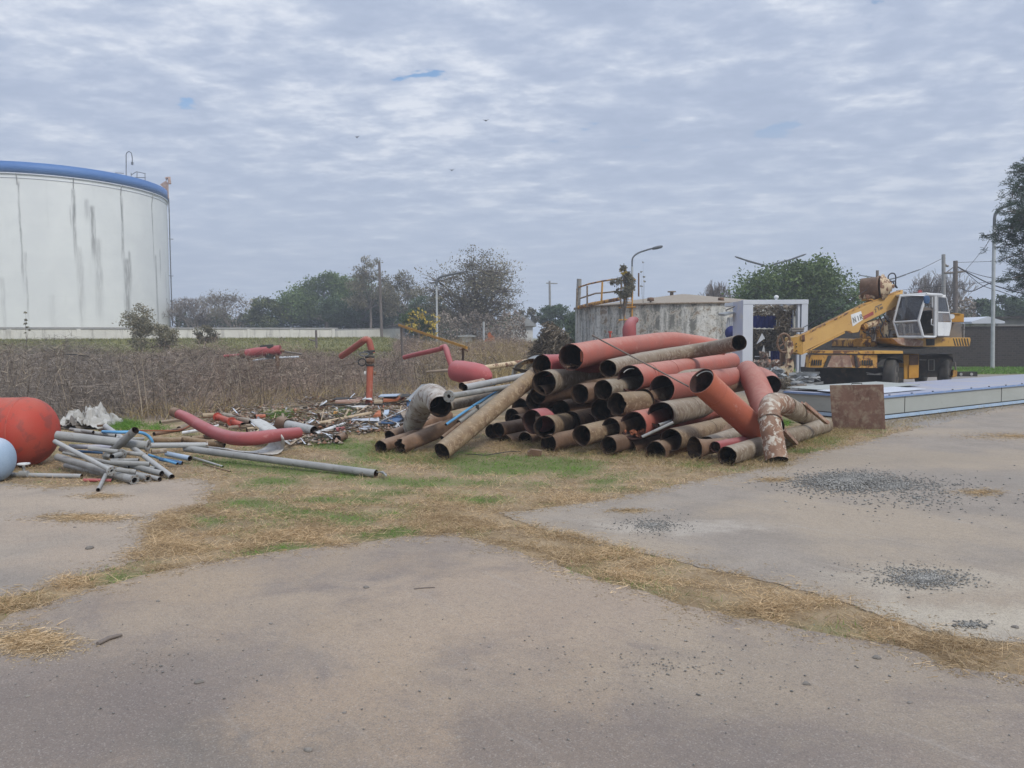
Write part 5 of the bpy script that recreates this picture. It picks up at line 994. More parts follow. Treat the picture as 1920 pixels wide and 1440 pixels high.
for k, (pts, lab) in enumerate((([(525, 235), (720, 300)], 'thin roof strut crossing the upper left of the booth'), ([(560, 300), (700, 225)], 'thin roof strut rising to the right in the booth'), ([(915, 275), (1040, 235)], 'short dark strut under the booth top beam at the right'), ([(270, 250), (150, 300)], 'dark strut left of the booth frame holding the canopy sheet'))):
    mb = MB(); mb.tube([z2(*pts[0], YF+.6), z2(*pts[1], YF+.9)], .025, 6); o = mb.build('strut', M['rim']); tag(o, lab, 'strut')
tangle('bramble_heap', 'grey heap of crumpled netting on the ground between the red stub and the crane hook', 'netting', [(1442, 712, 1480, 728, 17.5, 19.0, 1)], 900, (.04, .16), (.01, .03), 'bush')
tangle('scrap_heap', 'low flat heap of bent sheets under the crane boom head', 'scrap heap', [(1425, 690, 1470, 712, 22, 24, 1), (1482, 700, 1522, 722, 21.5, 23.2, 1.6)], 70, (.2, .7), (.02, .12), 'greysheet', elong=(1, 1, .25))
mb = MB(); mb.tube([P(1485, 726, 18), P(1512, 722, 18)], .03, 8); mb.box(P(1500, 722, 18), .15, .1, .06); o = mb.build('valve_fitting', M['rim']); tag(o, 'small dark valve fitting on the ground at the left end of the panel stack', 'valve')
# ---------------------------------------------------------------- large background structures
def lathe(mb, a, d, prof, seg=48, mi=0, arc=None):
    d = Vector(d).normalized(); up = Vector((0, 0, 1)) if abs(d.z) < .9 else Vector((0, 1, 0)); x = d.cross(up).normalized(); y = x.cross(d)
    mb.rings([[a+d*t+(x*math.cos(q)+y*math.sin(q))*r for q in (2*math.pi*i/seg for i in range(seg))] for t, r in prof], True, True, mi); return mb
TA, TD, TS = -.5342, 108.0, .12
tc_ = Vector((math.sin(TA)*TD, math.cos(TA)*TD, 0)); TR = TD*TS; tzb = 1.6; tzt = EYE+.159*TD
def tang(u):
    best = None
    for k in range(0, 3600):
        t = 2*math.pi*k/3600; x = tc_.x+TR*math.cos(t); y = tc_.y+TR*math.sin(t)
        if (math.cos(t)*x+math.sin(t)*y) > 0: continue
        uu, vv = W2P(x, y, 8.0)
        if best is None or abs(uu-u) < best[0]: best = (abs(uu-u), t)
    return best[1]
def tankmat():
    k = NB('white_tank_paint'); co = k.tc.outputs['Object']; sp = k.N.new('ShaderNodeSeparateXYZ'); k.L.new(co, sp.inputs[0])
    an = k.math('ARCTAN2', sp.outputs[1], sp.outputs[0]); cb = k.N.new('ShaderNodeCombineXYZ'); k.L.new(k.math('MULTIPLY', an, TR), cb.inputs[0]); k.L.new(k.math('MULTIPLY', sp.outputs[2], .09), cb.inputs[1])
    st = k.noise(1.1, 6, .7, co=cb.outputs[0], dist=.6); fi = k.noise(5, 6, .7, co=cb.outputs[0]); bg = k.noise(.25, 4, .6, co=co)
    col = k.mix(k.ramp(bg, .35, .65), (.67, .69, .68), (.73, .75, .73)); col = k.mix(k.ramp(st, .56, .74, 0, .35), col, (.58, .60, .58))
    z = sp.outputs[2]
    for (u, w0, zt, zb_, s) in ((43, .16, .965, .30, .75), (49, .16, .55, .12, .5), (144, .28, .95, .5, .9), (152, .4, .6, .0, .35), (136, .12, .85, .72, .5), (178, .35, .86, .5, .8), (186, .5, .66, .1, .4), (168, .3, .9, .75, .4), (233, .2, .95, .5, .9), (239, .5, .55, .05, .8), (245, .3, .6, .35, .6), (290, .18, .95, .5, .8), (294, .3, .6, .0, .8), (302, .2, .65, .45, .6), (312, .2, .5, .1, .4), (6, .3, .4, 0, .25), (96, .5, .3, 0, .15)):
        t = tang(u); t = t-2*math.pi if t > math.pi else t
        dd = k.math('ABSOLUTE', k.math('SUBTRACT', k.math('MULTIPLY', k.math('SUBTRACT', an, t), TR), k.math('MULTIPLY', k.math('SUBTRACT', st, .5), .9)))
        f = k.math('MULTIPLY', k.ramp(dd, w0*1.15, w0*.1), k.math('MULTIPLY', k.ramp(z, (tzt-tzb)*zb_-1, (tzt-tzb)*(zb_*.6+zt*.4)), k.ramp(z, (tzt-tzb)*zt, (tzt-tzb)*zt-.5)))
        f = k.math('MULTIPLY', f, k.ramp(fi, .33, .6, .25*s, s)); col = k.mix(f, col, (.20, .20, .195))
    ln = k.math('ABSOLUTE', k.math('SUBTRACT', k.math('FRACT', k.math('DIVIDE', z, 2.4)), .5)); col = k.mix(k.ramp(ln, .494, .499, 0, .25), col, (.40, .42, .42))
    return k.fin(col, .55, 0, .3)
M['tankwhite'] = tankmat(); M['tankblue'] = wm('blue_tank_roof_band', (.055, .155, .40), (.065, .175, .43), (.10, .2, .42), (.6, .75), s1=.4, s2=2, rough=.5, fine=.03)
tk = empty('storage_tank', tc_+Vector((0, 0, tzb)), 'huge white storage tank with a blue band round its top, streaked with grey runs', 'storage tank')
mb = MB(); lathe(mb, tc_+Vector((0, 0, tzb)), (0, 0, 1), [(0, TR), (tzt-tzb, TR)], 160); mb.build('shell', M['tankwhite'], tk)
mb = MB(); lathe(mb, tc_+Vector((0, 0, tzt-.02)), (0, 0, 1), [(0, TR+.02), (.0, TR+.14), (.12, TR+.15), (.13, TR+.03)], 160); mb.build('rim_gutter', M['frame'], tk)
mb = MB(); lathe(mb, tc_+Vector((0, 0, tzt+.12)), (0, 0, 1), [(0, TR+.03), (0.0, TR+.16), (1.12, TR+.16), (1.14, TR-.1), (1.6, .2)], 160); mb.build('blue_band', M['tankblue'], tk)
mb = MB(); lathe(mb, tc_+Vector((0, 0, tzt-.42)), (0, 0, 1), [(0, TR+.005), (0, TR+.05), (.05, TR+.05), (.05, TR+.005)], 160); mb.build('shell_ring', M['frame'], tk)
for u in (-60, 40, 144, 232, 290):
    t = tang(u); e = Vector((math.cos(t), math.sin(t), 0)); p = tc_+e*(TR+.02)+Vector((0, 0, tzt-1.1)); q = tc_+e*(TR+.12)+Vector((0, 0, tzt-.3)); mb = MB(); mb.tube([p, q, q+e*.3+Vector((0, 0, .28))], .05, 6); mb.build('rim_bracket', M['galvlite'], tk)
rY = tc_.y-TR*.6
def tY(u): t = tang(u); return tc_.y+TR*math.sin(t)
yy = tY(318)
mb = MB(); mb.tube([P(316.5, 372, yy-.2), P(318.5, 450, yy-.2), P(321, 540, yy-.2), P(323.5, 610, yy-.2)], .07, 6); mb.build('side_pipe', M['lampdark'], tk)
for v in (517, 448): mb = MB(); mb.tube([P(316, v, yy-.2), P(325, v+.5, yy-.2)], .05, 6); mb.build('pipe_bracket', M['lampdark'], tk)
mb = MB(); mb.tube([P(314, 342, yy-.4), P(315, 372, yy-.3)], .11, 8); mb.tube([P(311, 335, yy-.4), P(317, 333, yy-.4), P(318, 345, yy-.4)], .2, 8); mb.ext([P(300, 346, yy-.4), P(312, 338, yy-.4), P(313, 358, yy-.4)], (0, .1, 0)); mb.build('inlet_head', M['plate'], tk)
mb = MB(); q = [P(236.5, v, yy+2) for v in (330, 300, 290)]; q += [P(u, v, yy+2) for u, v in ((238, 286), (242, 284), (246.5, 287), (248, 296), (248, 304))]; mb.tube(q, .06, 6); mb.tube([P(248, 304, yy+2), P(248, 309, yy+2)], .14, 8); mb.build('gooseneck_vent', M['lampdark'], tk)
for a_, b_ in (((246, 324), (246, 332)), ((257, 322), (257, 338)), ((272, 325), (272, 342)), ((246, 328), (256, 322)), ((256, 322), (273, 325.5)), ((248, 333), (273, 333)), ((216, 324), (232, 325))): mb = MB(); mb.tube([P(*a_, yy+1), P(*b_, yy+1)], .045, 5); mb.build('roof_railing', M['lampdark'], tk)
# boundary wall on the bank
wA, wB = P(-260, 608, 60.5), P(628, 611.5, 81.0); zt_ = 2.86; wA.z = wB.z = 0
wl = empty('concrete_wall', (wA+wB)/2, 'long pale concrete wall on top of the grass bank, before the white tank', 'wall')
wd = (wB-wA); wn = Vector((-wd.y, wd.x, 0)).normalized(); wu = wd.normalized()
mb = MB(); mb.ext([wA+Vector((0, 0, 1.2)), wB+Vector((0, 0, 1.2)), wB+Vector((0, 0, zt_-.12)), wA+Vector((0, 0, zt_-.12))], wn*.2); mb.build('wall_panel', M['wall'], wl)
mb = MB(); mb.ext([wA-wn*.08+Vector((0, 0, zt_-.118)), wB-wn*.08+wu*.3+Vector((0, 0, zt_-.118)), wB-wn*.08+wu*.3+Vector((0, 0, zt_+.03)), wA-wn*.08+Vector((0, 0, zt_+.03))], wn*.36); mb.build('coping', M['polegrey'], wl)
for u in (-120, 20, 150, 262, 366, 468, 548, 626):
    t = (math.tan(math.atan((u-960)/F))); s_ = (wA.x-t*wA.y)/(t*wd.y-wd.x); c = wA+wd*s_+Vector((0, 0, (1.2+zt_-.12)/2)); mb = MB(); mb.box(c-wn*.03, .32, .12, zt_-.125-1.2, (wu, wn, Vector((0, 0, 1)))); mb.build('pilaster', M['wall'], wl)
xA, xB = P(630, 618, 83.0), P(752, 615, 96.0); xd = (xB-xA); z0_, z1_ = xA.z, xB.z; n2 = Vector((-xd.y, xd.x, 0)).normalized()
w2 = empty('low_wall', Vector(((xA.x+xB.x)/2, (xA.y+xB.y)/2, 0)), 'lower pale wall continuing right of the long concrete wall', 'wall')
mb = MB(); mb.ext([Vector((xA.x, xA.y, .8)), Vector((xB.x, xB.y, .8)), Vector((xB.x, xB.y, z1_-.1)), Vector((xA.x, xA.y, z0_-.1))], n2*.2); mb.build('wall_panel', M['wall'], w2)
mb = MB(); mb.ext([Vector((xA.x, xA.y, z0_-.098)), Vector((xB.x, xB.y, z1_-.098)), Vector((xB.x, xB.y, z1_+.06)), Vector((xA.x, xA.y, z0_+.06))], n2*.3); mb.build('coping', M['polegrey'], w2)
# old concrete tank with railing and ladder
az = math.atan((1079-960)/F)+math.asin(.135); D2 = 45.0; R2 = D2*.135; t2 = Vector((math.sin(az)*D2, math.cos(az)*D2, 0)); z2t = EYE+(629-566)/F*(t2.y-R2)
ot = empty('old_tank', t2, 'squat old round tank with peeling pale paint and a low cone roof', 'old tank')
mb = MB(); lathe(mb, t2+Vector((0, 0, -.1)), (0, 0, 1), [(0, R2), (z2t+.1, R2)], 120); mb.build('shell', M['oldtank'], ot)
mb = MB(); lathe(mb, t2+Vector((0, 0, z2t)), (0, 0, 1), [(-.03, R2+.002), (-.03, R2+.1), (.05, R2+.1), (.06, R2-.1), (.75, .4), (.78, .1)], 120); mb.build('roof', M['rustgrey'], ot)
t3 = t2+Vector((-1.1, 0, 0))
mb = MB(); c = P(1259.5, 552, t2.y); c.z = z2t+.66; lathe(mb, c, (0, 0, 1), [(-.2, .1), (.22, .1), (.23, .24), (.29, .24), (.30, .05)], 16); mb.build('roof_vent', M['rustgrey'], ot)
for (u, v, s_) in ((1220, 555, .18), (1352, 553, .16)): mb = MB(); c = P(u, v, t2.y-R2*.8); c.z = z2t+.12; lathe(mb, c, (0, 0, 1), [(-.15, .05), (.05, .05), (.06, s_), (.06+s_*.9, s_*.9), (.08+s_*.9, .03)], 12); mb.build('roof_fitting', M['rust'], ot)
Yr = t2.y-R2*.75
def rail(pts, r, nm, mat): mb = MB(); mb.tube([P(u, v, Y) for u, v, Y in pts], r, 6); return mb.build(nm, M[mat], ot)
rail([(1083.5, 580, 42), (1086, 523, 42)], .13, 'corner_post', 'galv'); rail([(1101, 576, 41), (1101, 536, 41)], .045, 'rail_post', 'rustgrey'); rail([(1127.5, 570, 40), (1129.5, 528, 40)], .05, 'rail_post', 'yelrust'); rail([(1082, 580, 41.9), (1082, 541, 41.9)], .05, 'rail_post', 'rustgrey')
rail([(1083, 539, 42), (1106, 532, 41), (1130, 527, 40), (1158, 523, 39.6)], .045, 'top_rail', 'yelrust'); rail([(1086, 560, 42), (1117, 550, 40.6), (1132, 549, 40), (1158, 546, 39.6)], .045, 'middle_rail', 'rustgrey'); rail([(1083, 577, 42), (1110, 570, 41), (1160, 561, 39.6)], .10, 'walkway_edge', 'yelrust')
for u in (1164, 1171, 1185): rail([(u, 603 if u > 1170 else 570, 38.9), (u+1, 519, 38.9)], .035, 'ladder_rail', 'amber')
rail([(1197.5, 556, 39), (1197.5, 512, 39)], .04, 'ladder_post', 'rust')
for v in (526, 577, 600): rail([(1160, v, 38.8), (1192, v-1.5, 38.8)], .04, 'ladder_rung', 'amber')
for k in range(9): rail([(1171, 532+k*5, 38.9), (1185, 532+k*5, 38.9)], .015, 'ladder_rung', 'amber')
# pipework by the tank
pp, rr = spline([P(1181, 640, 30), P(1180, 618, 30), P(1184, 604, 30.3), P(1192, 600, 31)], 5, [.26, .27, .20, .12]); mb = MB(); mb.tube(pp, rr, 16); o = mb.build('pipe_stub', M['pink']); tag(o, 'dark red curved pipe stub rising behind the topmost red pipe', 'pipe')
mb = MB(); mb.tube([P(1144, 633, 30), P(1144, 622, 30)], .04, 6); mb.tube([P(1144, 624, 30), P(1144, 621, 30)], .08, 8); o = mb.build('small_valve', M['redtank']); tag(o, 'tiny red valve stem before the old round tank', 'valve')
# dark brick wall on the right, house roofs behind
bA, bB = P(1490, 620, 46), P(2150, 612, 38.5); bA.z = bB.z = 0
bw = empty('brick_wall', (bA+bB)/2, 'long dark sooty brick wall behind the crane', 'wall'); n3 = Vector((-(bB-bA).y, (bB-bA).x, 0)).normalized()
mb = MB(); mb.ext([bA, bB, bB+Vector((0, 0, 2.12)), bA+Vector((0, 0, 2.12))], n3*.25); mb.build('wall_face', M['brickdk'], bw)
mb = MB(); mb.ext([bA-n3*.05+Vector((0, 0, 2.122)), bB-n3*.05+Vector((0, 0, 2.122)), bB-n3*.05+Vector((0, 0, 2.19)), bA-n3*.05+Vector((0, 0, 2.19))], n3*.35); mb.build('coping', M['brickdk'], bw)
def house(nm, label, u0, u1, vt, Y, roofh, mat, rmat, dep=6, door=True):
    a, b = P(u0, vt, Y), P(u1, vt, Y); zt = a.z; o = empty(nm, Vector(((a.x+b.x)/2, Y, 0)), label, 'building')
    mb = MB(); mb.ext([Vector((a.x, Y, 0)), Vector((b.x, Y, 0)), Vector((b.x, Y, zt)), Vector((a.x, Y, zt))], (0, dep, 0)); mb.build('wall', M[mat], o)
    mb = MB(); mb.ext([Vector((a.x-.3, Y-.3, zt+.002)), Vector((b.x+.3, Y-.3, zt+.002)), Vector((b.x+.3, Y-.3, zt+.12)), Vector(((a.x+b.x)/2, Y-.3, zt+.12+roofh)), Vector((a.x-.3, Y-.3, zt+.12))], (0, dep+.6, 0)); mb.build('roof', M[rmat], o); return o
house('low_house', 'low grey building with a flat dark roof behind the brick wall at the right', 1872, 2010, 598, 46, .1, 'polegrey', 'dark', 7)
house('small_shed', 'small pale roofed shed over the brick wall, left of the flat-roofed building', 1826, 1868, 607, 44, .28, 'wall', 'frame', 3)
g_ = house('graffiti_shed', 'pale shed with scrawled graffiti beyond the big grey-brown tree', 958, 999, 612, 66, .9, 'white', 'greysheet', 5)
mb = MB()
for i in range(26):
    x0, y0 = 966+random.random()*24, 615+random.random()*22; mb.bar(P(x0, y0, 65.98), P(x0+random.gauss(0, 3), y0+random.gauss(0, 4), 65.98), .07, .01, Vector((0, 1, 0)))
mb.build('graffiti', M['rim'], g_)
a, b = P(862, 612, 72), P(972, 615, 70); mb = MB(); mb.ext([Vector((a.x, 72, 0)), Vector((b.x, 70, 0)), b, a], (0, .3, 0)); o = mb.build('grey_wall', M['polegrey']); tag(o, 'grey wall in shade behind the trunk of the big grey-brown tree', 'wall')
a, b = P(752, 640, 50), P(1010, 641, 46); mb = MB(); mb.ext([Vector((a.x, a.y, 0)), Vector((b.x, b.y, 0)), b, a], (0, .3, 0)); o = mb.build('low_kerb_wall', M['polegrey']); tag(o, 'very low grey kerb wall at the far edge of the weeds', 'kerb wall')
o = house('white_van_shed', 'small white box building behind the weeds, left of the grey-brown tree trunk', 866, 884, 632, 60, .05, 'white', 'greysheet', 2)
mb = MB(); c = P(918, 640, 48); mb.ext([P(u, v, 48) for u, v in ((908, 641), (928, 641), (927, 632), (921, 628), (918, 622), (914, 626), (915, 634), (909, 637))], (0, .5, 0)); o = mb.build('red_pump', M['brickred']); tag(o, 'small orange-red pump standing at the kerb wall right of the tree trunk', 'pump')
# lamps and poles
def pole(nm, label, cat, base, pts, r, mat, heads=(), group=None):
    """pts: (u,v) going up at depth base[2]; heads: list of (pts, r, headpts)"""
    Y = base[2]; b = P(base[0], base[1], Y); zb = TZ(b.x, b.y); bb = Vector((b.x, b.y, zb)); o = empty(nm, bb, label, cat, group)
    q = [bb]+[P(u, v, Y) for u, v in pts]; mb = MB(); rs = [r*1.15]+[r]*(len(q)-1); mb.tube(q, rs, 10); mb.build('pole', M[mat], o)
    for hp in heads:
        q = spline([P(u, v, Y) for u, v in hp[0]], 5); mb = MB(); mb.tube(q, hp[1], 8); mb.build('arm', M[hp[3] if len(hp) > 3 else 'lampdark'], o)
        if hp[2]:
            (u0, v0), (u1, v1) = hp[2]; mb = MB(); A_, B__ = P(u0, v0, Y), P(u1, v1, Y); dd = B__-A_; L_ = dd.length; dd.normalize(); sd_ = dd.cross(Vector((0, 0, 1))).normalized(); up = sd_.cross(dd)
            w0 = hp[4] if len(hp) > 4 else .17
            mb.rings([[A_+dd*(L_*t)+sd_*(math.cos(k*math.pi/4)*w0*s_)+up*(math.sin(k*math.pi/4)*w0*.38*s_) for k in range(8)] for t, s_ in ((0, .35), (.12, .8), (.5, 1), (.85, .9), (1, .5))]); mb.build('lamp_head', M['lampdark'], o)
    return o
LP = 'street lamps round the yard'
pole('street_lamp', 'single pale street lamp between the dark trees and the grey-brown tree', 'street lamp', (819.5, 645, 58), [(818.5, 535)], .07, 'steelpole', [([(818.5, 536), (818.5, 528), (822, 522), (832, 517.5), (855, 513)], .085, ((852, 513.5), (872, 509)), 'lampdark', .24)], LP)
pole('street_lamp', 'single street lamp with a broad head rising behind the old round tank', 'street lamp', (1185.5, 640, 52), [(1185.3, 500)], .075, 'steelpole', [([(1185.3, 502), (1185.5, 488), (1189, 480), (1200, 473), (1222, 466)], .055, ((1222, 466.5), (1242, 462)), 'lampdark', .3)], LP)
pole('street_lamp', 'double-armed street lamp above the green tree right of the old tank', 'street lamp', (1440, 640, 58), [(1440, 500)], .08, 'steelpole', [([(1440, 501), (1430, 497), (1405, 490), (1398, 488)], .075, ((1400, 488.5), (1378, 481)), 'lampdark', .16), ([(1440, 501), (1450, 496), (1475, 489), (1482, 487)], .075, ((1480, 487.5), (1511, 476.5)), 'lampdark', .18)], LP)
pole('street_lamp', 'double-armed street lamp half hidden behind the crane drum', 'street lamp', (1662, 640, 60), [(1662, 524)], .08, 'steelpole', [([(1662, 525), (1655, 523), (1636, 520)], .05, ((1637, 520), (1611, 516)), 'lampdark', .1), ([(1662, 525), (1680, 521), (1698, 515)], .05, ((1697, 515), (1727, 504.5)), 'lampdark', .12)], LP)
pole('street_lamp', 'tall pale street lamp beside the pine at the right edge, head hidden in the needles', 'street lamp', (1862.5, 640, 40), [(1863, 500), (1864.5, 424)], .085, 'steelpole', [([(1864.5, 426), (1865, 408), (1868, 399), (1876, 391), (1892, 384)], .075, ((1890, 384.5), (1906, 378)), 'lampdark', .2)], LP)
pole('wooden_pole', 'bare brown wooden pole before the dark trees, no arm', 'pole', (716, 640, 80), [(711, 491)], .13, 'polewood')
pole('concrete_post', 'short pale post right of the tree trunk', 'post', (907, 641, 60), [(907, 603)], .08, 'steelpole')
pole('field_post', 'short dark post with a broken arm on the grass bank', 'post', (593.5, 640, 50), [(592.5, 619)], .07, 'polewood', [([(592, 639), (585, 638), (579, 636)], .05, None, 'polewood')])
up1 = pole('utility_pole', 'taller pale concrete utility pole left of its thicker twin', 'utility pole', (1771, 640, 58), [(1769, 477)], .13, 'polegrey', [([(1766, 483), (1772, 483.5)], .06, None, 'rim'), ([(1770, 494), (1774, 498), (1778, 499)], .08, None, 'rim')], 'utility poles behind the crane')
up2 = pole('utility_pole', 'thick dark utility pole with a cross arm and stay brackets', 'utility pole', (1792, 640, 52), [(1791.5, 489)], .14, 'polewood', [([(1771, 512), (1790, 511), (1812, 508)], .07, None, 'rim'), ([(1774, 511), (1789, 500)], .035, None, 'rim'), ([(1795, 500), (1811, 509)], .05, None, 'rim')], 'utility poles behind the crane')
pole('utility_pole', 'thin distant mast with one short cross arm above the far dark trees', 'utility pole', (1032, 640, 95), [(1030.5, 527)], .13, 'polegrey', [([(1024, 531), (1045, 531.5)], .07, None, 'polegrey')], 'utility poles behind the crane')
WR = 'overhead wires at the right'
for k, (pts, r, lab) in enumerate((([(1728, 504, 62), (1768, 484, 58)], .018, 'thin wire rising from the crane lamp to the taller pale pole'), ([(1796, 492, 52), (1900, 489, 44), (1990, 486, 40)], .014, 'highest thin wire running level from the thick pole to the right'),
    ([(1795, 500, 52), (1845, 527, 48), (1890, 543, 44), (1960, 560, 40)], .035, 'thick black cable falling from the thick pole to the right edge'), ([(1812, 508, 52), (1862, 521, 47), (1960, 526, 42)], .02, 'wire from the cross arm sagging gently to the right edge'),
    ([(1811, 510, 52), (1840, 534, 49), (1880, 548, 45), (1960, 578, 40)], .022, 'thin slack cable below the thick black one'), ([(1811, 506, 52), (1830, 484, 49), (1860, 445, 44)], .012, 'faint wire climbing from the cross arm into the pine'),
    ([(1800, 540, 52), (1822, 546, 49), (1862, 529, 45), (1915, 523, 41), (1960, 520, 40)], .03, 'looping black cable rising again to the right edge'), ([(1680, 545, 56), (1740, 539, 55), (1800, 534, 52), (1860, 528, 47)], .014, 'low wire crossing the bare branches behind the crane'))):
    pp = spline([P(u, v, Y) for u, v, Y in pts], 7); mb = MB(); mb.tube(pp, r, 5); o = mb.build('overhead_wire', M['cable']); tag(o, lab, 'wire', WR)
# ---------------------------------------------------------------- trees
def segs_mesh(nm, S_, mat, parent):
    """S_: list of (p0, p1, r0, r1); four-sided tapering limbs"""
    A_ = np.array([list(s[0]) for s in S_]); B__ = np.array([list(s[1]) for s in S_]); r0 = np.array([s[2] for s in S_])[:, None]; r1 = np.array([s[3] for s in S_])[:, None]
    d = B__-A_; d /= np.linalg.norm(d, axis=1)[:, None]+1e-9; up = np.where(abs(d[:, 2:3]) > .9, [[0, 1, 0]], [[0, 0, 1]]); x = np.cross(d, up); x /= np.linalg.norm(x, axis=1)[:, None]+1e-9; y = np.cross(x, d)
    F_ = []; ca = [(1, 0), (0, 1), (-1, 0), (0, -1)]
    for i in range(4):
        c0, s0 = ca[i]; c1_, s1_ = ca[(i+1) % 4]; F_.append(np.stack([A_+(x*c0+y*s0)*r0, A_+(x*c1_+y*s1_)*r0, B__+(x*c1_+y*s1_)*r1, B__+(x*c0+y*s0)*r1], 1))
    return quads(nm, np.concatenate(F_), mat, parent)
def leafquads(C, size, n):
    a = rng.normal(size=(n, 3)); a /= np.linalg.norm(a, axis=1)[:, None]; b = np.cross(a, rng.normal(size=(n, 3))); b /= np.linalg.norm(b, axis=1)[:, None]
    s = (size*rng.uniform(.5, 1.2, n))[:, None]; w_ = s*rng.uniform(.35, .7, (n, 1)); return np.stack([C-a*s, C+b*w_, C+a*s, C-b*w_], 1)
def tree(nm, label, u, Y, vt, hw, vb, leaf, n, ls=.13, lobes=9, tr=.22, gap=.0, group=None, trunk=None, bark='bark', flat=.8, seed=0, clump=.22, cu=None, trunkv=None):
    rs_ = random.Random(seed+int(u)); s = Y/F; top = P(u, vt, Y); zg = TZ(top.x, Y); bot = P(u, vb, Y).z; H_ = top.z; cz = (H_+bot)/2; ch = (H_-bot)/2; W_ = hw*s
    tb = P(trunk or u, vb, Y); base = Vector((tb.x, Y, zg)); o = empty(nm, base, label, 'tree', group); L_ = []; segs = []
    cx = top.x
    for k in range(lobes):
        a = rs_.uniform(0, 2*math.pi); zz = -.75+1.5*(k+.5)/lobes; rad = math.sqrt(max(.05, 1-zz*zz)); q = rs_.uniform(.45, .78)
        L_.append((Vector((cx+math.cos(a)*W_*q*rad, Y+math.sin(a)*W_*.8*q*rad, cz+zz*ch*.72)), rs_.uniform(.26, .42)*min(W_, ch*1.3)))
    L_.append((Vector((cx, Y, H_-.3*min(W_, ch))), .3*min(W_, ch)))
    hub = base.lerp(Vector((cx, Y, cz)), .62); hub.z = max(hub.z, zg+.4); segs.append((base, base.lerp(hub, .5)+Vector((rs_.uniform(-.1, .1), 0, 0)), tr, tr*.85)); segs.append((segs[0][1], hub, tr*.85, tr*.7))
    Cs = []; Sg = []; tot = sum(r**2 for _, r in L_)
    for c, r in L_:
        m = hub.lerp(c, .5)+Vector((rs_.uniform(-.15, .15)*W_, 0, -.1*W_)); segs += [(hub, m, tr*.5, tr*.33), (m, c, tr*.33, tr*.14)]
        k = int(n*r**2/tot); nc = max(14, int(26*(r/.9))); cc = []
        for j in range(nc):
            d = Vector((rs_.gauss(0, 1), rs_.gauss(0, 1), rs_.gauss(0, .9))).normalized(); e = c+Vector((d.x, d.y, d.z*flat))*r*rs_.uniform(.55, 1.15); cc.append(e)
            mm = c.lerp(e, .5)+Vector((rs_.gauss(0, .1), rs_.gauss(0, .1), rs_.gauss(0, .1)))*r; segs += [(c, mm, tr*.12, tr*.08), (mm, e, tr*.08, tr*.03)]
        cc = np.array([list(q) for q in cc]); idx = rng.integers(0, nc, k); Cs.append(cc[idx]+rng.normal(0, 1, (k, 3))*r*clump*np.array([1, 1, .75]))
    C_ = np.concatenate(Cs); kx = W_/max(.1, np.percentile(abs(C_[:, 0]-cx), 97)); C_[:, 0] = cx+(C_[:, 0]-cx)*kx; fz = lambda p: Vector((cx+(p.x-cx)*kx, p.y, p.z)) if p.z > hub.z+.01 else p; segs = [(fz(p), fz(q), r, e) for p, q, r, e in segs]
    z1 = np.percentile(C_[:, 2], 99.3); C_[:, 2] += (H_-z1)*sm(cz, z1, C_[:, 2])
    C_ = C_[C_[:, 2] > zg+.1]
    segs_mesh('trunk', segs, M[bark], o); quads('crown', leafquads(C_, ls, len(C_)), M[leaf], o); return o
def bare(nm, label, u, Y, vt, hw, mat='twig', leaf=None, n=0, depth=5, spread=.5, r0=.12, seed=1, vb=None, group=None, kids=3, ls=.1, stems=1):
    rs_ = random.Random(seed); top = P(u, vt, Y); zg = TZ(top.x, Y); Hh = top.z-zg; o = empty(nm, (top.x, Y, zg), label, 'tree', group); S_ = []; tips = []
    def grow(p, d, l, r, k):
        q = p+d*l; S_.append((p, q, r, r*.62)); 
        if k == 0: tips.append(q); return
        for i in range(kids if k > 1 else kids+1):
            nd = (d+Vector((rs_.gauss(0, spread), rs_.gauss(0, spread), rs_.gauss(.12, spread*.6)))).normalized(); grow(q if i else p.lerp(q, .97), nd, l*rs_.uniform(.62, .86), r*.6, k-1)
    for s_ in range(stems):
        x0 = (rs_.random()-.5)*hw*Y/F*1.2 if stems > 1 else 0
        grow(Vector((top.x+x0, Y, zg)), Vector((rs_.gauss(0, .12), rs_.gauss(0, .1), 1)).normalized(), Hh*.26, r0, depth)
    a = np.array([list(s[1]) for s in S_]); sx = hw*Y/F/np.percentile(abs(a[:, 0]-top.x), 98); sz = Hh/(a[:, 2].max()-zg)
    f = lambda p: Vector((top.x+(p.x-top.x)*sx, p.y, zg+(p.z-zg)*sz)); S2 = [(f(p), f(q), r, max(e, .012)) for p, q, r, e in S_]
    segs_mesh('trunk', S2, M[mat], o)
    if leaf:
        T = np.array([list(f(t)) for t in tips]); idx = rng.integers(0, len(T), n); C_ = T[idx]+rng.normal(0, .28, (n, 3)); quads('crown', leafquads(C_, ls, n), M[leaf], o)
    return o
TG = 'trees beyond the wall'
bare('bare_tree', 'purplish bare thicket touching the right side of the white tank', 350, 96, 552, 46, 'weedg', None, 0, 5, .5, .10, 3, group=TG, stems=5, kids=3)
bare('bare_tree', 'low bare thicket filling in beside the purplish one at the foot of the tank', 385, 99, 574, 34, 'weedg', None, 0, 5, .5, .08, 8, group=TG, stems=5, kids=3)
bare('bare_tree', 'broad pale bare tree fanning out above the concrete wall', 437, 92, 549, 50, 'twig', 'leafgrey', 1500, 6, .42, .16, 5, group=TG, kids=3, ls=.09)
tree('leafy_tree', 'low green tree between the pale bare tree and the big green dome', 505, 96, 560, 40, 618, 'leafolive', 9000, .15, 8, .15, group=TG, seed=1)
tree('leafy_tree', 'big green dome-shaped tree, brightest behind the end of the concrete wall', 612, 98, 517, 78, 620, 'leafgreen', 34000, .17, 16, .3, group=TG, seed=2, clump=.26)
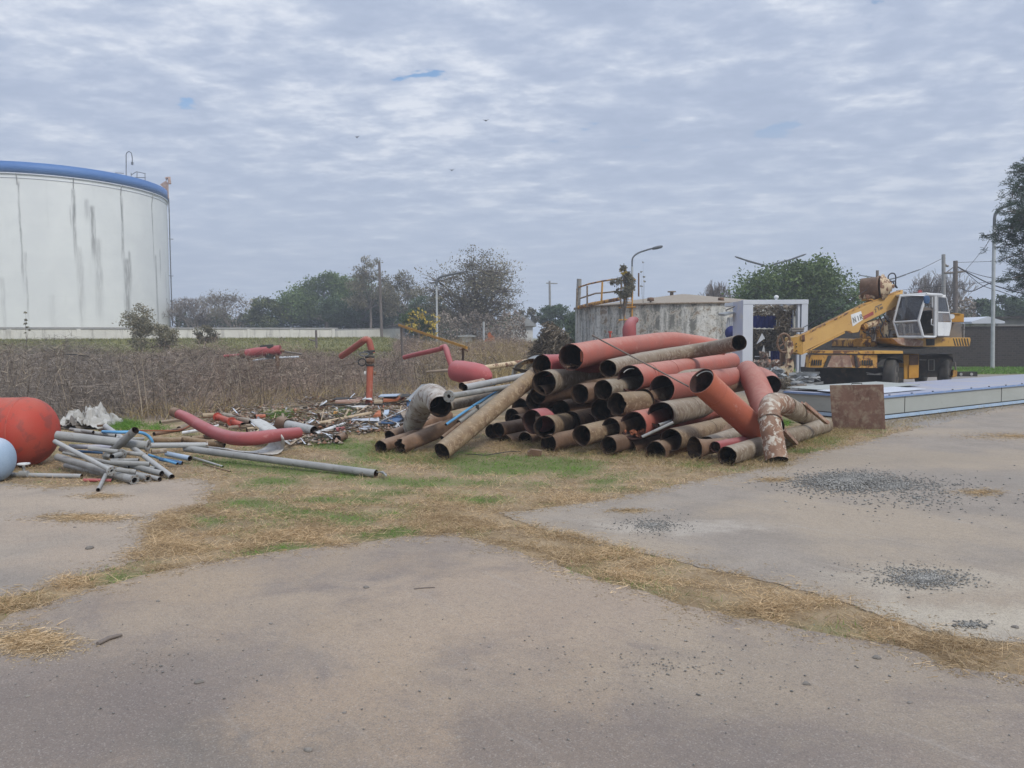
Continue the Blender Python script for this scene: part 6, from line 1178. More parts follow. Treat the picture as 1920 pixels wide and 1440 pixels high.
tree('leafy_tree', 'dark green lower tree at the right shoulder of the big dome', 672, 94, 548, 62, 624, 'leafdark', 22000, .16, 12, .22, group=TG, seed=3)
tree('leafy_tree', 'dark bushy tree right behind the bare wooden pole', 735, 98, 565, 60, 626, 'leafdark', 17000, .15, 11, .2, group=TG, seed=4)
tree('leafy_tree', 'tall thin-leaved tree topping the group, pale specks of sky in it', 694, 90, 484, 40, 600, 'leafgrey', 5200, .13, 11, .16, group=TG, seed=5, clump=.2, bark='twig')
tree('leafy_tree', 'grey-brown thin tree right of the tallest one', 757, 92, 512, 48, 610, 'leafgrey', 8000, .13, 12, .18, group=TG, seed=6, clump=.2, bark='twig')
tree('leafy_tree', 'dusky low tree behind the single pale street lamp', 815, 90, 556, 45, 628, 'leafdark', 9000, .14, 9, .15, group=TG, seed=12, clump=.2)
tree('leafy_tree', 'large sparse grey-brown tree with a forked dark trunk, centre of the horizon', 884, 66, 472, 86, 640, 'leafgrey', 12500, .095, 34, .24, group=TG, seed=9, clump=.17, trunk=893, flat=.85)
tree('leafy_tree', 'small pale shrubby tree behind the graffiti shed', 995, 88, 578, 20, 612, 'leafgrey', 2200, .12, 6, .08, group=TG, seed=7)
tree('leafy_tree', 'small dark green conifer-like tree left of the old tank', 1045, 84, 573, 32, 622, 'leafdark', 9500, .12, 8, .12, group=TG, seed=8)
tree('leafy_tree', 'big deep green tree between the booth and the crane boom', 1500, 52, 494, 98, 640, 'leafgreen', 42000, .12, 20, .25, group=TG, seed=10, clump=.25)
tree('leafy_tree', 'green bushy growth behind the booth at the foot of the deep green tree', 1445, 50, 570, 60, 665, 'leafdark', 17000, .11, 11, .15, group=TG, seed=11)
tree('leafy_tree', 'dark bushy growth under the crane boom beside the brick wall', 1560, 48, 566, 60, 660, 'leafdark', 17000, .11, 11, .15, group=TG, seed=13)
bare('bare_tree', 'leafless upright branches sticking up behind the old round tank', 1342, 58, 524, 34, 'twig', None, 0, 4, .22, .06, 12, group=TG, stems=7, kids=3)
bare('bare_tree', 'wide leafless tree behind the crane cab and the utility poles', 1758, 62, 505, 68, 'twig', None, 0, 5, .30, .10, 14, group=TG, stems=6, kids=3)
for k, (u, vt, hw, Y) in enumerate(((1845, 562, 34, 75), (1885, 556, 34, 72), (1935, 562, 36, 70), (1800, 580, 26, 78))): tree('leafy_tree', ('dark far tree just right of the wide leafless tree', 'dark far tree behind the tall pale street lamp', 'dark far tree cut by the right edge of the picture', 'lowest dark far tree under the thick utility pole')[k], u, Y, vt, hw, 622, 'leafdark', 7500, .14, 8, .12, group=TG, seed=20+k)
tree('yellow_bush', 'bush dotted with yellow leaves behind the upper end of the yellow beam', 778, 50, 580, 30, 648, 'leafdark', 2600, .08, 8, .05, seed=31)
o = tree('yellow_bush', 'yellow-tipped upright shrub in the same clump, right of the yellow beam end', 785, 49, 578, 34, 640, 'leafyel', 520, .10, 7, .05, seed=32, clump=.12)
tree('green_shrub', 'leafy grey-green shrub growing before the concrete wall near the tank edge', 262, 38, 572, 32, 640, 'leafgrey', 3600, .055, 12, .03, seed=33, clump=.3)
tree('green_shrub', 'broad lower part of the shrubs before the wall, in the weeds', 285, 37, 606, 44, 660, 'leafgrey', 4200, .055, 12, .03, seed=34, clump=.3)
tree('green_shrub', 'small grey-green shrub right of the leafy one, before the wall', 384, 40, 610, 22, 650, 'leafgrey', 1800, .055, 8, .03, seed=35, clump=.3)
tree('green_shrub', 'thin weed stalk with a few leaves before the left end of the wall', 48, 34, 585, 6, 640, 'leafgrey', 160, .05, 5, .015, seed=36, clump=.3)
tree('tank_ivy', 'ivy bush growing on top of the old tank round the yellow ladder', 1170, 38.6, 499, 22, 572, 'leafgrey', 4600, .05, 12, .04, seed=37, clump=.25)
tree('tank_ivy', 'yellowish tip of growth topping the ivy on the old tank', 1169, 38.6, 499, 6, 520, 'leafyel', 260, .05, 4, .02, seed=38)
tree('tank_ivy', 'thin bare stalk with curled leaves beside the lamp over the old tank', 1206, 39, 491, 5, 556, 'leafgrey', 70, .05, 4, .012, seed=39, clump=.2)
def thicket(nm, spans, n, size, mat):
    C_ = []
    for (u0, u1, vt, vb, Y0, Y1, w_) in spans:
        m = int(n*w_); uu = rng.uniform(u0, u1, m); Y = rng.uniform(Y0, Y1, m); top = vt+5*np.sin(uu*.09)+4*np.sin(uu*.23+1)+3*np.sin(uu*.61); vv = top+(vb-top)*rng.uniform(0, 1, m)**1.2
        for q in range(m): C_.append(P(uu[q], vv[q], Y[q])[:])
    C_ = np.array(C_); o = quads(nm, leafquads(C_, size, len(C_)), M[mat], kind='stuff'); return o
thicket('far_wood', [(330, 470, 592, 640, 100, 104, .5), (470, 830, 582, 640, 99, 104, 1.6), (830, 980, 596, 660, 80, 86, .5), (1060, 1090, 590, 650, 60, 64, .1)], 16000, .19, 'leafdark')
thicket('far_wood', [(1380, 1600, 600, 690, 53, 57, 1.2), (1590, 1960, 590, 640, 70, 76, .8)], 12000, .15, 'leafdark')
thicket('bare_undergrowth', [(320, 480, 566, 620, 96, 99, 1), (820, 985, 590, 648, 60, 64, 1), (1700, 1830, 560, 625, 60, 64, .8)], 5000, .11, 'weedg')
# pine at the right edge
def pine():
    rs_ = random.Random(5); Y = 30; o = empty('pine_tree', (P(1990, 600, Y).x, Y, 0), 'dark drooping pine reaching in from the right edge', 'tree'); tx = P(1990, 600, Y).x; S_ = [(Vector((tx, Y, 0)), Vector((tx, Y, 5)), .28, .22), (Vector((tx, Y, 5)), Vector((tx+.1, Y, 10)), .22, .08)]; C_ = []
    for (u0, v0, u1, v1, w_) in ((1990, 330, 1908, 322, 1), (1990, 360, 1898, 372, 1), (1990, 395, 1890, 396, .9), (1990, 380, 1902, 348, .9), (1990, 425, 1858, 440, .8), (1990, 440, 1876, 428, .9), (1990, 445, 1885, 462, 1), (1990, 430, 1888, 412, .9), (1990, 455, 1900, 480, .8), (1960, 465, 1905, 500, .6), (1960, 510, 1896, 522, .5), (1960, 520, 1912, 545, .7), (1990, 410, 1920, 415, 1), (1990, 345, 1925, 335, 1), (1990, 500, 1925, 520, .8)):
        a, b = P(u0, v0, Y+rs_.uniform(-1, 1)), P(u1, v1, Y+rs_.uniform(-.8, .8)); a.x = tx; pts = spline([a, a.lerp(b, .5)+Vector((0, 0, rs_.uniform(-.1, .25))), b], 6)
        for i in range(len(pts)-1): S_.append((pts[i], pts[i+1], .045*(1-i/14), .04*(1-i/14)))
        for i, p in enumerate(pts):
            for j in range(int(5*w_+1)):
                e = p+Vector((rs_.gauss(0, .22), rs_.gauss(0, .3), rs_.gauss(-.04, .2))); S_.append((p, e, .01, .006)); C_ += [(e.x+rs_.gauss(0, .07), e.y+rs_.gauss(0, .08), e.z+rs_.gauss(0, .06)) for _ in range(22)]
    C_ = np.array(C_); n = len(C_); D_ = dirs(n, (-.5, .9)); S2 = np.cross(D_, rng.normal(size=(n, 3))); S2 /= np.linalg.norm(S2, axis=1)[:, None]; L_ = rng.uniform(.05, .11, n)[:, None]
    segs_mesh('trunk', S_, M['bark'], o); quads('crown', np.stack([C_-D_*L_-S2*.006, C_-D_*L_+S2*.006, C_+D_*L_+S2*.01, C_+D_*L_-S2*.01], 1), M['pine'], o)
pine()
# birds
for k, (u, v, s_) in enumerate(((911, 226, .32), (669, 257, .26), (847, 319, .26))):
    c = P(u, v, 70); mb = MB(); mb.add([c+Vector((-s_, 0, .12)), c+Vector((-.05, .15, 0)), c+Vector((-.05, -.1, 0)), c+Vector((s_, 0, .14)), c+Vector((.05, .15, 0)), c+Vector((.05, -.1, 0)), c+Vector((0, .3, -.02)), c+Vector((0, -.3, -.02)), c+Vector((0, 0, -.08)), c+Vector((0, 0, .05))],
        [(0, 1, 2), (3, 5, 4), (6, 1, 9, 4), (7, 5, 9, 2), (6, 4, 8, 1), (7, 2, 8, 5), (1, 9, 2), (4, 5, 9)]); o = mb.build('bird', M['dark']); tag(o, ('biggest dark bird, high in the middle of the sky', 'small dark bird left of the highest one', 'lowest small dark bird over the grey-brown tree')[k], 'bird', 'birds in the sky')
# ---------------------------------------------------------------- things standing in the weeds
def gz(u, v, z=0): return G(u, v)+Vector((0, 0, z))
def bush_dome():
    c = P(1036, 700, 24); c.z = 0; V = []; Rx, Ry, Rz = .84, .8, 1.95
    for k in range(15000):
        d = Vector((random.gauss(0, 1), random.gauss(0, 1), abs(random.gauss(0, 1)))).normalized(); r = random.uniform(.62, 1.05)*(1+.18*mnoise.noise(d*2.3)); p = c+Vector((d.x*Rx*r, d.y*Ry*r, d.z*Rz*r))
        t = Vector((random.gauss(0, 1), random.gauss(0, 1), random.gauss(0, .8))).normalized(); s_ = t.cross(Vector((random.random(), random.random(), random.random()))).normalized()*random.uniform(.006, .016); l = random.uniform(.04, .14); V.append([list(p-t*l-s_), list(p+t*l-s_), list(p+t*l+s_), list(p-t*l+s_)])
    o = quads('dead_bush', np.array(V), M['bush']); tag(o, 'dome of dead brambles between the white pole and the old round tank', 'bush')
    mb = MB(); lathe(mb, c, (0, 0, 1), [(0, .6), (.9, .58), (1.4, .4), (1.6, .1)], 20); b_ = mb.build('bush_core', M['bark'], o)
bush_dome()
o = empty('red_valve', Vector((P(692, 716, 20).x, 20, 0)), 'rusty orange valve standing in the weeds under a red hooked pipe', 'valve'); Yv = o.location.y
def vt(pts, r, nm, mat, par=o, seg=10, sp=0): q = [P(u, v, Yv) for u, v in pts]; q = spline(q, 4) if sp else q; mb = MB(); mb.tube(q, r, seg); return mb.build(nm, M[mat], par)
vt([(692, 757), (694, 685)], .085, 'valve_body', 'orange', seg=16); vt([(693, 757), (693.2, 753)], .12, 'base_flange', 'orange'); vt([(694, 686), (694, 683)], .11, 'upper_flange', 'dark'); vt([(694, 683), (694.5, 670)], .05, 'stem', 'rust'); vt([(687, 676), (702, 676)], .075, 'bonnet', 'rust'); vt([(685, 669.5), (702, 669.5)], .035, 'yoke', 'dark'); vt([(683, 659), (703, 658)], .03, 'yoke', 'dark')
vt([(695, 665), (695, 658)], .06, 'stem', 'dark'); vt([(701, 700), (705, 700)], .05, 'side_port', 'rust'); vt([(683, 700), (687, 700)], .06, 'side_port', 'whitecloth')
mb = MB(); c = P(679, 679, Yv-.1); mb.tube([c+Vector((math.cos(t)*.10, 0, math.sin(t)*.09)) for t in (2*math.pi*i/14 for i in range(15))], .018, 6); mb.build('hand_wheel', M['dark'], o)
mb = MB(); c = P(683, 664, Yv-.1); mb.tube([c+Vector((math.cos(t)*.12, 0, math.sin(t)*.05)) for t in (2*math.pi*i/14 for i in range(15))], .015, 6); mb.build('hand_wheel', M['lampdark'], o)
mb = MB(); mb.tube(spline([P(640, 668, Yv+1), P(659, 655, Yv+.6), P(682, 638.5, Yv+.2), P(688, 636.5, Yv+.2), (P(692, 640, Yv+.2)), P(696, 655, Yv+.2), P(697, 662, Yv+.2)], 4), .085, 12); oo = mb.build('bent_pipe', M['red']); tag(oo, 'red pipe bent into a sharp hook above the rusty orange valve', 'pipe')
mb = MB(); mb.tube([P(758, 670, 22), P(780, 664.5, 21.6), P(805, 659, 21.3), P(828, 653.5, 21)], .066, 12); mb.tube([P(826, 652.5, 21), P(834, 650, 21), P(837, 656, 20.8), P(841, 670, 20.6), P(848, 690, 20.4)], [.07, .08, .085, .08, .075], 12); oo = mb.build('bent_pipe', M['pink']); tag(oo, 'red pipe with a right-angled elbow lying in the weeds left of the yellow beam foot', 'pipe')
mb = MB(); a, b = P(748, 609.5, 31), P(875, 652, 26); dd = (b-a).normalized(); mb.bar(a, b, .07, .075); mb.bar(a+Vector((0, -.045, .038)), b+Vector((0, -.045, .038)), .016, .016); oo = mb.build('yellow_beam', M['amber']); tag(oo, 'long thin yellow beam slanting down over the weeds', 'beam')
mb = MB(); mb.tube([P(868, 652, 26.2), gz(868, 699)], .05, 6); mb.tube([P(862, 656, 26.2), P(868, 652, 26.2), P(878, 659, 26.2)], .04, 6); oo = mb.build('support_post', M['rust']); tag(oo, 'low rusty post propping the lower end of the yellow beam', 'post')
mb = MB(); q = gz(757, 668); mb.tube([P(752, 612, 30.8), Vector((P(756, 640, 30.8).x, 30.8, TZ(-4, 30.8)))], .05, 6); oo = mb.build('support_post', M['polewood']); tag(oo, 'thin wooden post under the upper end of the yellow beam', 'post')
# fallen bullet-shaped red tank
a, b = P(849, 694, 14.7), P(922, 707, 14.2); dd = (b-a).normalized(); L_ = (b-a).length; mb = MB()
lathe(mb, a, dd, [(-.01, .03), (.0, .07), (.012, .17), (.05, .195), (.2, .21), (L_*.55, .215), (L_*.72, .205), (L_*.86, .16), (L_*.95, .09), (L_, .01)], 40); oo = mb.build('small_tank', M['pink']); tag(oo, 'bullet-shaped faded red tank lying behind the silver tubes', 'tank')
mb = MB(); c = a+dd*.0+Vector((0, 0, .03)); mb.tube([c, c-dd*.06+Vector((0, 0, .04))], .045, 8); mb.build('neck', M['pink'], oo)
# pale pole, dark pole, torn sheet
mb = MB(); mb.tube([P(1030, 671, 17.5), P(960, 682, 16.6), P(905, 690, 15.8)], .055, 10); oo = mb.build('pale_pole', M['cream']); tag(oo, 'long flaking cream pole lying behind the bullet-shaped red tank', 'pole')
mb = MB(); mb.tube([P(905, 690, 15.9), P(850, 694, 16.2), P(800, 697, 16.6)], [.05, .04, .02], 8); oo = mb.build('dark_pole', M['wood']); tag(oo, 'grey broken pole end running left from the cream pole', 'pole')
def sheet(nm, label, pts, th, mat, cat='sheet'):
    """ribbon of metal through pairs of edge points"""
    L_ = spline([p for p, _ in pts], 4); R_ = spline([q for _, q in pts], 4); mb = MB(); n = len(L_); V = []
    for p, q in zip(L_, R_):
        for t in (0, .25, .5, .75, 1): V.append(p.lerp(q, t)+Vector((0, 0, .012*mnoise.noise(p*3+Vector((t*3, 0, 0))))))
    W = []
    for i in range(n):
        for j in range(5):
            a_ = V[min(i+1, n-1)*5+j]-V[max(i-1, 0)*5+j]; b_ = V[i*5+min(j+1, 4)]-V[i*5+max(j-1, 0)]; nn_ = a_.cross(b_); nn_ = nn_.normalized() if nn_.length > 1e-9 else Vector((0, 0, 1)); W.append(V[i*5+j]+nn_*th)
    N_ = n*5; fs = []
    for i in range(n-1):
        for j in range(4): q = i*5+j; fs += [(q, q+1, q+6, q+5), (N_+q+5, N_+q+6, N_+q+1, N_+q)]
        fs += [(i*5, i*5+5, N_+i*5+5, N_+i*5), (i*5+9, i*5+4, N_+i*5+4, N_+i*5+9)]
    for j in range(4): fs += [(j+1, j, N_+j, N_+j+1), ((n-1)*5+j, (n-1)*5+j+1, N_+(n-1)*5+j+1, N_+(n-1)*5+j)]
    mb.add(V+W, fs, 0, True); o = mb.build(nm, M[mat]); tag(o, label, cat); return o
sheet('bent_sheet', 'big bent grey sheet arched over the weeds behind the heap', [(P(958, 712, 16), P(985, 680, 17.5)), (P(966, 686, 16), P(1000, 668, 17.5)), (P(1000, 672, 16), P(1030, 666, 17.5)), (P(1020, 690, 16), P(1040, 676, 17.5))], .01, 'greysheet')
sheet('torn_sheet', 'black torn sheet with a pointed tip below the bent grey sheet', [(P(960, 690, 15.2), P(965, 694, 15.4)), (P(980, 693, 15.1), P(980, 700, 15.4)), (P(1000, 696, 15), P(998, 712, 15.2))], .01, 'dark')
# old machine in the weeds
mo = empty('rusty_machine', gz(495, 692), 'rusting red machine half sunk in the weeds before the long wall', 'machine'); Ym = 27.0
def mt(pts, r, nm, mat, seg=12): mb = MB(); mb.tube([P(u, v, Ym) for u, v in pts], r, seg); return mb.build(nm, M[mat], mo)
mt([(462, 664), (478, 661), (526, 656)], .17, 'machine_body', 'pink', 18); mt([(452, 664), (464, 663)], .16, 'end_cap', 'rust'); mt([(506, 672), (508, 648)], .15, 'chimney', 'dark'); mt([(488, 650), (512, 648)], .05, 'top_bar', 'dark'); mt([(492, 650), (500, 662)], .05, 'lever', 'dark'); mt([(512, 654), (540, 660), (566, 664)], .035, 'drawbar', 'rim'); mt([(520, 656), (534, 658)], .06, 'drawbar', 'rust'); mt([(420, 668), (455, 665)], .05, 'side_pipe', 'pink'); mt([(472, 676), (510, 671), (560, 669)], .035, 'lower_rail', 'frame'); mt([(470, 664), (470, 692)], .08, 'leg', 'rust'); mt([(520, 660), (521, 692)], .08, 'leg', 'rust')
mb = MB(); mb.tube([P(100, 668, 24), P(135, 664, 24), P(168, 668, 24)], .022, 6); oo = mb.build('fallen_pole', M['dark']); tag(oo, 'dark fallen pole showing through the weeds at the left', 'pole')
# ---------------------------------------------------------------- left clutter
def Z5(x, y, z=None, Y=None): u, v = x/4.571, 700+y/4.571; return P(u, v, Y) if Y else G(u, v, z or 0)
def Z6(x, y, z=None, Y=None): u, v = 300+x/4.174, 680+y/4.174; return P(u, v, Y) if Y else G(u, v, z or 0)
def dome_tank(nm, label, u_end, vt_, vb_, L_, mat, cap=.62, ax=(-1, -.05, 0)):
    Yg = (EYE)*F/(vb_-636); r = (vb_-vt_)*Yg/F/2; c = P(u_end, (vt_+vb_)/2, Yg+r*.3); c.z = r; d = Vector(ax).normalized(); mb = MB()
    prof = [(0, .004)]+[(r*cap*(1-math.cos(t)), r*math.sin(t)) for t in (math.pi/2*i/10 for i in range(1, 11))]+[(r*cap+.02, r), (r*cap+.35, r), (L_, r), (L_+r*.4, r*.7), (L_+r*.5, .01)]
    lathe(mb, c, d, prof, 64); o = mb.build(nm, M[mat]); tag(o, label, 'tank'); return o, c, r, d
o, c, r, d = dome_tank('red_tank', 'big red tank with a rounded end lying at the left edge of the picture', 104, 743, 874, 2.6, 'redtank', .8)
mb = MB(); lathe(mb, c+d*(r*.8+.01), d, [(0, r+.001), (.004, r+.006), (.02, r+.006), (.024, r+.001)], 64); mb.build('weld_seam', M['redtank'], o)
for k in (.5, 2.1): mb = MB(); q = c+d*(r*.8+k); mb.box(Vector((q.x, q.y, .06)), .12, .7, .12); mb.build('cradle', M['rust'], o)
o, c, r, d = dome_tank('blue_tank', 'pale blue tank end at the very left edge, before the big red tank', 23, 819, 903, 1.4, 'bluelt', .7)
mb = MB(); lathe(mb, c+d*(r*.7+.01), d, [(0, r+.001), (.004, r+.005), (.016, r+.005), (.02, r+.001)], 64); mb.build('weld_seam', M['bluelt'], o)
# valve pipe before the red tank
o = smalltube(Z5(700, 882, .03), Z5(60, 868, .03), .028, 'grey pipe with a white hand wheel on it lying before the big red tank', 'galvlite', cat='valve pipe')
b0 = Z5(205, 862, .05); mb = MB(); mb.tube([b0, b0+Vector((0, 0, .12))], .018, 8); mb.build('valve_stem', M['galvlite'], o); mb = MB(); mb.tube([b0+Vector((-.05, 0, 0)), b0+Vector((.05, 0, 0))], .042, 10); mb.build('valve_body', M['galvlite'], o)
mb = MB(); c = b0+Vector((0, 0, .125)); mb.tube([c+Vector((math.cos(t)*.065, math.sin(t)*.065, 0)) for t in (2*math.pi*i/18 for i in range(19))], .011, 6); mb.tube([c+Vector((-.06, 0, 0)), c+Vector((.06, 0, 0))], .007, 6); mb.tube([c+Vector((0, -.06, 0)), c+Vector((0, .06, 0))], .007, 6); mb.build('hand_wheel', M['white'], o)
smalltube(Z5(718, 915, .02), Z5(960, 918, .02), .02, 'short rust-red tube on the ground right of the hand wheel pipe', 'pink')
# grey pipe tangle: start (visible mouth) and end in the zoomed picture, thickness, heights
GP = 'small grey pipes dumped beside the red tank'
def tp(a, za, b, zb, th, label, mat='galv', fl=None, inn='inside'):
    pa = Z5(a[0], a[1], za); pb = Z5(b[0], b[1], zb); r = th/4.571*pa.y/F/2; return smalltube(pa, pb, r, label, mat, inn, cat='small pipe', name='small_pipe', group=GP, flange=(r*fl, .02) if fl else None, seg=24)
tp((955, 835), .14, (470, 583), .42, 42, 'pale grey pipe ending in a round flange, lying over the front of the grey pipes', 'galvlite', 2.1)
tp((1268, 620), .28, (485, 530), .44, 76, 'thickest grey pipe of the tangle with a broad flange at its right end', 'galv', 1.35)
tp((960, 601), .26, (470, 552), .40, 40, 'lilac-grey pipe just below the thickest one', 'lav')
tp((1010, 632), .22, (590, 628), .26, 40, 'short level grey pipe under the lilac-grey one', 'lav')
tp((1160, 487), .52, (905, 715), .12, 66, 'dark grey pipe sticking up to the right over the tangle, mouth highest', 'galv')
tp((905, 455), .40, (1060, 570), .30, 46, 'pale pipe end sticking up to the left behind the raised dark grey pipe', 'galvlite')
tp((1473, 888), .035, (1130, 630), .26, 48, 'pale grey pipe leaning down to the right, foremost mouth on the grass', 'galvlite')
tp((1775, 614), .20, (1270, 618), .24, 46, 'straight grey pipe reaching farthest right with a rusty end', 'galvlite', 1.15)
tp((1150, 916), .055, (495, 718), .16, 70, 'thick grey pipe at the bottom of the tangle, lowest big mouth', 'galv', 1.25)
tp((1265, 903), .045, (900, 800), .10, 54, 'grey pipe with its mouth right of the lowest big one', 'galv', 1.2)
tp((1370, 908), .035, (1020, 820), .08, 40, 'thin grey pipe, third mouth from the left along the ground', 'galv')
tp((1283, 778), .16, (950, 765), .20, 44, 'grey pipe lying level in the middle of the right end', 'galv')
tp((1385, 860), .07, (1130, 790), .14, 52, 'dark grey pipe mouth tucked under the leaning pale pipe', 'galv')
tp((1165, 845), .12, (1000, 825), .16, 40, 'stub of grey pipe beside the round flange', 'galv')
tp((1040, 692), .24, (960, 715), .24, 44, 'stubby grey pipe with a wide flange facing the viewer in the middle of the tangle', 'galv', 2.0)
tp((1628, 730), .08, (1430, 690), .10, 46, 'torn pale pipe end on the grass right of the tangle', 'bluelt')
tp((1425, 662), .20, (1300, 672), .2, 42, 'short brown-grey pipe behind the torn pale pipe end', 'rustgrey')
tp((840, 998), .03, (905, 870), .10, 34, 'short thin pipe pointing at the viewer under the round flange', 'galv')
tp((1190, 742), .2, (950, 745), .2, 28, 'thin dark pipe across the middle of the tangle', 'galv')
tp((700, 715), .2, (540, 680), .25, 24, 'small pipe stub with a bolt at the left of the tangle', 'galv')
tp((800, 505), .42, (600, 480), .45, 30, 'thin grey pipe along the top left of the tangle', 'galv')
tp((990, 535), .36, (640, 490), .44, 34, 'grey pipe lying behind the thickest one', 'galv')
tp((880, 680), .15, (660, 668), .2, 24, 'blue tube inside the left half of the tangle', 'bluedk')
tp((1520, 776), .07, (1275, 700), .12, 24, 'bright blue tube on the right of the tangle', 'bluepl')
tp((1562, 770), .05, (1370, 735), .1, 34, 'dark blue tube beside the bright blue one', 'bluedk')
tp((1560, 576), .2, (1290, 570), .22, 52, 'brown pipe with a black mouth behind the grey pipes', 'rust2')
tp((1925, 615), .12, (1560, 560), .22, 52, 'brown pipe running right behind the rusty-ended grey one', 'rust2')
tp((1860, 540), .2, (1640, 560), .2, 44, 'short sandy pipe mouth under the red curved pipe', 'rust2')
tp((1560, 480), .2, (1320, 520), .2, 34, 'brown stick-like pipe behind the blue hose', 'rust')
for (a, za, b, zb, th, lab, mt) in (((1230, 560), .22, (700, 575), .3, 30, 'thin grey pipe under the thickest one', 'galv'), ((1110, 800), .10, (620, 700), .18, 34, 'grey pipe low in the tangle, below the round flange pipe', 'galv'), ((980, 880), .05, (560, 790), .08, 44, 'dark grey pipe along the ground left of the lowest big mouth', 'galv'),
        ((1250, 700), .2, (760, 640), .3, 36, 'grey pipe crossing the middle of the tangle', 'galv'), ((1330, 820), .08, (900, 700), .2, 34, 'grey pipe slanting down toward the dark mouth on the right', 'galv'), ((1120, 560), .3, (760, 530), .36, 26, 'narrow grey tube lying on the thickest pipe', 'galvlite'), ((860, 760), .12, (520, 650), .22, 40, 'grey pipe at the left end of the tangle by the red tank', 'galv')): tp(a, za, b, zb, th, lab, mt)
pp = spline([Z5(880, 500, .42), Z5(1020, 505, .44), Z5(1180, 505, .42), Z5(1260, 530, .36), Z5(1300, 575, .28), Z5(1305, 620, .2)], 6); mb = MB(); mb.tube(pp, .022, 8); o = mb.build('blue_hose', M['bluepl']); tag(o, 'blue hose curving over the back of the grey pipes', 'hose')
pp = spline([Z5(1200, 490, .35), Z5(1400, 492, .3), Z5(1540, 488, .25), Z5(1640, 440, .2)], 6); mb = MB(); mb.tube(pp, .012, 6); o = mb.build('rusty_rod', M['brickred']); tag(o, 'thin rusty rod behind the blue hose', 'rod')
a, b = Z6(1690, 868, .05), Z6(200, 672, .16); o = smalltube(a, b, .048, 'very long straight grey pipe lying across the grass toward the heap', 'galv', name='long_pipe', cat='pipe'); mb = MB(); q = Z6(1700, 868, .05)
for k in range(4): mb.bar(q+Vector((.02*k, .01*k, .02)), Z6(1770, 868+k*6, .02+.012*k), .02, .012)
mb.build('splintered_end', M['galv'], o)
smalltube(G(418, 877)+Vector((0, 0, .015)), G(363, 863)+Vector((0, 0, .04)), .014, 'thin pale rod on the grass in front of the very long pipe', 'galvlite')
smalltube(G(432, 886)+Vector((0, 0, .012)), G(380, 872)+Vector((0, 0, .02)), .009, 'thin rusty rod beside the pale one on the grass', 'rust')
# crumpled white sheet
def crumple(nm, label, u0, v0, u1, v1, mat, h, seed, cat='sheet', ny=18, nx=34):
    a = G(u0, v1); b = G(u1, v1); dp = 1.0; V = []; mb = MB()
    for j in range(ny+1):
        for i in range(nx+1):
            s_, t = i/nx, j/ny; p = a.lerp(b, s_)+Vector((0, t*dp, 0)); e = math.sin(math.pi*min(1, max(0, s_*1.02)))**.5*math.sin(math.pi*(.15+.7*t))
            n_ = abs(mnoise.noise(Vector((s_*5+seed, t*4, seed))))+.6*abs(mnoise.noise(Vector((s_*13, t*9+seed, 2)))); p.z = .02+h*e*(.25+1.3*n_); p.x += .12*mnoise.noise(Vector((s_*6, t*6, seed+4))); V.append(p)
    w_ = nx+1; mb.add(V, [(j*w_+i, j*w_+i+1, (j+1)*w_+i+1, (j+1)*w_+i) for j in range(ny) for i in range(nx)], 0, False); o = mb.build(nm, M[mat]); m = o.modifiers.new('thickness', 'SOLIDIFY'); m.thickness = .006; tag(o, label, cat); return o
crumple('plastic_sheet', 'crumpled grubby white sheet heaped behind the grey pipes', 104, 0, 184, 806, 'whitecloth', .42, 3)
crumple('dark_bag', 'dark crumpled bag in the middle of the crumpled white sheet', 120, 0, 146, 807, 'rim', .36, 8, 'bag', 8, 12)
mb = MB(); mb.tube([Z5(840, 450, .35), Z5(895, 445, .38), Z5(895, 480, .3), Z5(850, 485, .28)], .02, 6); o = mb.build('rusty_bracket', M['rust']); tag(o, 'small rusty square bracket right of the crumpled white sheet', 'bracket')
# curved red pipe and curled white sheet
pts = [Z6(105, 385, None, 12.6), Z6(200, 425, None, 12.4), Z6(310, 490, None, 12.1), Z6(430, 550, None, 11.7), Z6(540, 585, None, 11.4), Z6(650, 597, None, 11.2), Z6(760, 590, None, 11.2), Z6(900, 570, None, 11.4), Z6(1085, 548, None, 11.8)]
for i, p in enumerate(pts): p.z = max(p.z, .10)
P3, RR = spline(pts, 5, [.075, .08, .088, .095, .10, .10, .10, .095, .085]); mb = MB(); tubemesh(mb, P3, RR, .008, 28, .01, .01, .004); o = mb.build('curved_pipe', [M['pink'], M['inside']], origin=pts[0]); tag(o, 'red pipe curved like a banana lying in the debris', 'pipe')
mb = MB(); tubemesh(mb, [pts[0], pts[0].lerp(pts[1], .45)], [.079, .082], .008, 28, 0, 0, 0); mb.build('dark_end', [M['dark'], M['inside']] and M['rust'], o)
def wz(x, y, z): return Z6(x, y, z)
sheet('curled_sheet', 'white plastic strip curling round the end of the curved red pipe', [(wz(700, 445, .36), wz(790, 440, .40)), (wz(740, 490, .34), wz(880, 490, .36)), (wz(820, 545, .28), wz(950, 560, .30)), (wz(850, 600, .16), wz(975, 615, .2)), (wz(840, 650, .05), wz(965, 680, .06)), (wz(750, 690, .02), wz(880, 720, .02)), (wz(620, 690, .015), wz(640, 700, .02)), (wz(490, 668, .02), wz(500, 680, .02)), (wz(360, 655, .04), wz(370, 672, .04))], .006, 'whitecloth')
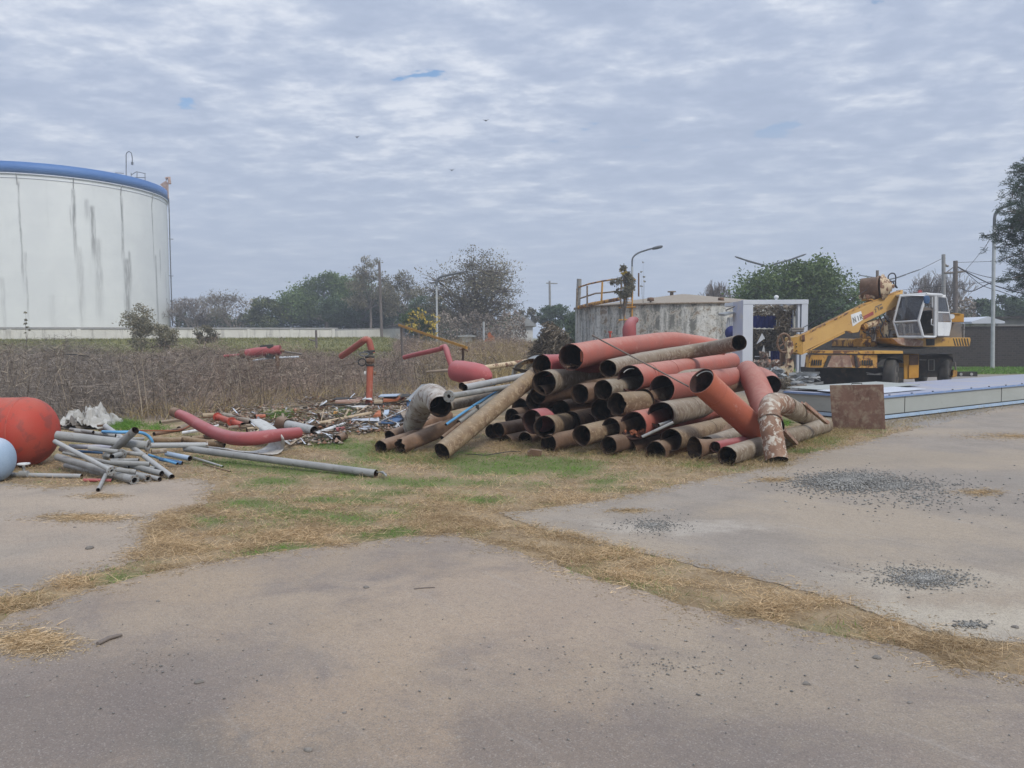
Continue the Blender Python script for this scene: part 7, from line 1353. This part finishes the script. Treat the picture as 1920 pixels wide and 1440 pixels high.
# flanged little red pipes and logs behind
o = smalltube(Z6(450, 425, .14), Z6(650, 492, .1), .06, 'red pipe with two flanges behind the curved one', 'redtank', name='flanged_pipe', cat='pipe', flange=(.09, .025)); mb = MB(); q = Z6(560, 462, .13); d = (Z6(650, 492, .1)-Z6(450, 425, .14)).normalized(); tubemesh(mb, [q, q+d*.03], [.09, .09], .04, 20, 0, 0, 0); mb.build('flange', M['redtank'], o)
smalltube(Z6(820, 418, .1), Z6(745, 424, .1), .045, 'short orange-red pipe stub beside the green tuft', 'orange')
DB = 'lengths of scrap in the debris field'
def log(a, za, b, zb, r, label, mat): return smalltube(Z6(*a, za), Z6(*b, zb), r, label, mat, cat='scrap length', name='scrap_length', group=DB, seg=16)
log((500, 415), .12, (720, 470), .12, .07, 'fat tan pipe behind the flanged red one', 'rustgrey'); log((960, 480), .16, (1205, 535), .09, .09, 'pale grey pipe with a brown socket end beyond the curled white strip', 'galvlite')
mb = MB(); q = Z6(975, 480, .16); d = (Z6(1205, 535, .09)-q).normalized(); tubemesh(mb, [q-d*.14, q+d*.12], [.12, .115], .02, 24, .03, .02, .01); o = mb.build('pipe_socket', [M['rust'], M['inside']]); tag(o, 'brown rusty socket at the left end of the pale grey pipe', 'pipe socket')
log((1215, 545), .05, (1360, 585), .04, .035, 'white tube lying with a second one in a V shape, lower arm', 'white'); log((1215, 560), .05, (1440, 480), .08, .04, 'white tube of the V shape, upper arm', 'white')
log((1230, 480), .05, (1650, 395), .10, .04, 'long tan log slanting up to the right in the rubble', 'woodlt'); log((540, 510), .05, (740, 490), .1, .035, 'grey branch under the flanged red pipe', 'wood'); log((680, 530), .06, (840, 500), .1, .05, 'pale log behind the curled white strip', 'woodlt')
log((180, 550), .05, (400, 515), .15, .03, 'dirty white bar crossing behind the curved red pipe', 'white'); log((320, 525), .2, (460, 490), .26, .018, 'thin white tube resting on the curved red pipe', 'white'); log((150, 520), .08, (270, 470), .12, .05, 'brown log under the dark end of the curved red pipe', 'wood')
log((0, 465), .05, (190, 440), .05, .03, 'brown branch left of the curved red pipe', 'wood'); log((330, 415), .08, (420, 410), .08, .05, 'pale log end just above the curved red pipe', 'woodlt'); log((570, 400), .22, (720, 450), .16, .015, 'thin dark rod over the fat tan pipe', 'rust'); log((930, 530), .1, (1110, 600), .03, .012, 'thin brown rod from the curled strip down to the grass', 'rust')
log((1120, 352), .04, (1300, 335), .05, .02, 'dark bar at the left end of the far rubbish row', 'dark'); log((600, 385), .04, (1040, 375), .06, .016, 'long thin pale bar behind the green tuft', 'woodlt'); log((1280, 330), .12, (1800, 322), .1, .014, 'long black bar across the far rubbish row', 'dark'); log((1400, 380), .05, (1900, 372), .05, .014, 'thin rusty bar before the far rubbish row', 'rust')
log((1240, 570), .04, (1450, 545), .04, .02, 'thin grey bar in the near rubble', 'galv'); log((1270, 500), .05, (1700, 475), .08, .016, 'thin straight dark bar below the long tan log', 'dark')
log((1370, 528), .06, (1440, 520), .06, .045, 'stubby pink pipe end in the near rubble', 'pink'); log((1385, 600), .075, (1440, 575), .07, .07, 'brown elbow stub on the grass at the rubble edge', 'rust')
def slabp(px, z, th, label, mat, cat='scrap sheet', nm='scrap_sheet', tilt=0):
    pts = [G(600+x/9.6, 740+y/9.6, z) for x, y in px]
    pts = [p+Vector((0, 0, tilt*i)) for i, p in enumerate(pts)]; mb = MB(); mb.ext(pts, (0, 0, th)); o = mb.build(nm, M[mat]); tag(o, label, cat); return o
for args in (([(1040, 530), (1460, 370), (1500, 480), (1330, 560), (1090, 570)], .04, .02, 'blue-painted board leaning in the rubble beside the leftmost brown pipes', 'bluedk'), ([(1020, 520), (1540, 275), (1550, 290), (1050, 535)], .10, .012, 'dark-edged white strip along the top of the blue board', 'white'),
    ([(700, 580), (1080, 530), (1060, 640), (700, 680)], .03, .02, 'ribbed grey-white sheet on the grass left of the blue board', 'frame'), ([(600, 440), (1060, 430), (1070, 500), (560, 500)], .06, .012, 'flat pale sheet in the middle of the rubble', 'frame'),
    ([(760, 95), (840, 45), (930, 90), (940, 130), (820, 120)], .14, .02, 'peaked white sheet sticking up in the far rubbish row', 'white'), ([(0, 200), (120, 110), (130, 150), (40, 215)], .10, .012, 'crooked white sheet at the left end of the far rubbish row', 'white'),
    ([(240, 100), (290, 70), (660, 85), (640, 100)], .2, .02, 'black flat board on top of the far rubbish row', 'dark'), ([(270, 170), (700, 160), (780, 120), (760, 105), (280, 120)], .05, .05, 'low reddish box-like board in the far rubbish row', 'plate'),
    ([(1050, 45), (1100, 15), (1450, 10), (1380, 60)], .2, .02, 'pale blue-grey sheet lying high on the far rubbish row', 'bluelt'), ([(1440, 50), (1480, 5), (1790, 20), (1750, 50)], .22, .02, 'black sheet edge beside the pale blue-grey one', 'dark'),
    ([(1140, 140), (1440, 120), (1530, 90), (1140, 85)], .1, .06, 'orange-brown terracotta pieces in the far rubbish row', 'brickred'), ([(970, 165), (1130, 160), (1120, 115), (975, 120)], .08, .04, 'pale wooden block beside the orange-brown pieces', 'woodlt'),
    ([(460, 210), (860, 215), (820, 270), (560, 260)], .05, .02, 'whitish board lying below the long black bar', 'whitecloth'), ([(960, 410), (1100, 400), (1090, 330), (1030, 350)], .06, .04, 'broken orange tile in the rubble', 'brickred'),
    ([(1140, 380), (1230, 375), (1250, 310), (1160, 330)], .08, .03, 'light blue rag in the rubble', 'bluelt'), ([(240, 360), (310, 350), (320, 330), (250, 340)], .05, .02, 'small yellow scrap beside the second green tuft', 'amber'),
    ([(1560, 70), (1730, 95), (1700, 190), (1640, 170)], .12, .02, 'blue tarpaulin scrap against the whitish elbow', 'bluepl'), ([(1550, 120), (1570, 230), (1680, 220), (1640, 170)], .06, .02, 'dark blue lower fold of the tarpaulin scrap', 'bluedk'), ([(1440, 330), (1600, 290), (1620, 420), (1500, 460)], .1, .02, 'brown crumpled cardboard beside the blue board', 'wood')): slabp(*args, tilt=.012)
a, b = P(765, 748, 14.0), P(803, 716, 15.4); mb = MB(); mb.ext([P(762, 750, 13.8), P(782, 748, 13.9), P(806, 720, 15.4), P(790, 722, 15.4)], (0, .02, .01)); o = mb.build('dark_sheet', M['greysheet']); tag(o, 'dark grey sheet tilted up behind the whitish elbow', 'sheet')
def rubble_field():
    n = 2600; x = []; 
    while len(x) < n:
        u, v = random.uniform(390, 790), random.uniform(748, 836); c = .5+.5*math.sin(u*.07)*math.sin(v*.31)
        if random.random() > .3+.7*c or (v > 815 and u > 640) or (v < 765 and u < 560) or (u < 470 and v > 800): continue
        g = G(u, v); x.append((g.x, g.y, random.uniform(.01, .07)))
    C_ = np.array(x); s = rng.uniform(.02, .085, n); stones('rubble', C_, s*.8, M['rubble'], 'stuff')
    V = []
    for k in range(900):
        p = Vector(random.choice(x))+Vector((0, 0, .04)); d = Vector((random.gauss(0, 1), random.gauss(0, .6), random.gauss(0, .12))).normalized(); s_ = d.cross(Vector((0, .3, 1))).normalized()*random.uniform(.006, .03); l = random.uniform(.08, .38); V.append([list(p-d*l-s_), list(p+d*l-s_), list(p+d*l+s_), list(p-d*l+s_)])
    V = np.array(V); 
    for k, (m, a0, b0) in enumerate((('woodlt', 0, 260), ('frame', 260, 480), ('wood', 480, 700), ('brickred', 700, 780), ('galvlite', 780, 900))): quads('loose_splinters', V[a0:b0], M[m], kind='stuff')
rubble_field()
def tuft(u, v, ru, n, h, mat='green'):
    B = []
    for k in range(n): p = G(u+random.gauss(0, ru*.45), v+random.gauss(0, ru*.13)); B.append(p[:])
    B = np.array(B); strips('green_tufts', B, dirs(n, (.3, .98)), rng.uniform(h*.5, h, n), rng.uniform(.006, .012, n), 3, M[mat], kind='stuff', curl=.45)
tuft(233, 800, 34, 1500, .20); tuft(524, 781, 30, 1300, .19); tuft(643, 776, 26, 900, .16); tuft(290, 803, 26, 300, .15); tuft(1470, 795, 14, 300, .15); tuft(590, 786, 20, 200, .1)
# haze: the air that makes far things pale
hz_ = bpy.data.meshes.new('haze'); bm = bmesh.new(); bmesh.ops.create_cube(bm, size=1); bm.to_mesh(hz_); bm.free()
hb = link(bpy.data.objects.new('haze', hz_)); hb.scale = (400, 260, 24); hb.location = (0, 90, 11); tag(hb, kind='stuff')
hm, hn = nodes('thin_haze'); ho = hn.nodes.new('ShaderNodeOutputMaterial'); hv = hn.nodes.new('ShaderNodeVolumePrincipled'); hn.links.new(hv.outputs[0], ho.inputs['Volume'])
hv.inputs['Color'].default_value = (.84, .88, .94, 1); hv.inputs['Density'].default_value = .0022; hv.inputs['Anisotropy'].default_value = .2; hz_.materials.append(hm)
